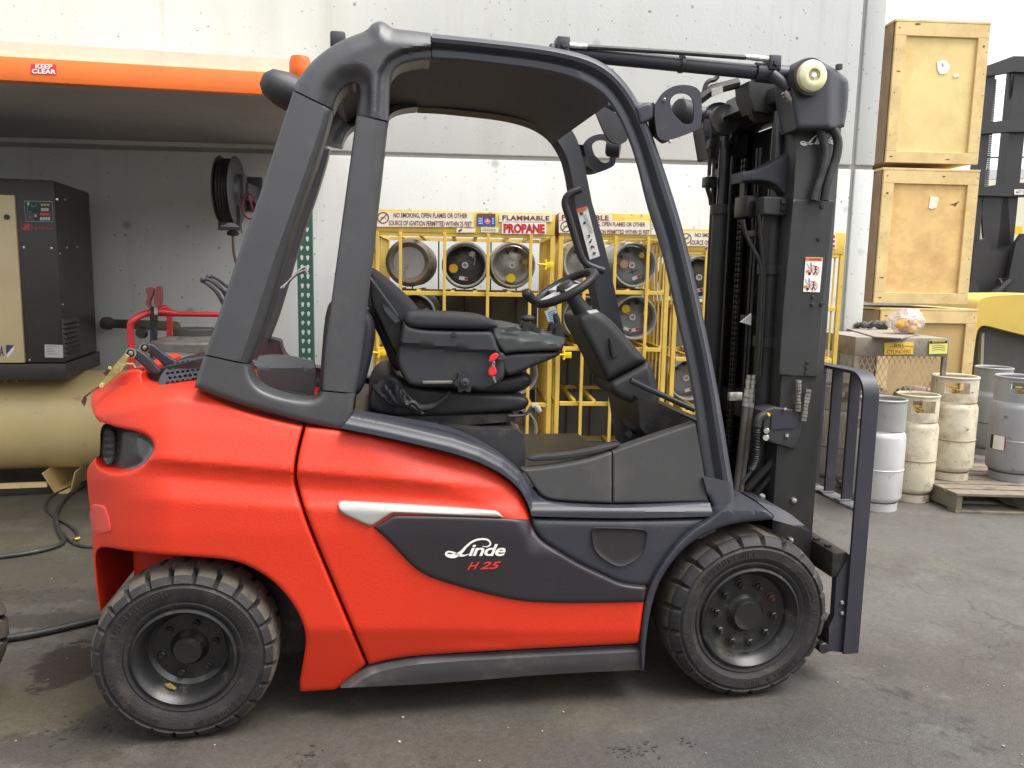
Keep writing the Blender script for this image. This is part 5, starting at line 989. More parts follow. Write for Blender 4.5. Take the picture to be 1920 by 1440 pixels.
# compressor
c0 = AD(125, 712, 5.2); c1 = AD(187, 682, 6.0); cs = np.array([c1[0] - c0[0], c1[1] - c0[1], 0]); CD = float(np.linalg.norm(cs)); cs /= CD; cr = np.array([cs[1], -cs[0], 0])
def cf(a, b_, c): return np.array([c0[0], c0[1], 0]) + cr * a + cs * b_ + np.array([0, 0, c])
def cfront(x, y, off=0.): r = ray(x, y); t = ((np.array([c0[0], c0[1], H_CAM]) - CAM) @ cs - off) / (cs @ r); return CAM + r * t
def cside(x, y, off=0.): r = ray(x, y); t = ((np.array([c0[0], c0[1], H_CAM]) - CAM) @ cr + off) / (cr @ r); return CAM + r * t
zc0 = cfront(100, 681)[2]; zc1 = cfront(60, 336)[2]; zcb = cfront(60, 713)[2]
DGR = mat('dark_compressor_paint', (.036, .031, .028), .45, bump=.12, bscale=90, var=.08, dirt=(.07, .06, .05), dscale=6, dlo=.55, dhi=.85)
TANK = mat('cream_tank_paint', (.64, .5, .24), .42, var=.08, vscale=3, bump=.06, bscale=40, dirt=(.14, .1, .06), dscale=5, dlo=.62, dhi=.8, dirt2=(.06, .045, .03), d2scale=22, d2lo=.7, d2hi=.74)
comp = thing('air_compressor', 'dark and cream screw air compressor on a horizontal cream tank, under the orange rack', 'compressor', tuple(cf(-.6, .4, 0)))
b = MB(); b.box(-1.6, -.012, .012, CD, zc0, zc1, cf, .012); hou = b.build('compressor_housing', DGR, comp)
b = MB(); b.box(-1.62, .0, 0, CD + .02, zcb, zc0 - .003, cf, .008); b.build('compressor_base', DGR, comp)
xl0 = float((cfront(36, 500) - cf(0, 0, 0)) @ cr); pz1 = cfront(20, 366)[2]; pz0 = cfront(20, 680)[2]
b = MB(); b.box(-1.59, xl0, -.01, .015, pz0, pz1, cf, .004); fp = b.build('front_panel', mat('cream_panel', (.6, .49, .28), .45, var=.05), comp)
b = MB(); b.cyl(cfront(13, 407, .02), cfront(13, 407, -.01), .017, 16); b.build('panel_lock', BLK, fp)
onp = lambda x, y: cfront(x, y, .0125); onp2 = lambda x, y: cfront(x, y, .014)
b = MB(); decal_text(b, 'A', [(-1, 649), (7, 649), (7, 668), (-1, 668)], onp, bold=.02); b.build('panel_lettering', mat('navy_ink', (.04, .04, .12), .5), fp, 0)
b = MB(); b.add([onp(x, y) for x, y in ((11, 647), (26, 647), (12, 664))], [(0, 1, 2)]); b.build('logo_triangle', MATS['navy_ink'], fp, 0)
b = MB(); b.add([onp(x, y) for x, y in ((26.6, 649), (26.6, 656), (14, 671), (12, 666))], [(0, 1, 2, 3)]); b.build('logo_triangle', WHITE, fp, 0)
onc = lambda x, y: cfront(x, y, -.009); onc2 = lambda x, y: cfront(x, y, -.0075)
b = MB()
ribbon(b, [(45.5, 377), (98, 378), (99.5, 416), (47.5, 415)], .8, onc2, True); b.build('control_outline', mat('pale_line', (.5, .55, .5), .5), hou, 0)
b = MB(); b.add([onc(x, y) for x, y in R4(45, 376.5, 99.5, 416.5)], [(0, 1, 2, 3)]); cp_ = b.build('control_panel', mat('control_black', (.015, .02, .02), .3), hou, 0)
def cells(name, m, L):
    b = MB()
    for x, y, w_, h_ in L: b.add([onc2(p, q) for p, q in R4(x, y, x + w_, y + h_)], [(0, 1, 2, 3)])
    return b.build(name, m, cp_, 0)
cells('control_button', mat('pale_key', (.45, .52, .45), .5), [(51, 379, 4, 6), (77, 390, 4, 6), (82, 390, 4, 6), (87, 390, 4, 6), (65, 402, 3.5, 5), (75, 407, 4, 6), (80, 407, 4, 6), (85, 407, 4, 6), (90, 407, 4, 6), (77, 382, 3, 4)])
cells('control_button', mat('red_display', (.6, .05, .05), .4), [(75, 399, 17, 5), (94, 397, .8, 9)]); cells('control_button', mat('brown_display', (.2, .07, .03), .4), [(53, 404, 9, 6)])
cells('control_button', mat('amber', (.6, .45, .1), .4), [(82, 382, 4, 4), (88, 382, 4, 4)]); cells('control_button', mat('teal', (.12, .35, .35), .4), [(51, 387, .8, 11), (51, 397, 9, .8), (59, 382, .8, 5), (59, 387, 8, .8), (67, 381, .8, 6), (50, 401, 14, .7), (50, 401, .7, 11), (50, 412, 14, .7)])
b = MB(); RI_ = mat('faded_red_ink', (.55, .07, .06), .5); ribbon(b, circ(50, 425.5, 10, 6, 24), .9, onc2, True); decal_text(b, 'IR', [(44, 421), (57, 421), (56, 430), (43, 430)], onc2, shear=.2, bold=.05); decal_text(b, 'Ingersoll Rand', [(61, 425), (100, 425.5), (100, 431.5), (61, 431)], onc2); b.build('maker_lettering', RI_, hou, 0)
b = MB(); decal(b, [(83.5, 646), (118, 647), (118.5, 671), (84, 670)], lambda x, y: cfront(x, y, -.006)); lb_ = b.build('data_plate', mat('grey_label', (.5, .5, .48), .5), hou, 0)
b = MB()
for k in range(4): ribbon(b, [(87, 650 + k * 4.5), (87 + rnd.uniform(8, 26), 650.2 + k * 4.5)], .6, lambda x, y: cfront(x, y, -.002))
b.build('plate_print', BLACKINK, lb_, 0)
b = MB()
for x, y in ((107, 374), (45, 464), (97, 465.5), (112, 475), (126, 464), (144, 463), (117.5, 571), (56, 675), (122, 664), (122, 374)):
    fn_ = cfront if x < 112 else cside; p = fn_(x, y, -.012 if fn_ is cfront else -.012); ax = -cs if fn_ is cfront else cr
    b = MB(); b.lathe([(.0085, 0), (.007, .004), (0, .005)], p, ax, 12); b.build('panel_screw', STEEL, hou)
b = MB()   # louvred vent on the side, slats one by one
vent = []
vz = [cside(120, 597 + k * 9.2)[2] for k in range(9)]; va = float((cside(121, 640) - cf(0, 0, 0)) @ cs); vb_ = float((cside(147, 632) - cf(0, 0, 0)) @ cs)
for k in range(8):
    b = MB(); z0, z1 = vz[k + 1], vz[k]; b.hexa([cf(-.012, va, z0), cf(.018, va, z0), cf(.018, vb_, z0), cf(-.012, vb_, z0), cf(-.012, va, z1), cf(-.006, va, z1), cf(-.006, vb_, z1), cf(-.012, vb_, z1)]); b.build('vent_slat', mat('vent_grey', (.05, .047, .043), .5), hou, 0)
ct = cf(0, .45, 0); zt2 = cfront(60, 716)[2]; tr = .345; tz = zt2 - tr + .02
b = MB(); tl = 1.9
prof = [(0, -tl)] + [(tr * math.sin(a), -tl + .15 * (1 - math.cos(a))) for a in np.linspace(.3, math.pi / 2, 6)] + [(tr, .30)] + [(tr * math.cos(a), .30 + .17 * math.sin(a)) for a in np.linspace(.1, math.pi / 2, 10)]
b.lathe(prof, cf(0, .45, tz), cr, 48); tank = b.build('air_tank', TANK, comp, 50)
b = MB(); b.lathe([(tr + .001, .285), (tr + .004, .29), (tr + .004, .3), (tr + .001, .305)], cf(0, .45, tz), cr, 48, cap=False); b.build('tank_weld', TANK, tank)
for a in (-.12, -1.5):
    b = MB(); 
    for s_ in (-1, 1): b.prism([cf(a + s_ * .1, .12, tz - tr + .03), cf(a + s_ * .1, .78, tz - tr + .03), cf(a + s_ * .045, .72, .0), cf(a + s_ * .045, .18, .0)], cr * .008)
    b.box(a - .05, a + .06, .18, .72, 0, .008, cf); b.build('tank_foot', TANK, tank, 0)
b = MB(); b.box(-1.9, -.2, .14, .18, .06, .09, cf); b.build('tank_rail', TANK, tank, 0)
for a in (-.45, -.38, -1.3):
    b = MB(); b.prism([cf(a, .2, zcb), cf(a, .75, zcb), cf(a, .6, zcb - .12), cf(a, .35, zcb - .12)], cr * .008); b.build('housing_bracket', TANK, tank, 0)
b = MB(); b.tube([cf(-.08, .7, zcb), cf(-.09, .7, zcb - .09), cf(-.1, .7, zcb - .16)], .018, 10); b.build('tank_pipe', GREASE, tank)

# hose reel on the wall
dR = float(AD(430, 358, 6.0) @ WN); rcx, rcz = wu(430, 358, dR); reel = thing('hose_reel', 'black spring hose reel bracketed to the wall, left of the cab pillar', 'hose reel', tuple(wf(rcx, dR, rcz)))
RG = mat('reel_grey_paint', (.06, .06, .065), .45, var=.1); b = MB(); RRr = .25
prof = [(.03, -.085), (RRr - .01, -.085), (RRr, -.08), (RRr, -.076), (RRr - .01, -.074), (.12, -.07), (.11, -.06)]
b.lathe([(.03, -.06), (RRr - .008, -.06), (RRr, -.056), (RRr - .002, -.052), (.1, -.047), (.1, .047), (RRr - .002, .052), (RRr, .056), (RRr - .008, .06), (.12, .063), (.1, .09), (.05, .095), (0, .095)], wf(rcx, dR, rcz), WU, 48); b.build('reel_drum', RG, reel, 30)
hz = MB()
for i in range(4):
    for rr in (.2, .22): hz.tube([wf(rcx - .033 + i * .022, dR + rr * math.cos(a), rcz + rr * math.sin(a)) for a in np.linspace(0, 2 * math.pi, 40, endpoint=False)], .0115, 8, closed=True)
hz.build('coiled_hose', HOSE, reel, 60)
b = MB(); b.box(rcx + .07, rcx + .12, dR - .05, dR + .05, rcz - .05, rcz + .12, wf, .01); b.box(rcx + .1, rcx + .14, dR, DW - .002, rcz - .06, rcz + .06, wf, .006); b.box(rcx - .02, rcx + .16, DW - .02, DW - .001, rcz - .12, rcz + .14, wf, .005)
b.box(rcx - .08, rcx + .08, dR - .04, dR + .02, rcz - RRr - .035, rcz - RRr - .01, wf, .005); b.box(rcx - .08, rcx - .07, dR - .03, dR + .01, rcz - RRr - .01, rcz - .02, wf); b.box(rcx + .07, rcx + .08, dR - .03, dR + .01, rcz - RRr - .01, rcz - .02, wf); b.build('reel_arm', RG, reel)
b = MB(); b.lathe([(.02, 0), (.04, .005), (.045, .02), (.035, .035), (.015, .04)], wf(rcx + .02, dR - .01, rcz - RRr - .075), (0, 0, 1), 20); b.build('hose_stop', RUB, reel)
b = MB(); b.tube(smooth3([wf(rcx + .02, dR - .01, rcz - RRr - .06), wf(rcx + .02, dR - .01, rcz - RRr - .2), wf(rcx + .06, dR - .01, rcz - RRr - .36), wf(rcx + .11, dR, rcz - RRr - .7), wf(rcx + .14, dR + .05, rcz - RRr - 1.1), wf(rcx + .14, dR + .1, .02)], 3), .0105, 8); b.build('hanging_hose', mat('brown_hose', (.16, .1, .07), .6), reel, 60)
b = MB(); b.tube([wf(rcx + .15 + .05 * math.cos(a), dR - .03, rcz - .11 + .09 * math.sin(a)) for a in np.linspace(0, 2 * math.pi, 20, endpoint=False)], .007, 6, closed=True); b.tube([wf(rcx + .15, dR - .02, rcz - .06), wf(rcx + .17, dR - .02, rcz - .13), wf(rcx + .22, dR, rcz - .15)], .009, 8); b.build('feed_hose', mat('red_hose', (.3, .03, .04), .5), reel)

# red tank cart
dC = 4.95; cc0 = G(366, 900); ctr = AD(366, 640, dC); cart = thing('drain_cart', 'red tubular cart carrying a steel drum with a grey lid, behind the truck', 'cart', (float(ctr[0]), float(ctr[1]), 0))
REDT = mat('red_tube_paint', (.5, .025, .03), .4, var=.1, bump=.08, bscale=60, dirt=(.15, .04, .03), dscale=20, dlo=.62, dhi=.75)
b = MB(); r_ = .0135
for dy in (0.0,):
    b.tube(smooth3([AD(247, 690, dC - .2) * [1, 1, 0] + [0, 0, .05], AD(247, 660, dC - .2), AD(243, 612, dC - .2), AD(248, 599, dC - .2), AD(284, 583, dC - .08), AD(330, 588, dC + .0)], 2), .02, 12)
b.tube(smooth3([AD(296, 590, dC + .22), AD(304, 577, dC + .24), AD(314, 576, dC + .26), AD(318, 592, dC + .26), AD(318, 640, dC + .26), AD(318, 640, dC + .26) * [1, 1, 0] + [0, 0, .1]], 2), .018, 12)
b.tube([AD(292, 588, dC), AD(440, 590, dC), AD(470, 592, dC + .1)], .016, 12); b.tube([AD(470, 592, dC + .1), AD(470, 592, dC + .1) * [1, 1, 0] + [0, 0, .1]], .016, 12)
fr2 = b.build('cart_frame', REDT, cart, 60)
LID = mat('dusty_lid', (.14, .13, .115), .6, var=.2, vscale=12, dirt=(.06, .05, .04), dscale=9); DR = .25; zl = AD(366, 652, dC)[2]; zl2 = AD(366, 632, dC)[2]
b = MB(); b.lathe([(0, .16), (DR - .01, .16), (DR - .004, .2), (DR - .004, zl - .16), (DR, zl - .155), (DR, zl - .145), (DR - .004, zl - .14), (DR - .004, zl), (0, zl)], (ctr[0], ctr[1], 0), (0, 0, 1), 40); dm = b.build('steel_drum', mat('dull_stainless', (.38, .36, .33), .4, .85, var=.25, vscale=7, dirt=(.12, .1, .07), dscale=7, dlo=.6, dhi=.8), cart, 40)
b = MB(); b.lathe([(DR + .004, zl - .005), (DR + .006, zl + .04), (DR, zl + .048), (.14, zl + .075), (.13, zl + .078), (.0, zl + .08)], (ctr[0], ctr[1], 0), (0, 0, 1), 40); b.build('drum_lid', LID, dm, 35)
b = MB(); b.lathe([(.125, zl + .078), (.125, zl + .115), (.118, zl + .122), (0, zl + .122)], (ctr[0], ctr[1], 0), (0, 0, 1), 32); b.build('filler_cap', mat('dark_cap', (.05, .045, .04), .6), dm, 35)
b = MB(); b.box(ctr[0] - .3, ctr[0] + .3, ctr[1] - .25, ctr[1] + .25, .1, .14, bev=.01); b.build('cart_deck', REDT, cart)
for dx in (-.26, .26):
    b = MB(); b.lathe([(.0, -.02), (.05, -.02), (.06, -.012), (.06, .012), (.05, .02), (0, .02)], (ctr[0] + dx, ctr[1] - .2, .06), (0, 1, 0), 24); b.build('cart_wheel', RUB, cart)
gun = thing('dispensing_gun', 'dull red dispensing gun hanging nose down on the red cart frame', 'hose gun', tuple(AD(290, 620, dC - .12)))
GR = mat('dull_red_grip', (.22, .05, .05), .55, var=.15); dG = dC - .13
b = MB()
for pts in ([(292, 537), (300, 536), (303, 545), (301, 572), (296, 578), (289, 576), (288, 560)], [(273, 541), (279, 538), (288, 541), (287, 550), (282, 560), (279, 570), (283, 578), (275, 576), (273, 566), (277, 555), (273, 548)]):
    P3 = [AD(x, y, dG) for x, y in chaikin(pts, 2)]; b.prism(P3, FH * .03)
b.build('gun_grip', GR, gun, 40)
b = MB(); b.cyl(AD(292, 577, dG), AD(292.5, 590, dG), .011, 12); b.build('gun_swivel', ZINC, gun)
b = MB(); b.tube([AD(285, 575, dG + .03), AD(285, 690, dG + .03)], .012, 10); b.tube([AD(292.5, 590, dG), AD(291, 650, dG), AD(290, 700, dG)], .009, 10)
for i in range(24): b.lathe([(.009, 0), (.0125, .002), (.0125, .006), (.009, .008)], AD(292.5 - i * .08, 592 + i * 3.6, dG), (0, 0, -1), 12)
b.build('gun_hose', HOSE, gun)
pp = thing('wall_pipe', 'short rusty brown pipe sticking out of a hole in the wall by the red cart', 'pipe', tuple(W(205, 610, DW - .1)))
b = MB(); a_ = W(199, 606, DW - .06); e_ = AD(330, 612, 5.3); b.cyl(a_, e_, .034, 18); b.build('pipe', mat('rusty_pipe', (.12, .085, .06), .7, var=.3, vscale=12), pp)
b = MB(); b.lathe([(.036, 0), (.05, .005), (.05, .05), (.036, .055)], a_, np.array(e_) - np.array(a_), 18); b.build('pipe_collar', mat('dark_rust', (.07, .045, .035), .7), pp)
b = MB(); b.lathe([(0, -.02), (.03, -.02), (.036, -.01), (.036, .01), (0, .02)], AD(266, 624, 4.9), FH, 18); b.tube([AD(258, 614, 4.95), AD(266, 624, 4.9)], .01, 8); b.build('drain_valve', GREASE, pp)

# =================================================================== GAS CYLINDERS (local: axis +Z, base at 0)
CYL = {}
def cylmats():
    return {'grey': mat('tank_grey', (.3, .3, .29), .5, .1, var=.1, vscale=6, dirt=(.13, .11, .09), dscale=8, dlo=.58, dhi=.74, dirt2=(.05, .04, .035), d2scale=18, d2lo=.68, d2hi=.72),
            'silver': mat('tank_silver', (.62, .62, .61), .33, .35, var=.06, vscale=9, bump=.05, bscale=60, dirt=(.38, .37, .34), dscale=16, dlo=.6, dhi=.75),
            'cream': mat('tank_cream', (.6, .54, .41), .55, var=.1, vscale=8, dirt=(.3, .23, .15), dscale=6, dlo=.47, dhi=.72, dirt2=(.13, .07, .04), d2scale=22, d2lo=.61, d2hi=.67, bump=.08, bscale=40),
            'bluegrey': mat('tank_bluegrey', (.3, .3, .31), .42, .15, var=.06, vscale=6, dirt=(.12, .11, .1), dscale=12, dlo=.6, dhi=.72, dirt2=(.05, .045, .04), d2scale=24, d2lo=.68, d2hi=.72),
            'alu': mat('tank_aluminium', (.55, .53, .49), .3, .8, var=.12, vscale=10, dirt=(.2, .17, .13), dscale=9), 'brown': mat('tank_brown', (.13, .105, .085), .6, var=.2, vscale=10, dirt=(.06, .045, .035), dscale=14), 'dark': mat('tank_dark', (.09, .085, .08), .5, .2, var=.15, vscale=10, dirt=(.2, .18, .15), dscale=10)}
CM = cylmats()
RUSTL = mat('rust_line', (.2, .1, .05), .7, var=.3)
def body_profile(R, h, coll):
    P = [(0, .05)] + [(R * math.sin(a), .03 + .07 * (1 - math.cos(a))) for a in np.linspace(.35, math.pi / 2, 8)]
    zs = h - coll; P += [(R, zs * .5 - .004), (R + .0035, zs * .5), (R, zs * .5 + .004)]
    P += [(R * math.cos(a) ** .8 if math.cos(a) > 0 else 0, zs - .075 + .09 * math.sin(a)) for a in np.linspace(.05, math.pi / 2 - .02, 9)]
    return P
def collar_mesh(R, z0, z1, win, th=.006, n=64):
    """ring wall with window openings given as (centre angle, half width, z0, z1) and a rolled rim"""
    b = MB(); zs = sorted({z0, z1, *[w_[2] for w_ in win], *[w_[3] for w_ in win]}); vs = []; fs = []
    for k, z in enumerate(zs):
        for rr in (R, R - th):
            for j in range(n): a = 2 * math.pi * j / n; vs.append((rr * math.cos(a), rr * math.sin(a), z))
    ix = lambda k, s_, j: (k * 2 + s_) * n + j % n; solid = {}
    for k in range(len(zs) - 1):
        for j in range(n):
            a = 2 * math.pi * (j + .5) / n; zm = (zs[k] + zs[k + 1]) / 2
            solid[k, j] = not any(abs((a - w_[0] + math.pi) % (2 * math.pi) - math.pi) < w_[1] and w_[2] < zm < w_[3] for w_ in win)
    for (k, j), s_ in solid.items():
        if not s_: continue
        fs += [(ix(k, 0, j), ix(k, 0, j + 1), ix(k + 1, 0, j + 1), ix(k + 1, 0, j)), (ix(k, 1, j), ix(k + 1, 1, j), ix(k + 1, 1, j + 1), ix(k, 1, j + 1))]
        if not solid.get((k, (j + 1) % n), False): fs.append((ix(k, 0, j + 1), ix(k, 1, j + 1), ix(k + 1, 1, j + 1), ix(k + 1, 0, j + 1)))
        if not solid.get((k, (j - 1) % n), False): fs.append((ix(k, 0, j), ix(k + 1, 0, j), ix(k + 1, 1, j), ix(k, 1, j)))
        if not solid.get((k + 1, j), False): fs.append((ix(k + 1, 0, j), ix(k + 1, 0, j + 1), ix(k + 1, 1, j + 1), ix(k + 1, 1, j)))
        if not solid.get((k - 1, j), False): fs.append((ix(k, 0, j), ix(k, 1, j), ix(k, 1, j + 1), ix(k, 0, j + 1)))
    b.add(vs, fs); b.lathe([(R - .011, z1 - .006), (R - .008, z1 + .004), (R - .001, z1 + .008), (R + .005, z1 + .003), (R + .004, z1 - .006)], (0, 0, 0), (0, 0, 1), n, closed=True); return b
def std_cyl(label, R, h, m, pos, face, group, weld=None, coll=.14, cm=None, patch=False, tall=False):
    t = thing('gas_cylinder', label, 'gas cylinder', (0, 0, 0), group); m_ = CM[m]
    b = MB(); b.lathe(body_profile(R, h, coll), (0, 0, 0), (0, 0, 1), 48); body = b.build('tank_body', m_, t, 30)
    b = MB(); b.lathe([(R * .86, 0), (R * .86, .055), (R * .84, .055), (R * .84, 0)], (0, 0, 0), (0, 0, 1), 40, closed=True); b.build('foot_ring', m_, t, 40)
    if weld:
        b = MB(); z = (h - coll) * .5; b.lathe([(R + .003, z - .003), (R + .0045, z), (R + .003, z + .003)], (0, 0, 0), (0, 0, 1), 48, cap=False); b.build('weld_seam', weld, body, 0)
    zc = h - coll; wins = [(face + .0, .55, zc + .045, zc + coll - .03), (face + math.pi, .55, zc + .045, zc + coll - .03)]
    b = collar_mesh(R * .93, zc - .02, h, wins); b.build('collar', CM[cm] if cm else m_, t, 40)
    b = MB(); c = (0, 0); b.cyl((0, 0, zc), (0, 0, zc + .06), .014, 12); b.tube([(-.0, -.0, zc + .045), (.05 * math.cos(face + .5), .05 * math.sin(face + .5), zc + .047)], .011, 10); b.lathe([(0, -.006), (.026, -.006), (.028, 0), (.026, .006), (0, .006)], (0, 0, zc + .075), (0, 0, 1), 12); b.build('valve', BRASS, t)
    b = MB(); x, y = .07 * math.cos(face - .7), .07 * math.sin(face - .7); b.lathe([(.022, 0), (.022, .03), (.015, .034), (0, .034)], (x, y, zc - .01), (0, 0, 1), 14); b.build('gauge', GREASE, t)
    if patch:
        b = MB(); z0, z1 = (h - coll) * .5 - .07, (h - coll) * .5 + .03; aa = np.linspace(face - 1.05, face - .55, 7); vs = [(math.cos(a) * (R + .005), math.sin(a) * (R + .005), z) for z in (z0, z1) for a in aa]; b.add(vs, [(i, i + 1, i + 8, i + 7) for i in range(6)]); lb = b.build('cylinder_label', WHITE, body, 0)
        aa = np.linspace(face - 1.2, face - 1.05, 3); b = MB(); b.add([(math.cos(a) * (R + .005), math.sin(a) * (R + .005), z) for z in (z0, z1) for a in aa], [(i, i + 1, i + 4, i + 3) for i in range(2)]); b.build('label_edge', BLACKINK, lb, 0)
        aa = np.linspace(face - .57, face - .53, 2); b = MB(); b.add([(math.cos(a) * (R + .006), math.sin(a) * (R + .006), z) for z in (z0, z1) for a in aa], [(0, 1, 3, 2)]); b.build('label_edge', REDINK, lb, 0)
    t.location = tuple(map(float, pos)); return t
def faceang(p, off=0.): return math.atan2(-p[1], -p[0]) + off
def height_at(p, x, y): r = ray(x, y); k = (p[:2] @ p[:2]) / (r[:2] @ p[:2]); return (CAM + r * k)[2]
GRP = 'propane cylinders standing in the yard'
ps = G(1641, 950); hs_ = height_at(ps, 1650, 747)
std_cyl('silver gas cylinder standing on the ground right behind the load backrest', .158, hs_, 'silver', ps, faceang(ps, -.9), GRP, CM['silver'], .185, 'grey')
p2 = G(1705, 934); std_cyl('dirty cream gas cylinder standing on the ground between the silver one and the pallet', .150, height_at(p2, 1700, 738), 'cream', p2, faceang(p2, .35), GRP, RUSTL, .16)
p3 = G(1560, 905); std_cyl('dull grey gas cylinder half hidden behind the load backrest bars', .155, height_at(p3, 1562, 722), 'grey', p3, faceang(p3, .2), GRP, GREASE, .15)
# pallet
WOOD = mat('grey_pallet_wood', (.2, .165, .125), .8, var=.2, vscale=8, bump=.3, bscale=50, dirt=(.08, .065, .05), dscale=7)
q0 = G(1793, 962); q1 = G(1722, 930); q2 = G(1925, 966); pu = np.array([q2[0] - q0[0], q2[1] - q0[1], 0]); pu /= np.linalg.norm(pu); pn = np.array([-pu[1], pu[0], 0])
sdv = (q1 - q0) / np.linalg.norm(q1 - q0); pdl = .95
def pf(a, b_, c): return q0 + pu * a + (pn * .86 + pn * 0 + sdv * 0) * b_ + np.array([0, 0, c])
pn = sdv * 1.0; pn[2] = 0
def pf(a, b_, c): return np.array([q0[0], q0[1], 0]) + pu * a + pn * b_ + np.array([0, 0, c])
pal = thing('pallet', 'weathered wooden pallet on the ground carrying three gas cylinders', 'pallet', tuple(pf(.5, .45, 0)))
for a in (0, .5, 1.0): b = MB(); b.box(a, a + .04, .01, pdl - .01, .016, .118, pf, .003); b.build('stringer', WOOD, pal, 0)
for k in range(7): b = MB(); y = k * (pdl - .1) / 6; b.box(-.01, 1.05, y, y + .115, .12, .138, pf, .002); b.build('deck_board', WOOD, pal, 0)
for k in range(3): b = MB(); y = k * (pdl - .1) / 2; b.box(-.005, 1.045, y, y + .09, 0, .015, pf, .002); b.build('bottom_board', WOOD, pal, 0)
zp = .14
q = G(1774, 893, zp); std_cyl('tall cream rust-streaked gas cylinder on the left end of the pallet', .165, height_at(q, 1783, 705) - zp, 'cream', q, faceang(q, .15), GRP, RUSTL, .155)
q = G(1893, 896, zp); std_cyl('blue-grey gas cylinder with a white label at the front of the pallet', .168, height_at(q, 1893, 705) - zp, 'bluegrey', q, faceang(q, .25), GRP, None, .155, patch=True)
q = G(1848, 850, zp); std_cyl('light grey gas cylinder standing behind the two on the pallet', .15, height_at(q, 1845, 688) - zp, 'grey', q, faceang(q, .9), GRP, GREASE, .17)

# =================================================================== CYLINDER CAGES against the wall
def cage_cyl(label, u, z, d, kind, cap=None, group='cylinders lying in the yellow cages', face='valve', ring=None, seed=0):
    """cylinder lying with its valve end towards the camera"""
    t = thing('gas_cylinder', label, 'gas cylinder', (0, 0, 0), group); m_ = CM[kind]; R = .156; r2 = random.Random(seed)
    b = MB()     # local +Y goes away from the viewer
    if face == 'foot':
        b.lathe([(0, .02), (.085, .015), (.105, .005), (.112, .0), (.128, -.004), (.15, .02), (R, .06), (R, .62), (.1, .7), (0, .72)], (0, 0, 0), (0, 1, 0), 40); b.build('tank_body', m_, t, 40)
        b = MB(); b.lathe([(0, .006), (.1, .006), (.1, .012)], (0, 0, 0), (0, 1, 0), 40); b.build('tank_bottom', CM['bluegrey'], t, 40)
    else:
        b.lathe([(0, .10), (.09, .105), (.125, .12), (.15, .15), (R, .2), (R, .64), (.12, .70), (0, .72)], (0, 0, 0), (0, 1, 0), 40); b.build('tank_body', m_, t, 50)
        b = MB(); b.lathe([(.128, .12), (.13, .0), (.134, -.006), (.14, -.006), (.144, .0), (.142, .02), (.138, .03), (.138, .12)], (0, 0, 0), (0, 1, 0), 48, closed=True); b.build('collar', CM[ring] if ring else m_, t, 50)
        b = MB(); b.lathe([(0, .085), (.02, .085), (.022, .09), (.022, .11)], (0, 0, 0), (0, 1, 0), 20); gg = b.build('gauge', WHITE, t, 30)
        b = MB(); b.lathe([(0, .084), (.012, .084), (.012, .0845)], (0, 0, 0), (0, 1, 0), 14); b.build('gauge_face', mat('gauge_grey', (.3, .3, .28), .4), gg, 0)
        for cx, cz, cc in (cap or []):
            b = MB(); b.lathe([(0, .055), (.026, .055), (.03, .06), (.03, .075), (.012, .078), (.012, .11)], (cx, 0, cz), (0, 1, 0), 20); b.build('valve_cap', cc, t, 30)
        a = r2.uniform(.2, .9); b = MB(); vx, vz = .085 * math.cos(a), .085 * math.sin(a)
        b.prism([(vx + (.024 if i % 2 else .015) * math.cos(i * math.pi / 6), .05, vz + (.024 if i % 2 else .015) * math.sin(i * math.pi / 6)) for i in range(12)], (0, .012, 0)); b.cyl((vx, .055, vz), (vx, .12, vz), .009, 10); b.tube([(vx, .08, vz), (vx + .015, .08, vz - .035), (vx + .005, .09, vz - .07)], .007, 8); b.build('valve', BRASS if seed % 2 else ZINC, t)
        b = MB(); b.cyl((-.04, .085, .08), (-.04, .12, .08), .009, 10); b.cyl((.012, .085, .1), (.012, .12, .1), .013, 10); b.build('relief_valve', GREASE, t)
        for k in range(r2.choice((1, 2))):
            a = -1.5 + k * .6 + r2.uniform(-.4, .3); c, s_ = math.cos(a), math.sin(a); b = MB(); b.add([(c * r_ + -s_ * e, .099, s_ * r_ + c * e) for r_, e in ((.075, -.028), (.098, -.028), (.098, .028), (.075, .028))], [(0, 1, 2, 3)]); lb = b.build('cylinder_label', WHITE, t, 0)
            b = MB(); b.add([(c * (.086 + dx) - s_ * dy, .0975, s_ * (.086 + dx) + c * dy) for dx, dy in ((-.013, .018), (0, .031), (.013, .018), (0, .005))], [(0, 1, 2, 3)]); b.build('hazard_diamond', REDINK, lb, 0)
    t.location = tuple(wf(u, d, z)); t.rotation_euler = (0, r2.uniform(-.5, .5) if face != 'foot' else 0, -WA); return t
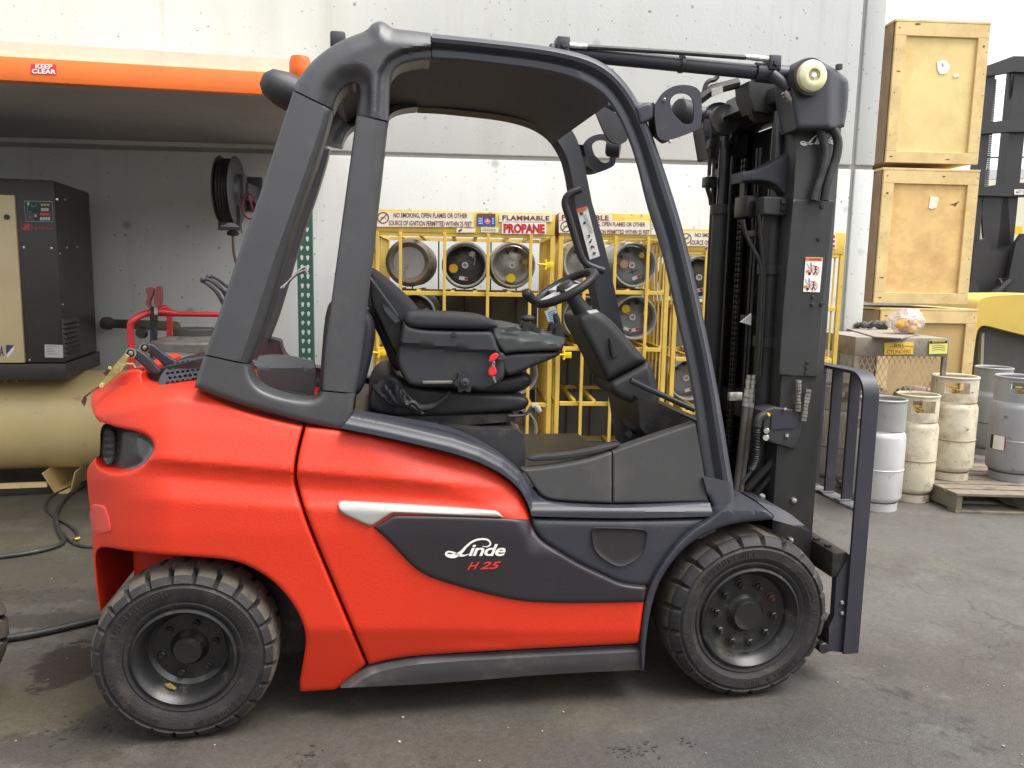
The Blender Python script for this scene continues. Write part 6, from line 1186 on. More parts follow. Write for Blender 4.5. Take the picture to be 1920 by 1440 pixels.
def cage(name_label, dC_, xl, xr, head_top, head_bot, rails, verts, yb, xref, dep=.78, low=None):
    d = dC_; U = lambda x, y=560: wu(x, y, d)[0]; Z = lambda y, x=xref: wu(x, y, d)[1]
    uL, uR = U(xl), U(xr); z0, zt = Z(yb), Z(head_top); zh = Z(head_bot); t_ = .011
    t = thing('cylinder_cage', name_label, 'cage', tuple(wf((uL + uR) / 2, d + dep / 2, 0)), 'yellow gas cylinder cages')
    b = MB(); b.box(uL, uR, d - .002, d + .02, zh, zt, wf, .003); hdp = b.build('header_panel', YEL, t)
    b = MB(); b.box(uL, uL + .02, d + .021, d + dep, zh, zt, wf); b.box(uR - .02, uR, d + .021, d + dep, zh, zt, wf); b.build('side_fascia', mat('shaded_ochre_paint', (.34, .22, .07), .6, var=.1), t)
    for u in (uL + t_, uR - t_):
        for dd in (d, d + dep):
            b = MB(); b.box(u - t_ * 1.3, u + t_ * 1.3, dd + .001, dd + .028, Z(low[0]) if low and u > uL + .1 else 0, zh - .001, wf, .002); b.build('corner_post', YEL, t, 0)
    for x in verts: b = MB(); u = U(x); b.box(u - .010, u + .010, d - .018, d - .003, z0, zh + .0, wf, .002); b.build('door_bar', YEL, t, 0)
    for y in rails:
        z = Z(y); uR0 = uR; uR = U(low[1]) if low and y > low[0] else uR; b = MB(); b.box(uL + .03, uR - .03, d + .002, d + .024, z - .013, z + .013, wf, .002); b.build('front_rail', YEL, t, 0)
        for u in (uL + .012, uR - .012): b = MB(); b.box(u - .01, u + .01, d + .03, d + dep - .002, z - .012, z + .012, wf); b.build('side_rail', YEL, t, 0)
        n = max(2, int(round((uR - uL) / .33)))
        for k in range(n):
            for o in (.3, .7):
                uu = uL + .03 + (uR - uL - .06) * (k + o) / n; b = MB(); b.box(uu - .012, uu + .012, d + .03, d + dep, z - .004, z + .022, wf); b.build('shelf_slat', YEL, t, 0)
        b = MB(); b.box(uL + .03, uR - .03, d + dep + .002, d + dep + .022, z - .012, z + .012, wf); b.build('rear_rail', YEL, t, 0); uR = uR0
    for k in range(1, 7):          # barred sides
        for u in (uL + .01, uR - .01): dd = d + dep * k / 7; b = MB(); b.box(u - .005, u + .005, dd - .005, dd + .005, Z(low[0]) if low and u > uL + .1 else z0, zh - .002, wf); b.build('side_bar', YEL, t, 0)
    n = int((uR - uL) / .17)
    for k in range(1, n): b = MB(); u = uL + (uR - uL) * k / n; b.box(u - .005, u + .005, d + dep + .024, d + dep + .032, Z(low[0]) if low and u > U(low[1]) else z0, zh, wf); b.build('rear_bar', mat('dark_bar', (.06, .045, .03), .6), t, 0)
    if low: uR = U(low[1])
    b = MB(); b.box(uL + .03, uR - .03, d + .03, d + dep - .002, z0 - .02, z0 - .008, wf); b.build('cage_floor', mat('dark_rusty_sheet', (.07, .055, .045), .7, var=.3), t, 0)
    # sheet back below the first row, as seen through the cage
    b = MB(); b.box(uL + .03, uR - .03, d + dep + .035, d + dep + .04, z0, Z(rails[1]) - .02, wf); b.build('rear_sheet', mat('grey_rear_sheet', (.15, .15, .145), .7, var=.15, vscale=3), t, 0)
    return t, hdp
D1 = float(AD(870, 500, 5.12) @ WN); D3 = D1 + .12
cage1, h1 = cage('yellow cylinder cage behind the driver seat, with a PROPANE sign on its header', D1, 700, 1037, 396, 438, [440, 551, 657, 758, 866], [708, 751, 833, 914, 993], 870, 870)
cage2, h2 = cage('yellow cylinder cage seen between the front cab pillars, behind the steering wheel', D1, 1046, 1253, 400, 444, [446, 548, 655, 758, 866], [1094, 1150, 1211], 870, 1150)
cage3, h3 = cage('yellow cylinder cage mostly hidden behind the mast, lower than the other two', D3, 1264, 1577, 432, 473, [476, 577, 675, 775, 866], [1320, 1390, 1470], 870, 1400, low=(690, 1500))
def hp(d): return lambda x, y: W(x, y, d)
def sign(parent, quad, d, m=OFFW, name='sign_board'):
    b = MB(); b.prism([W(x, y, d - .009) for x, y in quad], WN * .006); return b.build(name, m, parent, 0)
def nosmoke(parent, d, x, y, r):
    b = MB(); ribbon(b, circ(x, y, r, r, 28), r * .2, hp(d), True); ribbon(b, [(x - r * .68, y + r * .68), (x + r * .68, y - r * .68)], r * .2, hp(d)); ribbon(b, [(x - r * .5, y - r * .1), (x + r * .5, y + r * .1)], r * .12, hp(d)); b.build('no_smoking_symbol', MAROON, parent, 0)
def line(parent, txt, quad, d, m=MAROON, **kw): b = MB(); decal_text(b, txt, quad, hp(d), **kw); return b.build('lettering', m, parent, 0)
dS = D1 - .0105
s1 = sign(h1, [(706, 397), (886, 399), (888, 426), (705, 425)], D1); nosmoke(s1, dS, 718.3, 408.3, 10)
line(s1, 'NO SMOKING, OPEN FLAMES OR OTHER', [(738, 398.5), (876.5, 400), (876.5, 410.5), (738, 409.5)], dS, bold=.018)
line(s1, 'SOURCE OF IGNITION PERMITTED WITHIN 25 FEET', [(729, 413), (885, 415.5), (885, 425), (729, 422.5)], dS, bold=.018)
s2 = sign(h1, [(856, 427.5), (891, 429), (891, 436), (856, 436)], D1); b = MB(); ribbon(b, [(860, 434), (866, 430)], 3, hp(dS)); b.build('smudge', BLACKINK, s2, 0)
s3 = sign(h1, [(894, 400), (929, 400.5), (929, 424), (894, 423)], D1, BLUEINK); b = MB(); b.add([W(x, y, dS) for x, y in ((894.5, 400.3), (928.5, 401), (928.5, 407), (894.5, 409))], [(0, 1, 2, 3)]); b.build('placard_band', mat('brown_print', (.16, .07, .06), .5), s3, 0)
b = MB(); b.add([W(x, y, dS) for x, y in ((914, 408), (921, 415), (914, 422), (907, 415))], [(0, 1, 2, 3)]); dm_ = b.build('hazard_diamond', mat('diamond_red', (.6, .04, .05), .5), s3, 0)
b = MB(); ribbon(b, [(914, 409.8), (919.3, 415), (914, 420.3), (908.7, 415)], .8, hp(dS - .001), True); ribbon(b, [(910.5, 415), (917.5, 415)], 1.2, hp(dS - .001)); ribbon(b, [(914, 412), (914, 414)], 2, hp(dS - .001)); b.build('diamond_mark', WHITE, dm_, 0)
b = MB()
for x in (897, 901, 922.5): 
    for k in range(4): ribbon(b, [(x, 409.5 + k * 3.2), (x + 4, 409.6 + k * 3.2)], 1.6, hp(dS))
b.build('placard_print', CYAN, s3, 0)
s4 = sign(h1, [(902, 426), (935, 427), (934, 436), (902, 435.5)], D1); b = MB()
for k in range(2): ribbon(b, [(905, 429 + k * 3), (930, 430 + k * 3)], .8, hp(dS))
b.build('placard_print', MAROON, s4, 0)
s5 = sign(h1, [(936, 401), (1035, 402.5), (1035, 416), (936, 416)], D1); line(s5, 'FLAMMABLE', [(942, 403.5), (1030, 405), (1030, 413.5), (942, 413)], dS, bold=.03, space=1.08)
s6 = sign(h1, [(941, 416.8), (1024, 417.2), (1024, 439), (941, 438.5)], D1, WHITE); line(s6, 'PROPANE', [(944, 419), (1021.5, 420), (1021.5, 438), (944, 437)], dS, REDINK, bold=.06)
s7 = sign(h2, [(1048, 400), (1147, 402.5), (1147, 414), (1048, 413.5)], D1); line(s7, 'FLAMMABLE', [(1053.5, 402.5), (1141.5, 404), (1141.5, 413), (1053.5, 412.5)], dS, bold=.03, space=1.08)
s8 = sign(h2, [(1048, 414.5), (1219.5, 415), (1219.5, 440), (1048, 436.5)], D1); nosmoke(s8, dS, 1061, 425, 9.5)
line(s8, 'NO SMOKING, OPEN FLAMES OR OTHER', [(1080, 415), (1210, 417), (1210, 426), (1080, 425)], dS, bold=.018); line(s8, 'SOURCE OF IGNITION PERMITTED WITHIN 25 FEET', [(1072, 430), (1218.5, 431), (1218.5, 439), (1072, 438)], dS, bold=.018)
s9 = sign(h2, [(1221, 407), (1236, 408), (1236, 440), (1221, 440)], D1); b = MB()
for k in range(5): ribbon(b, [(1222.5, 413 + k * 4), (1222.5 + rnd.uniform(3, 7), 413.3 + k * 4)], .8, hp(dS))
b.build('placard_print', BLACKINK, s9, 0)
dS3 = D3 - .0105
sa = sign(h3, [(1270, 434), (1450, 437), (1450, 462), (1270, 461)], D3); nosmoke(sa, dS3, 1287, 447, 9)
line(sa, 'NO SMOKING, OPEN FLAMES OR OTHER', [(1303, 436.5), (1440, 438.5), (1440, 446.5), (1303, 445.5)], dS3, bold=.018); line(sa, 'SOURCE OF IGNITION PERMITTED WITHIN 25 FEET', [(1294, 450), (1448, 452.5), (1448, 461), (1294, 459)], dS3, bold=.018)
sb = sign(h3, [(1322, 462.5), (1400, 463), (1400, 470), (1322, 469)], D3); line(sb, 'PROPANE', [(1322.5, 463.3), (1396, 463.8), (1396, 469.5), (1322.5, 468.8)], dS3, bold=.04)
sc2 = sign(h3, [(1470, 437), (1567.5, 438.5), (1567.5, 466), (1470, 464)], D3); line(sc2, 'FLAMMABLE', [(1474, 440), (1566, 441), (1565.5, 464), (1474, 462)], dS3, REDINK, bold=.04)
for cg, x, y, dd in ((cage1, 716, 661, D1), (cage1, 1028, 497, D1), (cage1, 1018, 655, D1), (cage2, 1062, 665, D1)):
    b = MB(); u, z = wu(x, y, dd); b.box(u - .03, u + .03, dd - .028, dd - .019, z - .02, z + .02, wf, .003); b.cyl(wf(u - .02, dd - .03, z - .03), wf(u - .02, dd - .03, z + .035), .008, 8); b.tube([wf(u - .015, dd - .035, z), wf(u - .07, dd - .035, z + .005)], .007, 8); b.build('gate_latch', HIVIZ, cg)
def cc_at(label, x, y, kind, dd=D1, **kw): u, z = wu(x, y, dd + .06); cage_cyl(label, u, z, dd + (.1 if kw.get('face') == 'foot' else .06), kind, **kw)
YC1 = mat('yellow_cap', (.75, .5, .02), .45); YC2 = mat('amber_cap', (.75, .4, .02), .45); PKC = mat('salmon_cap', (.55, .28, .2), .5)
cc_at('brown cylinder showing its foot ring, first in the top row of the PROPANE cage', 766, 492, 'brown', face='foot', seed=1)
cc_at('dark grey cylinder with an amber cap, middle of the PROPANE cage top row', 872, 497, 'dark', cap=[(-.078, -.012, YC2)], ring='grey', seed=2)
cc_at('shiny cylinder with a low yellow cap, right in the PROPANE cage top row', 962, 497, 'alu', cap=[(.0, -.085, YC1)], seed=3)
cc_at('cylinder in the second row whose rim just shows above the armrest', 776, 592, 'dark', ring='grey', seed=4)
cc_at('cylinder low in the PROPANE cage, its silver rim showing right of the seat', 968, 806, 'alu', ring='silver', seed=5)
cc_at('cylinder partly hidden by the seat cushion, right edge of rim showing', 968, 700, 'alu', ring='grey', seed=15)
cc_at('bright cylinder behind the grab handle, top row of the cage behind the steering wheel', 1098, 492, 'alu', ring='silver', cap=[(.05, -.02, PKC)], seed=6)
cc_at('grey cylinder with a salmon cap and black scribble, top row between the pillars', 1190, 497, 'grey', cap=[(-.05, .03, PKC)], seed=7)
cc_at('cylinder behind the steering column with a yellow cap low on its face', 1096, 596, 'alu', ring='grey', cap=[(.0, -.06, YC1)], seed=8)
cc_at('grey cylinder with a yellow cap upper left, second row between the pillars', 1191, 596, 'grey', cap=[(-.06, .045, YC1)], seed=9)
cc_at('cylinder at the left of the top row of the low cage, beside the front pillar', 1318, 520, 'dark', D3, ring='grey', seed=10)
cc_at('pale cylinder low in the cage, seen between the front pillar and the steering column', 1293, 712, 'grey', D3, seed=11)
b = MB()
u_, z_ = wu(1186, 506, D1 + .155)
ribbon(b, [(1179, 512), (1197, 506)], 1.1, hp(D1 + .155)); ribbon(b, [(1184, 504), (1187, 514)], 1.1, hp(D1 + .155))
sc9 = [o for o in C.objects if o.get('label', '').startswith('grey cylinder with a salmon')][0]
scr = newobj('marker_scribble', b.mesh('marker_scribble', BLACKINK, (0, 0, 0), 0), sc9); bpy.context.view_layer.update(); scr.matrix_parent_inverse = sc9.matrix_world.inverted()

# =================================================================== CRATES, mesh cabinet and its clutter
PLY = mat('plywood', (.78, .6, .26), .65, var=.07, vscale=3, dirt=(.62, .43, .17), dscale=2.2, dlo=.45, dhi=.75, bump=.08, bscale=40)
PLY2 = mat('weathered_plywood', (.74, .49, .2), .65, var=.12, vscale=5, dirt=(.52, .29, .1), dscale=4, dlo=.45, dhi=.75, bump=.08, bscale=40)
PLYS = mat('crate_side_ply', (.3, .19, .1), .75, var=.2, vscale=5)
PINE = mat('pine_batten', (.7, .52, .24), .6, var=.14, vscale=5, dirt=(.55, .37, .15), dscale=6, dlo=.5, dhi=.75)
KNOT = mat('dark_knot', (.12, .06, .03), .7)
DK = float(AD(1750, 300, 6.95) @ WN)
def crate(label, tl, tr, br, bl, ply, extra):
    uL = (wu(*tl, DK)[0] + wu(*bl, DK)[0]) / 2; uR = (wu(*tr, DK)[0] + wu(*br, DK)[0]) / 2; z1 = (wu(*tl, DK)[1] + wu(*tr, DK)[1]) / 2; z0 = (wu(*bl, DK)[1] + wu(*br, DK)[1]) / 2 if bl[1] < 900 else .0
    t = thing('wooden_crate', label, 'crate', tuple(wf((uL + uR) / 2, DK + .4, max(0, z0))), 'stacked wooden crates')
    MB().box(uL + .012, uR - .012, DK + .018, DK + .80, z0 + .012, z1 - .012, wf).build('crate_panel', ply, t, 0)
    bw = .095
    for (a, b_, c, d_) in ((uL, uR, z1 - bw * 1.15, z1 - .002), (uL, uR, z0 + .002, z0 + bw), (uL, uL + bw, z0 + bw + .001, z1 - bw * 1.15 - .001), (uR - bw, uR, z0 + bw + .001, z1 - bw * 1.15 - .001)):
        MB().box(a, b_, DK - .006, DK + .016, c, d_, wf, .003).build('batten', PINE, t, 0)
    for dd in (DK + .02, DK + .38, DK + .72):
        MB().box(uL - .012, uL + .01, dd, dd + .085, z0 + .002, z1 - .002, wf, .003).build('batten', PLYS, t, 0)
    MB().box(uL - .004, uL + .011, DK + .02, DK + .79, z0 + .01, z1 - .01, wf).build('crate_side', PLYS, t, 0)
    MB().box(uL - .015, uR + .003, DK - .008, DK + .82, z1 - .0015, z1 + .018, wf, .003).build('crate_lid', PINE, t, 0)
    b = MB()
    for a in (uL + .02, uR - .02):
        for k in range(7): b.cyl(wf(a + rnd.uniform(-.012, .05 if a < uR - .1 else .012), DK - .0065, z0 + .05 + (z1 - z0 - .1) * k / 6), wf(a, DK, z0 + .05 + (z1 - z0 - .1) * k / 6), .005, 6)
    b.build('nail_head', KNOT, t, 0); extra(t); return t
def ex1(t):
    b = MB(); b.prism([W(x, y, DK + .012) for x, y in ((1757, 117), (1766, 113), (1775, 115), (1781, 124), (1778, 134), (1772, 139), (1762, 139), (1758, 130))], WN * .003); pl_ = b.build('paper_label', WHITE, t, 0)
    b = MB(); decal_text(b, 'S', [(1766, 119), (1769.5, 119), (1769.5, 125), (1766, 125)], hp(DK + .0105)); b.build('lettering', BLACKINK, pl_, 0)
    b = MB(); b.prism([W(x, y, DK + .0125) for x, y in ((1787, 140), (1798, 138), (1799, 144), (1789, 146))], WN * .003); b.build('paper_scrap', OFFW, t, 0)
    b = MB()
    for x, y, rx, ry in ((1721, 45, 6, 1.6), (1845, 87, 2, 2.2), (1680, 40, 2, 1.4), (1777, 299, 4, 1)): b = MB(); b.add([W(p, q, DK - .0075) for p, q in circ(x, y, rx, ry, 14)], [tuple(range(14))]); b.build('wood_knot', KNOT, t, 0)
def ex2(t):
    b = MB(); b.prism([W(x, y, DK + .012) for x, y in ((1745, 367), (1761, 371), (1756, 389), (1748, 392), (1741, 390))], WN * .003); b.build('paper_scrap', OFFW, t, 0)
    b = MB(); b.add([W(x, y, DK + .0165) for x, y in ((1780, 384), (1790, 381), (1800, 377), (1793, 384), (1792, 388), (1788, 385))], [tuple(range(6))]); b.add([W(p, q, DK - .0075) for p, q in circ(1664, 362, 2.4, 2, 12)], [tuple(range(12))]); b.add([W(p, q, DK - .0075) for p, q in circ(1770, 331, 3, 1.3, 12)], [tuple(range(12))]); b.build('torn_mark', KNOT, t, 0)
crate('pale plywood crate with a round white label, topmost of the stack against the sky', (1681, 39), (1856, 47), (1834, 309), (1659, 305), PLY, ex1)
crate('orange-brown plywood crate with a torn paper scrap, middle of the stack', (1658, 317), (1835, 324), (1815, 571), (1637, 569), PLY2, ex2)
crate('plywood crate at the bottom of the stack, behind the plastic bag', (1642, 579), (1815, 585), (1800, 1100), (1620, 1100), PINE and mat('yellow_plywood', (.5, .34, .14), .65, var=.12, vscale=3), lambda t: None)
# mesh cabinet
KH = mat('khaki_steel', (.24, .21, .165), .6, var=.12, vscale=6, dirt=(.12, .1, .08), dscale=8)
DB = float(AD(1690, 650, 5.75) @ WN); ub0 = wu(1603, 655, DB)[0]; ub1 = wu(1779, 650, DB)[0]; zbt = wu(1690, 634.5, DB)[1]; zbb = wu(1690, 668, DB)[1]; dpb = .62
box_ = thing('mesh_cabinet', 'khaki steel cylinder locker with expanded metal sides and a FULL CYLINDERS label', 'locker', tuple(wf((ub0 + ub1) / 2, DB + .3, 0)))
b = MB(); b.box(ub0, ub1, DB, DB + .03, zbb, zbt, wf, .003); fbm = b.build('front_beam', KH, box_)
b = MB(); b.box(ub0, ub0 + .03, DB + .031, DB + dpb + .5, zbb, zbt - .002, wf, .003); b.box(ub1 - .03, ub1, DB + .031, DB + dpb, zbb, zbt - .002, wf, .003); b.box(ub0, ub1, DB + dpb, DB + dpb + .03, zbb, zbt - .002, wf); b.build('top_rail', KH, box_)
for u in (ub0 + .016, ub1 - .016):
    b = MB(); b.box(u - .016, u + .016, DB + .002, DB + .032, 0, zbb - .001, wf, .002); b.build('corner_post', KH, box_, 0)
b = MB(); b.box(ub0 + .002, ub1 - .002, DB + .004, DB + dpb, zbt, zbt + .004, wf); b.build('top_sheet', mat('grey_top_sheet', (.3, .28, .24), .6, var=.15, vscale=5, dirt=(.15, .12, .09), dscale=5), box_, 0)
def xmesh(b, fn, L, Hh, cw_=.04, ch_=.08, r_=.0034):
    nx, nz = int(L / cw_), int(Hh / ch_)
    for i in range(nx):
        for k in range(nz):
            x, z = i * cw_, k * ch_
            for (ax_, az_, bx_, bz_) in ((x, z + ch_ / 2, x + cw_ / 2, z + ch_), (x + cw_ / 2, z + ch_, x + cw_, z + ch_ / 2), (x, z + ch_ / 2, x + cw_ / 2, z), (x + cw_ / 2, z, x + cw_, z + ch_ / 2)):
                p, q_ = np.array(fn(ax_, az_)), np.array(fn(bx_, bz_)); o = np.array(fn(ax_ + r_, az_)) - p; b.add([p - o, p + o, q_ + o, q_ - o], [(0, 1, 2, 3)])
MESHM = mat('expanded_metal', (.42, .36, .29), .55, .3, var=.2, vscale=20)
b = MB(); xmesh(b, lambda x, z: wf(ub0 + .03 + x, DB + .02, .06 + z), ub1 - ub0 - .06, zbb - .06); o = b.build('mesh_front', MESHM, box_, 0); o['kind'] = 'stuff'
b = MB(); xmesh(b, lambda x, z: wf(ub0 + .012, DB + .035 + x, .06 + z), dpb + .45, zbb - .06); o = b.build('mesh_side', MESHM, box_, 0); o['kind'] = 'stuff'
b = MB(); b.box(ub0 + .03, ub1 - .03, DB + .05, DB + dpb - .02, .05, .06, wf); b.build('cabinet_floor', KH, box_, 0)
for u, k in ((ub0 + .25, 0), (ub0 + .62, 1)):
    b = MB(); b.lathe(body_profile(.155, .85, .15), (0, 0, 0), (0, 0, 1), 28); t = tag(newobj('gas_cylinder', b.mesh('gas_cylinder', mat('dim_tan_tank', (.35, .24, .17), .6, var=.15), ang=50)), ('tan', 'second tan')[k] + ' gas cylinder standing inside the locker behind the mesh', 'gas cylinder', 'cylinders inside the mesh locker'); t.location = tuple(wf(u, DB + .25, .06))
    t['label'] = ('tan gas cylinder inside the mesh locker, left behind the FULL label', 'tan gas cylinder inside the mesh locker, right behind the yellow sticker')[k]
lbq = sign(fbm, [(1658.5, 642.5), (1713, 641.5), (1712, 664), (1658, 665)], DB, YELS, 'locker_label')
b = MB(); onL = hp(DB - .0105); decal_text(b, 'FULL', [(1677, 644.5), (1696, 644), (1696, 653), (1677, 653.5)], onL); decal_text(b, 'CYLINDERS', [(1663, 656), (1708, 655), (1708, 662.5), (1663, 663.5)], onL); ribbon(b, [(1667, 651), (1684, 648), (1712, 650)], .9, onL); b.build('lettering', MAROON, lbq, 0)
lb2 = sign(fbm, [(1743, 639), (1777, 638), (1776, 663), (1742, 664)], DB, mat('lemon_sticker', (.75, .72, .2), .5), 'warning_sticker')
b = MB(); b.add([onL(x, y) for x, y in ((1743, 639.3), (1776.7, 638.3), (1776.4, 643.3), (1742.8, 644.3))], [(0, 1, 2, 3)])
for k in range(3): ribbon(b, [(1748, 649 + k * 4), (1760, 647 + k * 4), (1772, 649 + k * 4)], .8, onL)
b.build('sticker_print', BLACKINK, lb2, 0); b = MB(); decal_text(b, 'JUSTRITE', [(1748, 639.8), (1772, 639.2), (1772, 642.6), (1748, 643.1)], hp(DB - .0115), bold=.03); b.build('lettering', YELS, lb2, 0)
zt3 = zbt + .006
b = MB(); cbp = [G(x, y, zt3) for x, y in ((1566, 611), (1612, 606), (1722, 628), (1690, 636), (1640, 633))]; b.prism(cbp, (0, 0, .008)); cbd = tag(b.build('cardboard_sheet', mat('grey_card', (.27, .24, .2), .8, var=.15)), 'flat sheet of grey cardboard lying on top of the mesh locker', 'cardboard')
zc4 = zt3 + .01
b = MB(); r3 = random.Random(3)
gp0 = G(1640, 617, zc4)
for k in range(11):
    p = gp0 + np.array([r3.uniform(-.11, .13), r3.uniform(-.04, .05), r3.uniform(.012, .04)]); q = p + np.array([r3.uniform(-.06, .06), r3.uniform(-.03, .03), r3.uniform(-.01, .015)]); b.tube([p, (p + q) / 2 + np.array([0, 0, .01]), q], [.022, .026, .016], 8)
b.sphere(gp0 + np.array([-.1, .0, .035]), .038, 7, (1, .8, .8)); b.sphere(gp0 + np.array([-.05, .0, .03]), .036, 7, (1.2, .8, .75)); b.sphere(gp0 + np.array([.06, .0, .02]), .036, 7, (1.6, .9, .6))
tag(b.build('work_glove', mat('grey_cloth', (.09, .085, .075), .9, var=.3, vscale=25, bump=.4, bscale=120), None, 60), 'crumpled pair of dark grey work gloves on the locker, left of the plastic bag', 'gloves')
bg_ = thing('plastic_bag', 'clear plastic bag of yellow rags and fittings sitting on the mesh locker', 'bag', tuple(G(1711, 629, zc4)))
pc0 = np.array(G(1711, 627, zc4)) + np.array([0, .08, 0])
b = MB()
for k in range(12):
    p = pc0 + np.array([r3.uniform(-.09, .09), r3.uniform(-.05, .05), r3.uniform(.03, .09)]); b.sphere(p, r3.uniform(.025, .04), 6, (r3.uniform(.7, 1.6), 1, r3.uniform(.6, 1)))
b.build('yellow_rag', mat('yellow_rag', (.7, .38, .05), .7, var=.35, vscale=25), bg_, 60)
b = MB()
for k in range(4): p = pc0 + np.array([r3.uniform(-.02, .11), r3.uniform(-.06, -.02), r3.uniform(.08, .15)]); b.prism([p, p + np.array([.05, 0, .01]), p + np.array([.045, .01, .05]), p + np.array([.0, .01, .045])], (0, .01, 0))
b.build('paper_tag', WHITE, bg_, 0)
b = MB(); b.sphere((0, 0, 0), 1, 18); from mathutils import noise as mn
b.v = [tuple(pc0 + np.array([x * .135, y * .105, max(-.085, z * .095)]) * (1 + .24 * mn.noise(Vector((x, y, z)) * 2.3) + .1 * mn.noise(Vector((x, y, z)) * 7)) + np.array([0, 0, .088])) for x, y, z in b.v]
pm_ = bpy.data.materials.new('clear_plastic'); pm_.use_nodes = True; n_ = pm_.node_tree.nodes; l_ = pm_.node_tree.links; n_.clear(); ou = n_.new('ShaderNodeOutputMaterial'); mx_ = n_.new('ShaderNodeMixShader'); tr_ = n_.new('ShaderNodeBsdfTransparent'); gl_ = n_.new('ShaderNodeBsdfPrincipled'); gl_.inputs['Base Color'].default_value = (.6, .58, .6, 1); gl_.inputs['Roughness'].default_value = .25
mx_.inputs[0].default_value = .38; l_.new(tr_.outputs[0], mx_.inputs[1]); l_.new(gl_.outputs[0], mx_.inputs[2]); l_.new(mx_.outputs[0], ou.inputs[0])
b.build('bag_film', pm_, bg_, 22)

# =================================================================== SECOND LIFT TRUCK far right
BT = thing('forklift', 'yellow hooded forklift with a tall black mast, cut off by the right edge', 'forklift', tuple(AD(1900, 900, 8.2) * [1, 1, 0]))
dY_ = 7.6
DMK = mat('far_black_paint', (.028, .028, .03), .5, var=.1)
def BA(x, y, d): return AD(x, y, d)
b = MB()
P3 = [BA(x, y, dY_) for x, y in chaikin([(1812, 700, 1), (1820, 640), (1830, 585), (1834, 566), (1846, 557), (1880, 553), (1990, 552, 1), (1990, 645, 1), (1916, 627), (1880, 618), (1850, 610), (1838, 611), (1830, 625), (1822, 700, 1)], 2)]
b.prism(P3, FH * .9); b.build('yellow_hood', mat('truck_yellow', (.62, .46, .1), .5, var=.08, dirt=(.42, .3, .08), dscale=5, dlo=.6, dhi=.8), BT, 40)
b = MB(); b.prism([BA(x, y, dY_ + .12) for x, y in ((1816, 1000), (1826, 640), (1836, 605), (1990, 625), (1990, 1000))], FH * .75); b.build('truck_body', mat('far_grey_paint', (.09, .085, .08), .6, var=.15), BT)
b = MB(); b.prism([BA(x, y, dY_ + .05) for x, y in ((1838, 700), (1841, 625), (1846, 624), (1843, 700))], FH * .05); b.build('door_frame', mat('far_light_grey', (.3, .3, .27), .5), BT)
dM = 9.2; b = MB()
def colm(x, w_, y0, y1, d, th): p = BA(x, y0, d); q = BA(x + w_, y0, d); z1 = p[2]; z0 = 0.15; R_ = (q - p); R_[2] = 0; b.hexa([np.array([p[0], p[1], z0]), np.array([p[0], p[1], z0]) + R_, np.array([p[0], p[1], z0]) + R_ + FH * th, np.array([p[0], p[1], z0]) + FH * th] + [np.array([p[0], p[1], z1]), np.array([p[0], p[1], z1]) + R_, np.array([p[0], p[1], z1]) + R_ + FH * th, np.array([p[0], p[1], z1]) + FH * th])
colm(1852, 16, 122, 0, dM, .16); colm(1905, 30, 118, 0, dM, .16); bm2 = b.build('mast', DMK, BT, 0)
for (pts, d) in (([(1848, 124), (1900, 105), (1990, 106), (1990, 138), (1900, 134), (1847, 143)], dM - .05), ([(1838, 232), (1893, 224), (1990, 215), (1990, 246), (1893, 247), (1836, 251)], dM - .05), ([(1833, 352), (1890, 343), (1990, 342), (1990, 370), (1890, 368), (1832, 366)], dM - .05)):
    b = MB(); b.prism([BA(x, y, d) for x, y in pts], FH * .09); b.build('mast_crossbar', DMK, bm2, 0)
b = MB()
for pts in ([(1894, 135), (1893, 180), (1896, 196), (1912, 202)], [(1899, 152), (1897, 190), (1895, 218)], [(1904, 152), (1902, 190), (1899, 218)], [(1908, 135), (1906, 190)], [(1892, 246), (1887, 340)], [(1897, 246), (1893, 340)], [(1900, 246), (1897, 340)]): b.tube([BA(x, y, dM + .05) for x, y in pts], .011, 6)
b.build('mast_hose', DMK, bm2); b = MB()
for k in range(64): p = BA(1866 - k * .27, 150 + k * 3.4, dM + .03); b.box(p[0] - .014, p[0] + .014, p[1] - .01, p[1] + .01, p[2] - .007, p[2] + .007)
b.build('mast_chain', DMK, bm2, 0)
b = MB(); b.prism([BA(x, y, dM - .1) for x, y in ((1822, 560), (1832, 455), (1850, 445), (1858, 470), (1990, 470), (1990, 600), (1822, 600))], FH * .06); b.prism([BA(x, y, dM - .2) for x, y in ((1883, 560), (1905, 455), (1917, 438), (1990, 436), (1990, 600), (1880, 600))], FH * .06); b.prism([BA(x, y, dM - .3) for x, y in ((1813, 530), (1835, 530), (1835, 700), (1813, 700))], FH * .1); b.tube([BA(1872, 530, dM - .25), BA(1893, 525, dM - .25), BA(1860, 556, dM - .25)], .05, 8); b.prism([BA(x, y, dM + .0) for x, y in ((1840, 366), (1890, 368), (1895, 460), (1845, 470))], FH * .03); b.build('carriage', DMK, BT, 0)
b = MB(); b.prism([BA(x, y, dM - .06) for x, y in ((1902, 355), (1990, 354), (1990, 364), (1902, 365))], FH * .005); npl = b.build('number_plate', WHITE, bm2, 0)
b = MB(); decal_text(b, '4677 G', [(1905, 357), (1921, 356.5), (1921, 362.5), (1905, 363)], lambda x, y: BA(x, y, dM - .0625)); b.build('lettering', BLACKINK, npl, 0)
b = MB(); b.prism([BA(x, y, dM - .11) for x, y in ((1905, 424), (1918, 424), (1916, 440), (1903, 440))], FH * .004); b.build('warning_sticker', HIVIZ, bm2, 0)
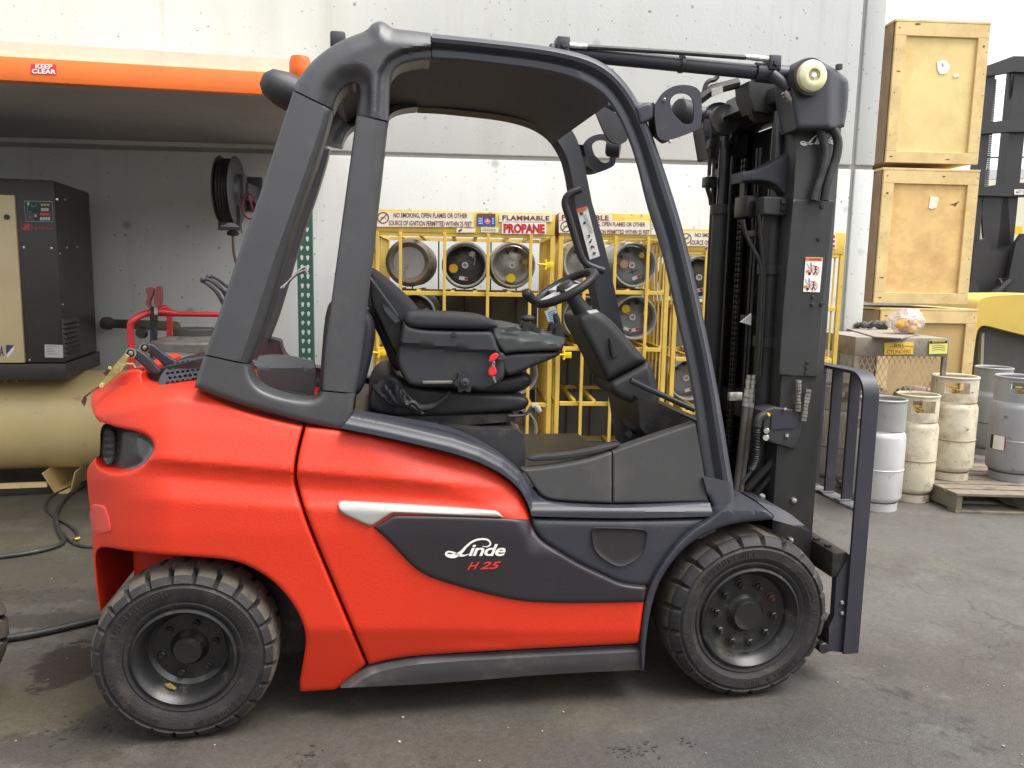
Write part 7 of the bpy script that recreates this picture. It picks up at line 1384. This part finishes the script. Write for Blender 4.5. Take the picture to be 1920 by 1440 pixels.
# distant shed roof glimpsed through that mast
shed = thing('far_shed', 'white distant shed glimpsed through the black mast at the right', 'shed', tuple(AD(1880, 500, 40) * [1, 1, 0]))
b = MB(); p = AD(1850, 337, 40); q_ = AD(2100, 331, 46); e_ = AD(1850, 500, 40); b.prism([np.array([p[0], p[1], 0]), np.array([q_[0], q_[1], 0]), q_, p], FH * 8); b.build('shed_wall', mat('pale_shed', (.5, .47, .36), .7), shed, 0)
b = MB(); b.prism([p + np.array([0, 0, .02]), q_ + np.array([0, 0, .02]), AD(2100, 313, 46) + FH * 0, AD(1850, 318, 40)], FH * 8.5); b.build('shed_roof', mat('grey_roof', (.35, .36, .34), .6), shed, 0)
b = MB(); b.tube([AD(1835, 296, 30), AD(1950, 294, 30), AD(2200, 285, 30)], .03, 6); wr_ = tag(b.build('overhead_wire', DMK), 'thin overhead wire crossing the white sky behind the black mast', 'wire')

# =================================================================== hoses on the ground, dark tyre, litter
def ghose(label, pts, r=.013, m=HOSE):
    b = MB(); b.tube(smooth3([np.array(G(x, y, r)) for x, y in pts], 3), r, 10); return tag(b.build('air_hose', m, None, 60), label, 'hose', 'hoses on the ground')
ghose('thin black hose looped in a coil on the ground behind the truck', [(176, 900), (150, 905), (120, 918), (95, 930), (84, 945), (88, 958), (110, 975), (135, 988), (147, 1002), (142, 1018), (138, 1022)], .008)
ghose('black hose curving from the left edge to the coil behind the truck', [(-40, 1050), (0, 1044), (50, 1038), (100, 1027), (123, 1016), (112, 1000), (104, 975), (108, 955), (125, 930), (150, 914), (165, 904)], .013)
ghose('hose ending in a brass coupling beside the counterweight', [(230, 1020), (175, 1026), (150, 1024), (130, 1014), (118, 1000)], .009)
ghose('thick black hose running under the rear wheel from the left edge', [(-60, 1204), (0, 1199), (60, 1190), (120, 1177), (190, 1160), (260, 1140)], .016)
b = MB(); b.cyl(G(139, 1012, .012), G(149, 1009, .012), .012, 10); tag(b.build('hose_coupling', BRASS), 'small brass hose coupling on the ground behind the counterweight', 'coupling')
b = MB(); tm_ = tyre_mesh(.27, .2, .15, 20, 'far_tyre'); oc = thing('vehicle_wheel', 'dark wheel of another vehicle just entering at the left edge', 'wheel', (0, 0, 0)); newobj('tyre', tm_, oc)
b = MB(); b.lathe([(.15, .02), (.14, .03), (.13, .07), (0, .06)], (0, 0, 0), (0, 1, 0), 32); newobj('rim', b.mesh('rim', RIMM), oc)
wp = G(-182, 1352); oc.location = (float(wp[0]), float(wp[1]), .265); oc.rotation_euler = (0, 0, math.radians(-12))
fl = MB(); r6 = random.Random(4)
for cx, cy, sx, sy, n in ((575, 1414, 28, 17, 22), (1180, 1408, 34, 14, 24), (1280, 1392, 16, 8, 8), (170, 1370, 90, 30, 40), (60, 1110, 90, 30, 26), (1225, 1402, 60, 16, 20)):
    for k in range(n):
        p = np.array(G(cx + r6.gauss(0, sx * .6), cy + r6.gauss(0, sy * .6), .003)); s_ = r6.uniform(.002, .007); a = r6.random() * 6
        fl.add([p + np.array([math.cos(a + i * 1.05) * s_ * r6.uniform(.5, 1.5), math.sin(a + i * 1.05) * s_ * r6.uniform(.5, 1.2), 0]) for i in range(6)], [tuple(range(6))])
fo_ = fl.build('dirt_flakes', mat('black_flakes', (.042, .037, .033), .8), None, 0); fo_['kind'] = 'stuff'; fo_['label'] = 'clusters of small black flakes and pits on the ground'; fo_['category'] = 'dirt'
lit = MB(); r5 = random.Random(11)
for k in range(80):
    x, y = r5.uniform(0, 1920), r5.uniform(1000, 1436)
    if 170 < x < 1560 and y < 1330: continue
    p = np.array(G(x, y, .002)); s_ = r5.uniform(.0015, .004) * (1.5 if r5.random() < .1 else 1); a = r5.random() * 6; P = [p + np.array([math.cos(a + i * 1.3) * s_ * r5.uniform(.6, 1.3), math.sin(a + i * 1.3) * s_ * r5.uniform(.6, 1.3), 0]) for i in range(5)]; lit.prism(P, (0, 0, s_ * .6))
lo_ = lit.build('litter', mat('pale_chips', (.3, .28, .25), .7, var=.4, vscale=30), None, 0); lo_['kind'] = 'stuff'; lo_['label'] = 'scattered pale grit and chips on the stained ground'; lo_['category'] = 'litter'
S.cycles.use_denoising = True
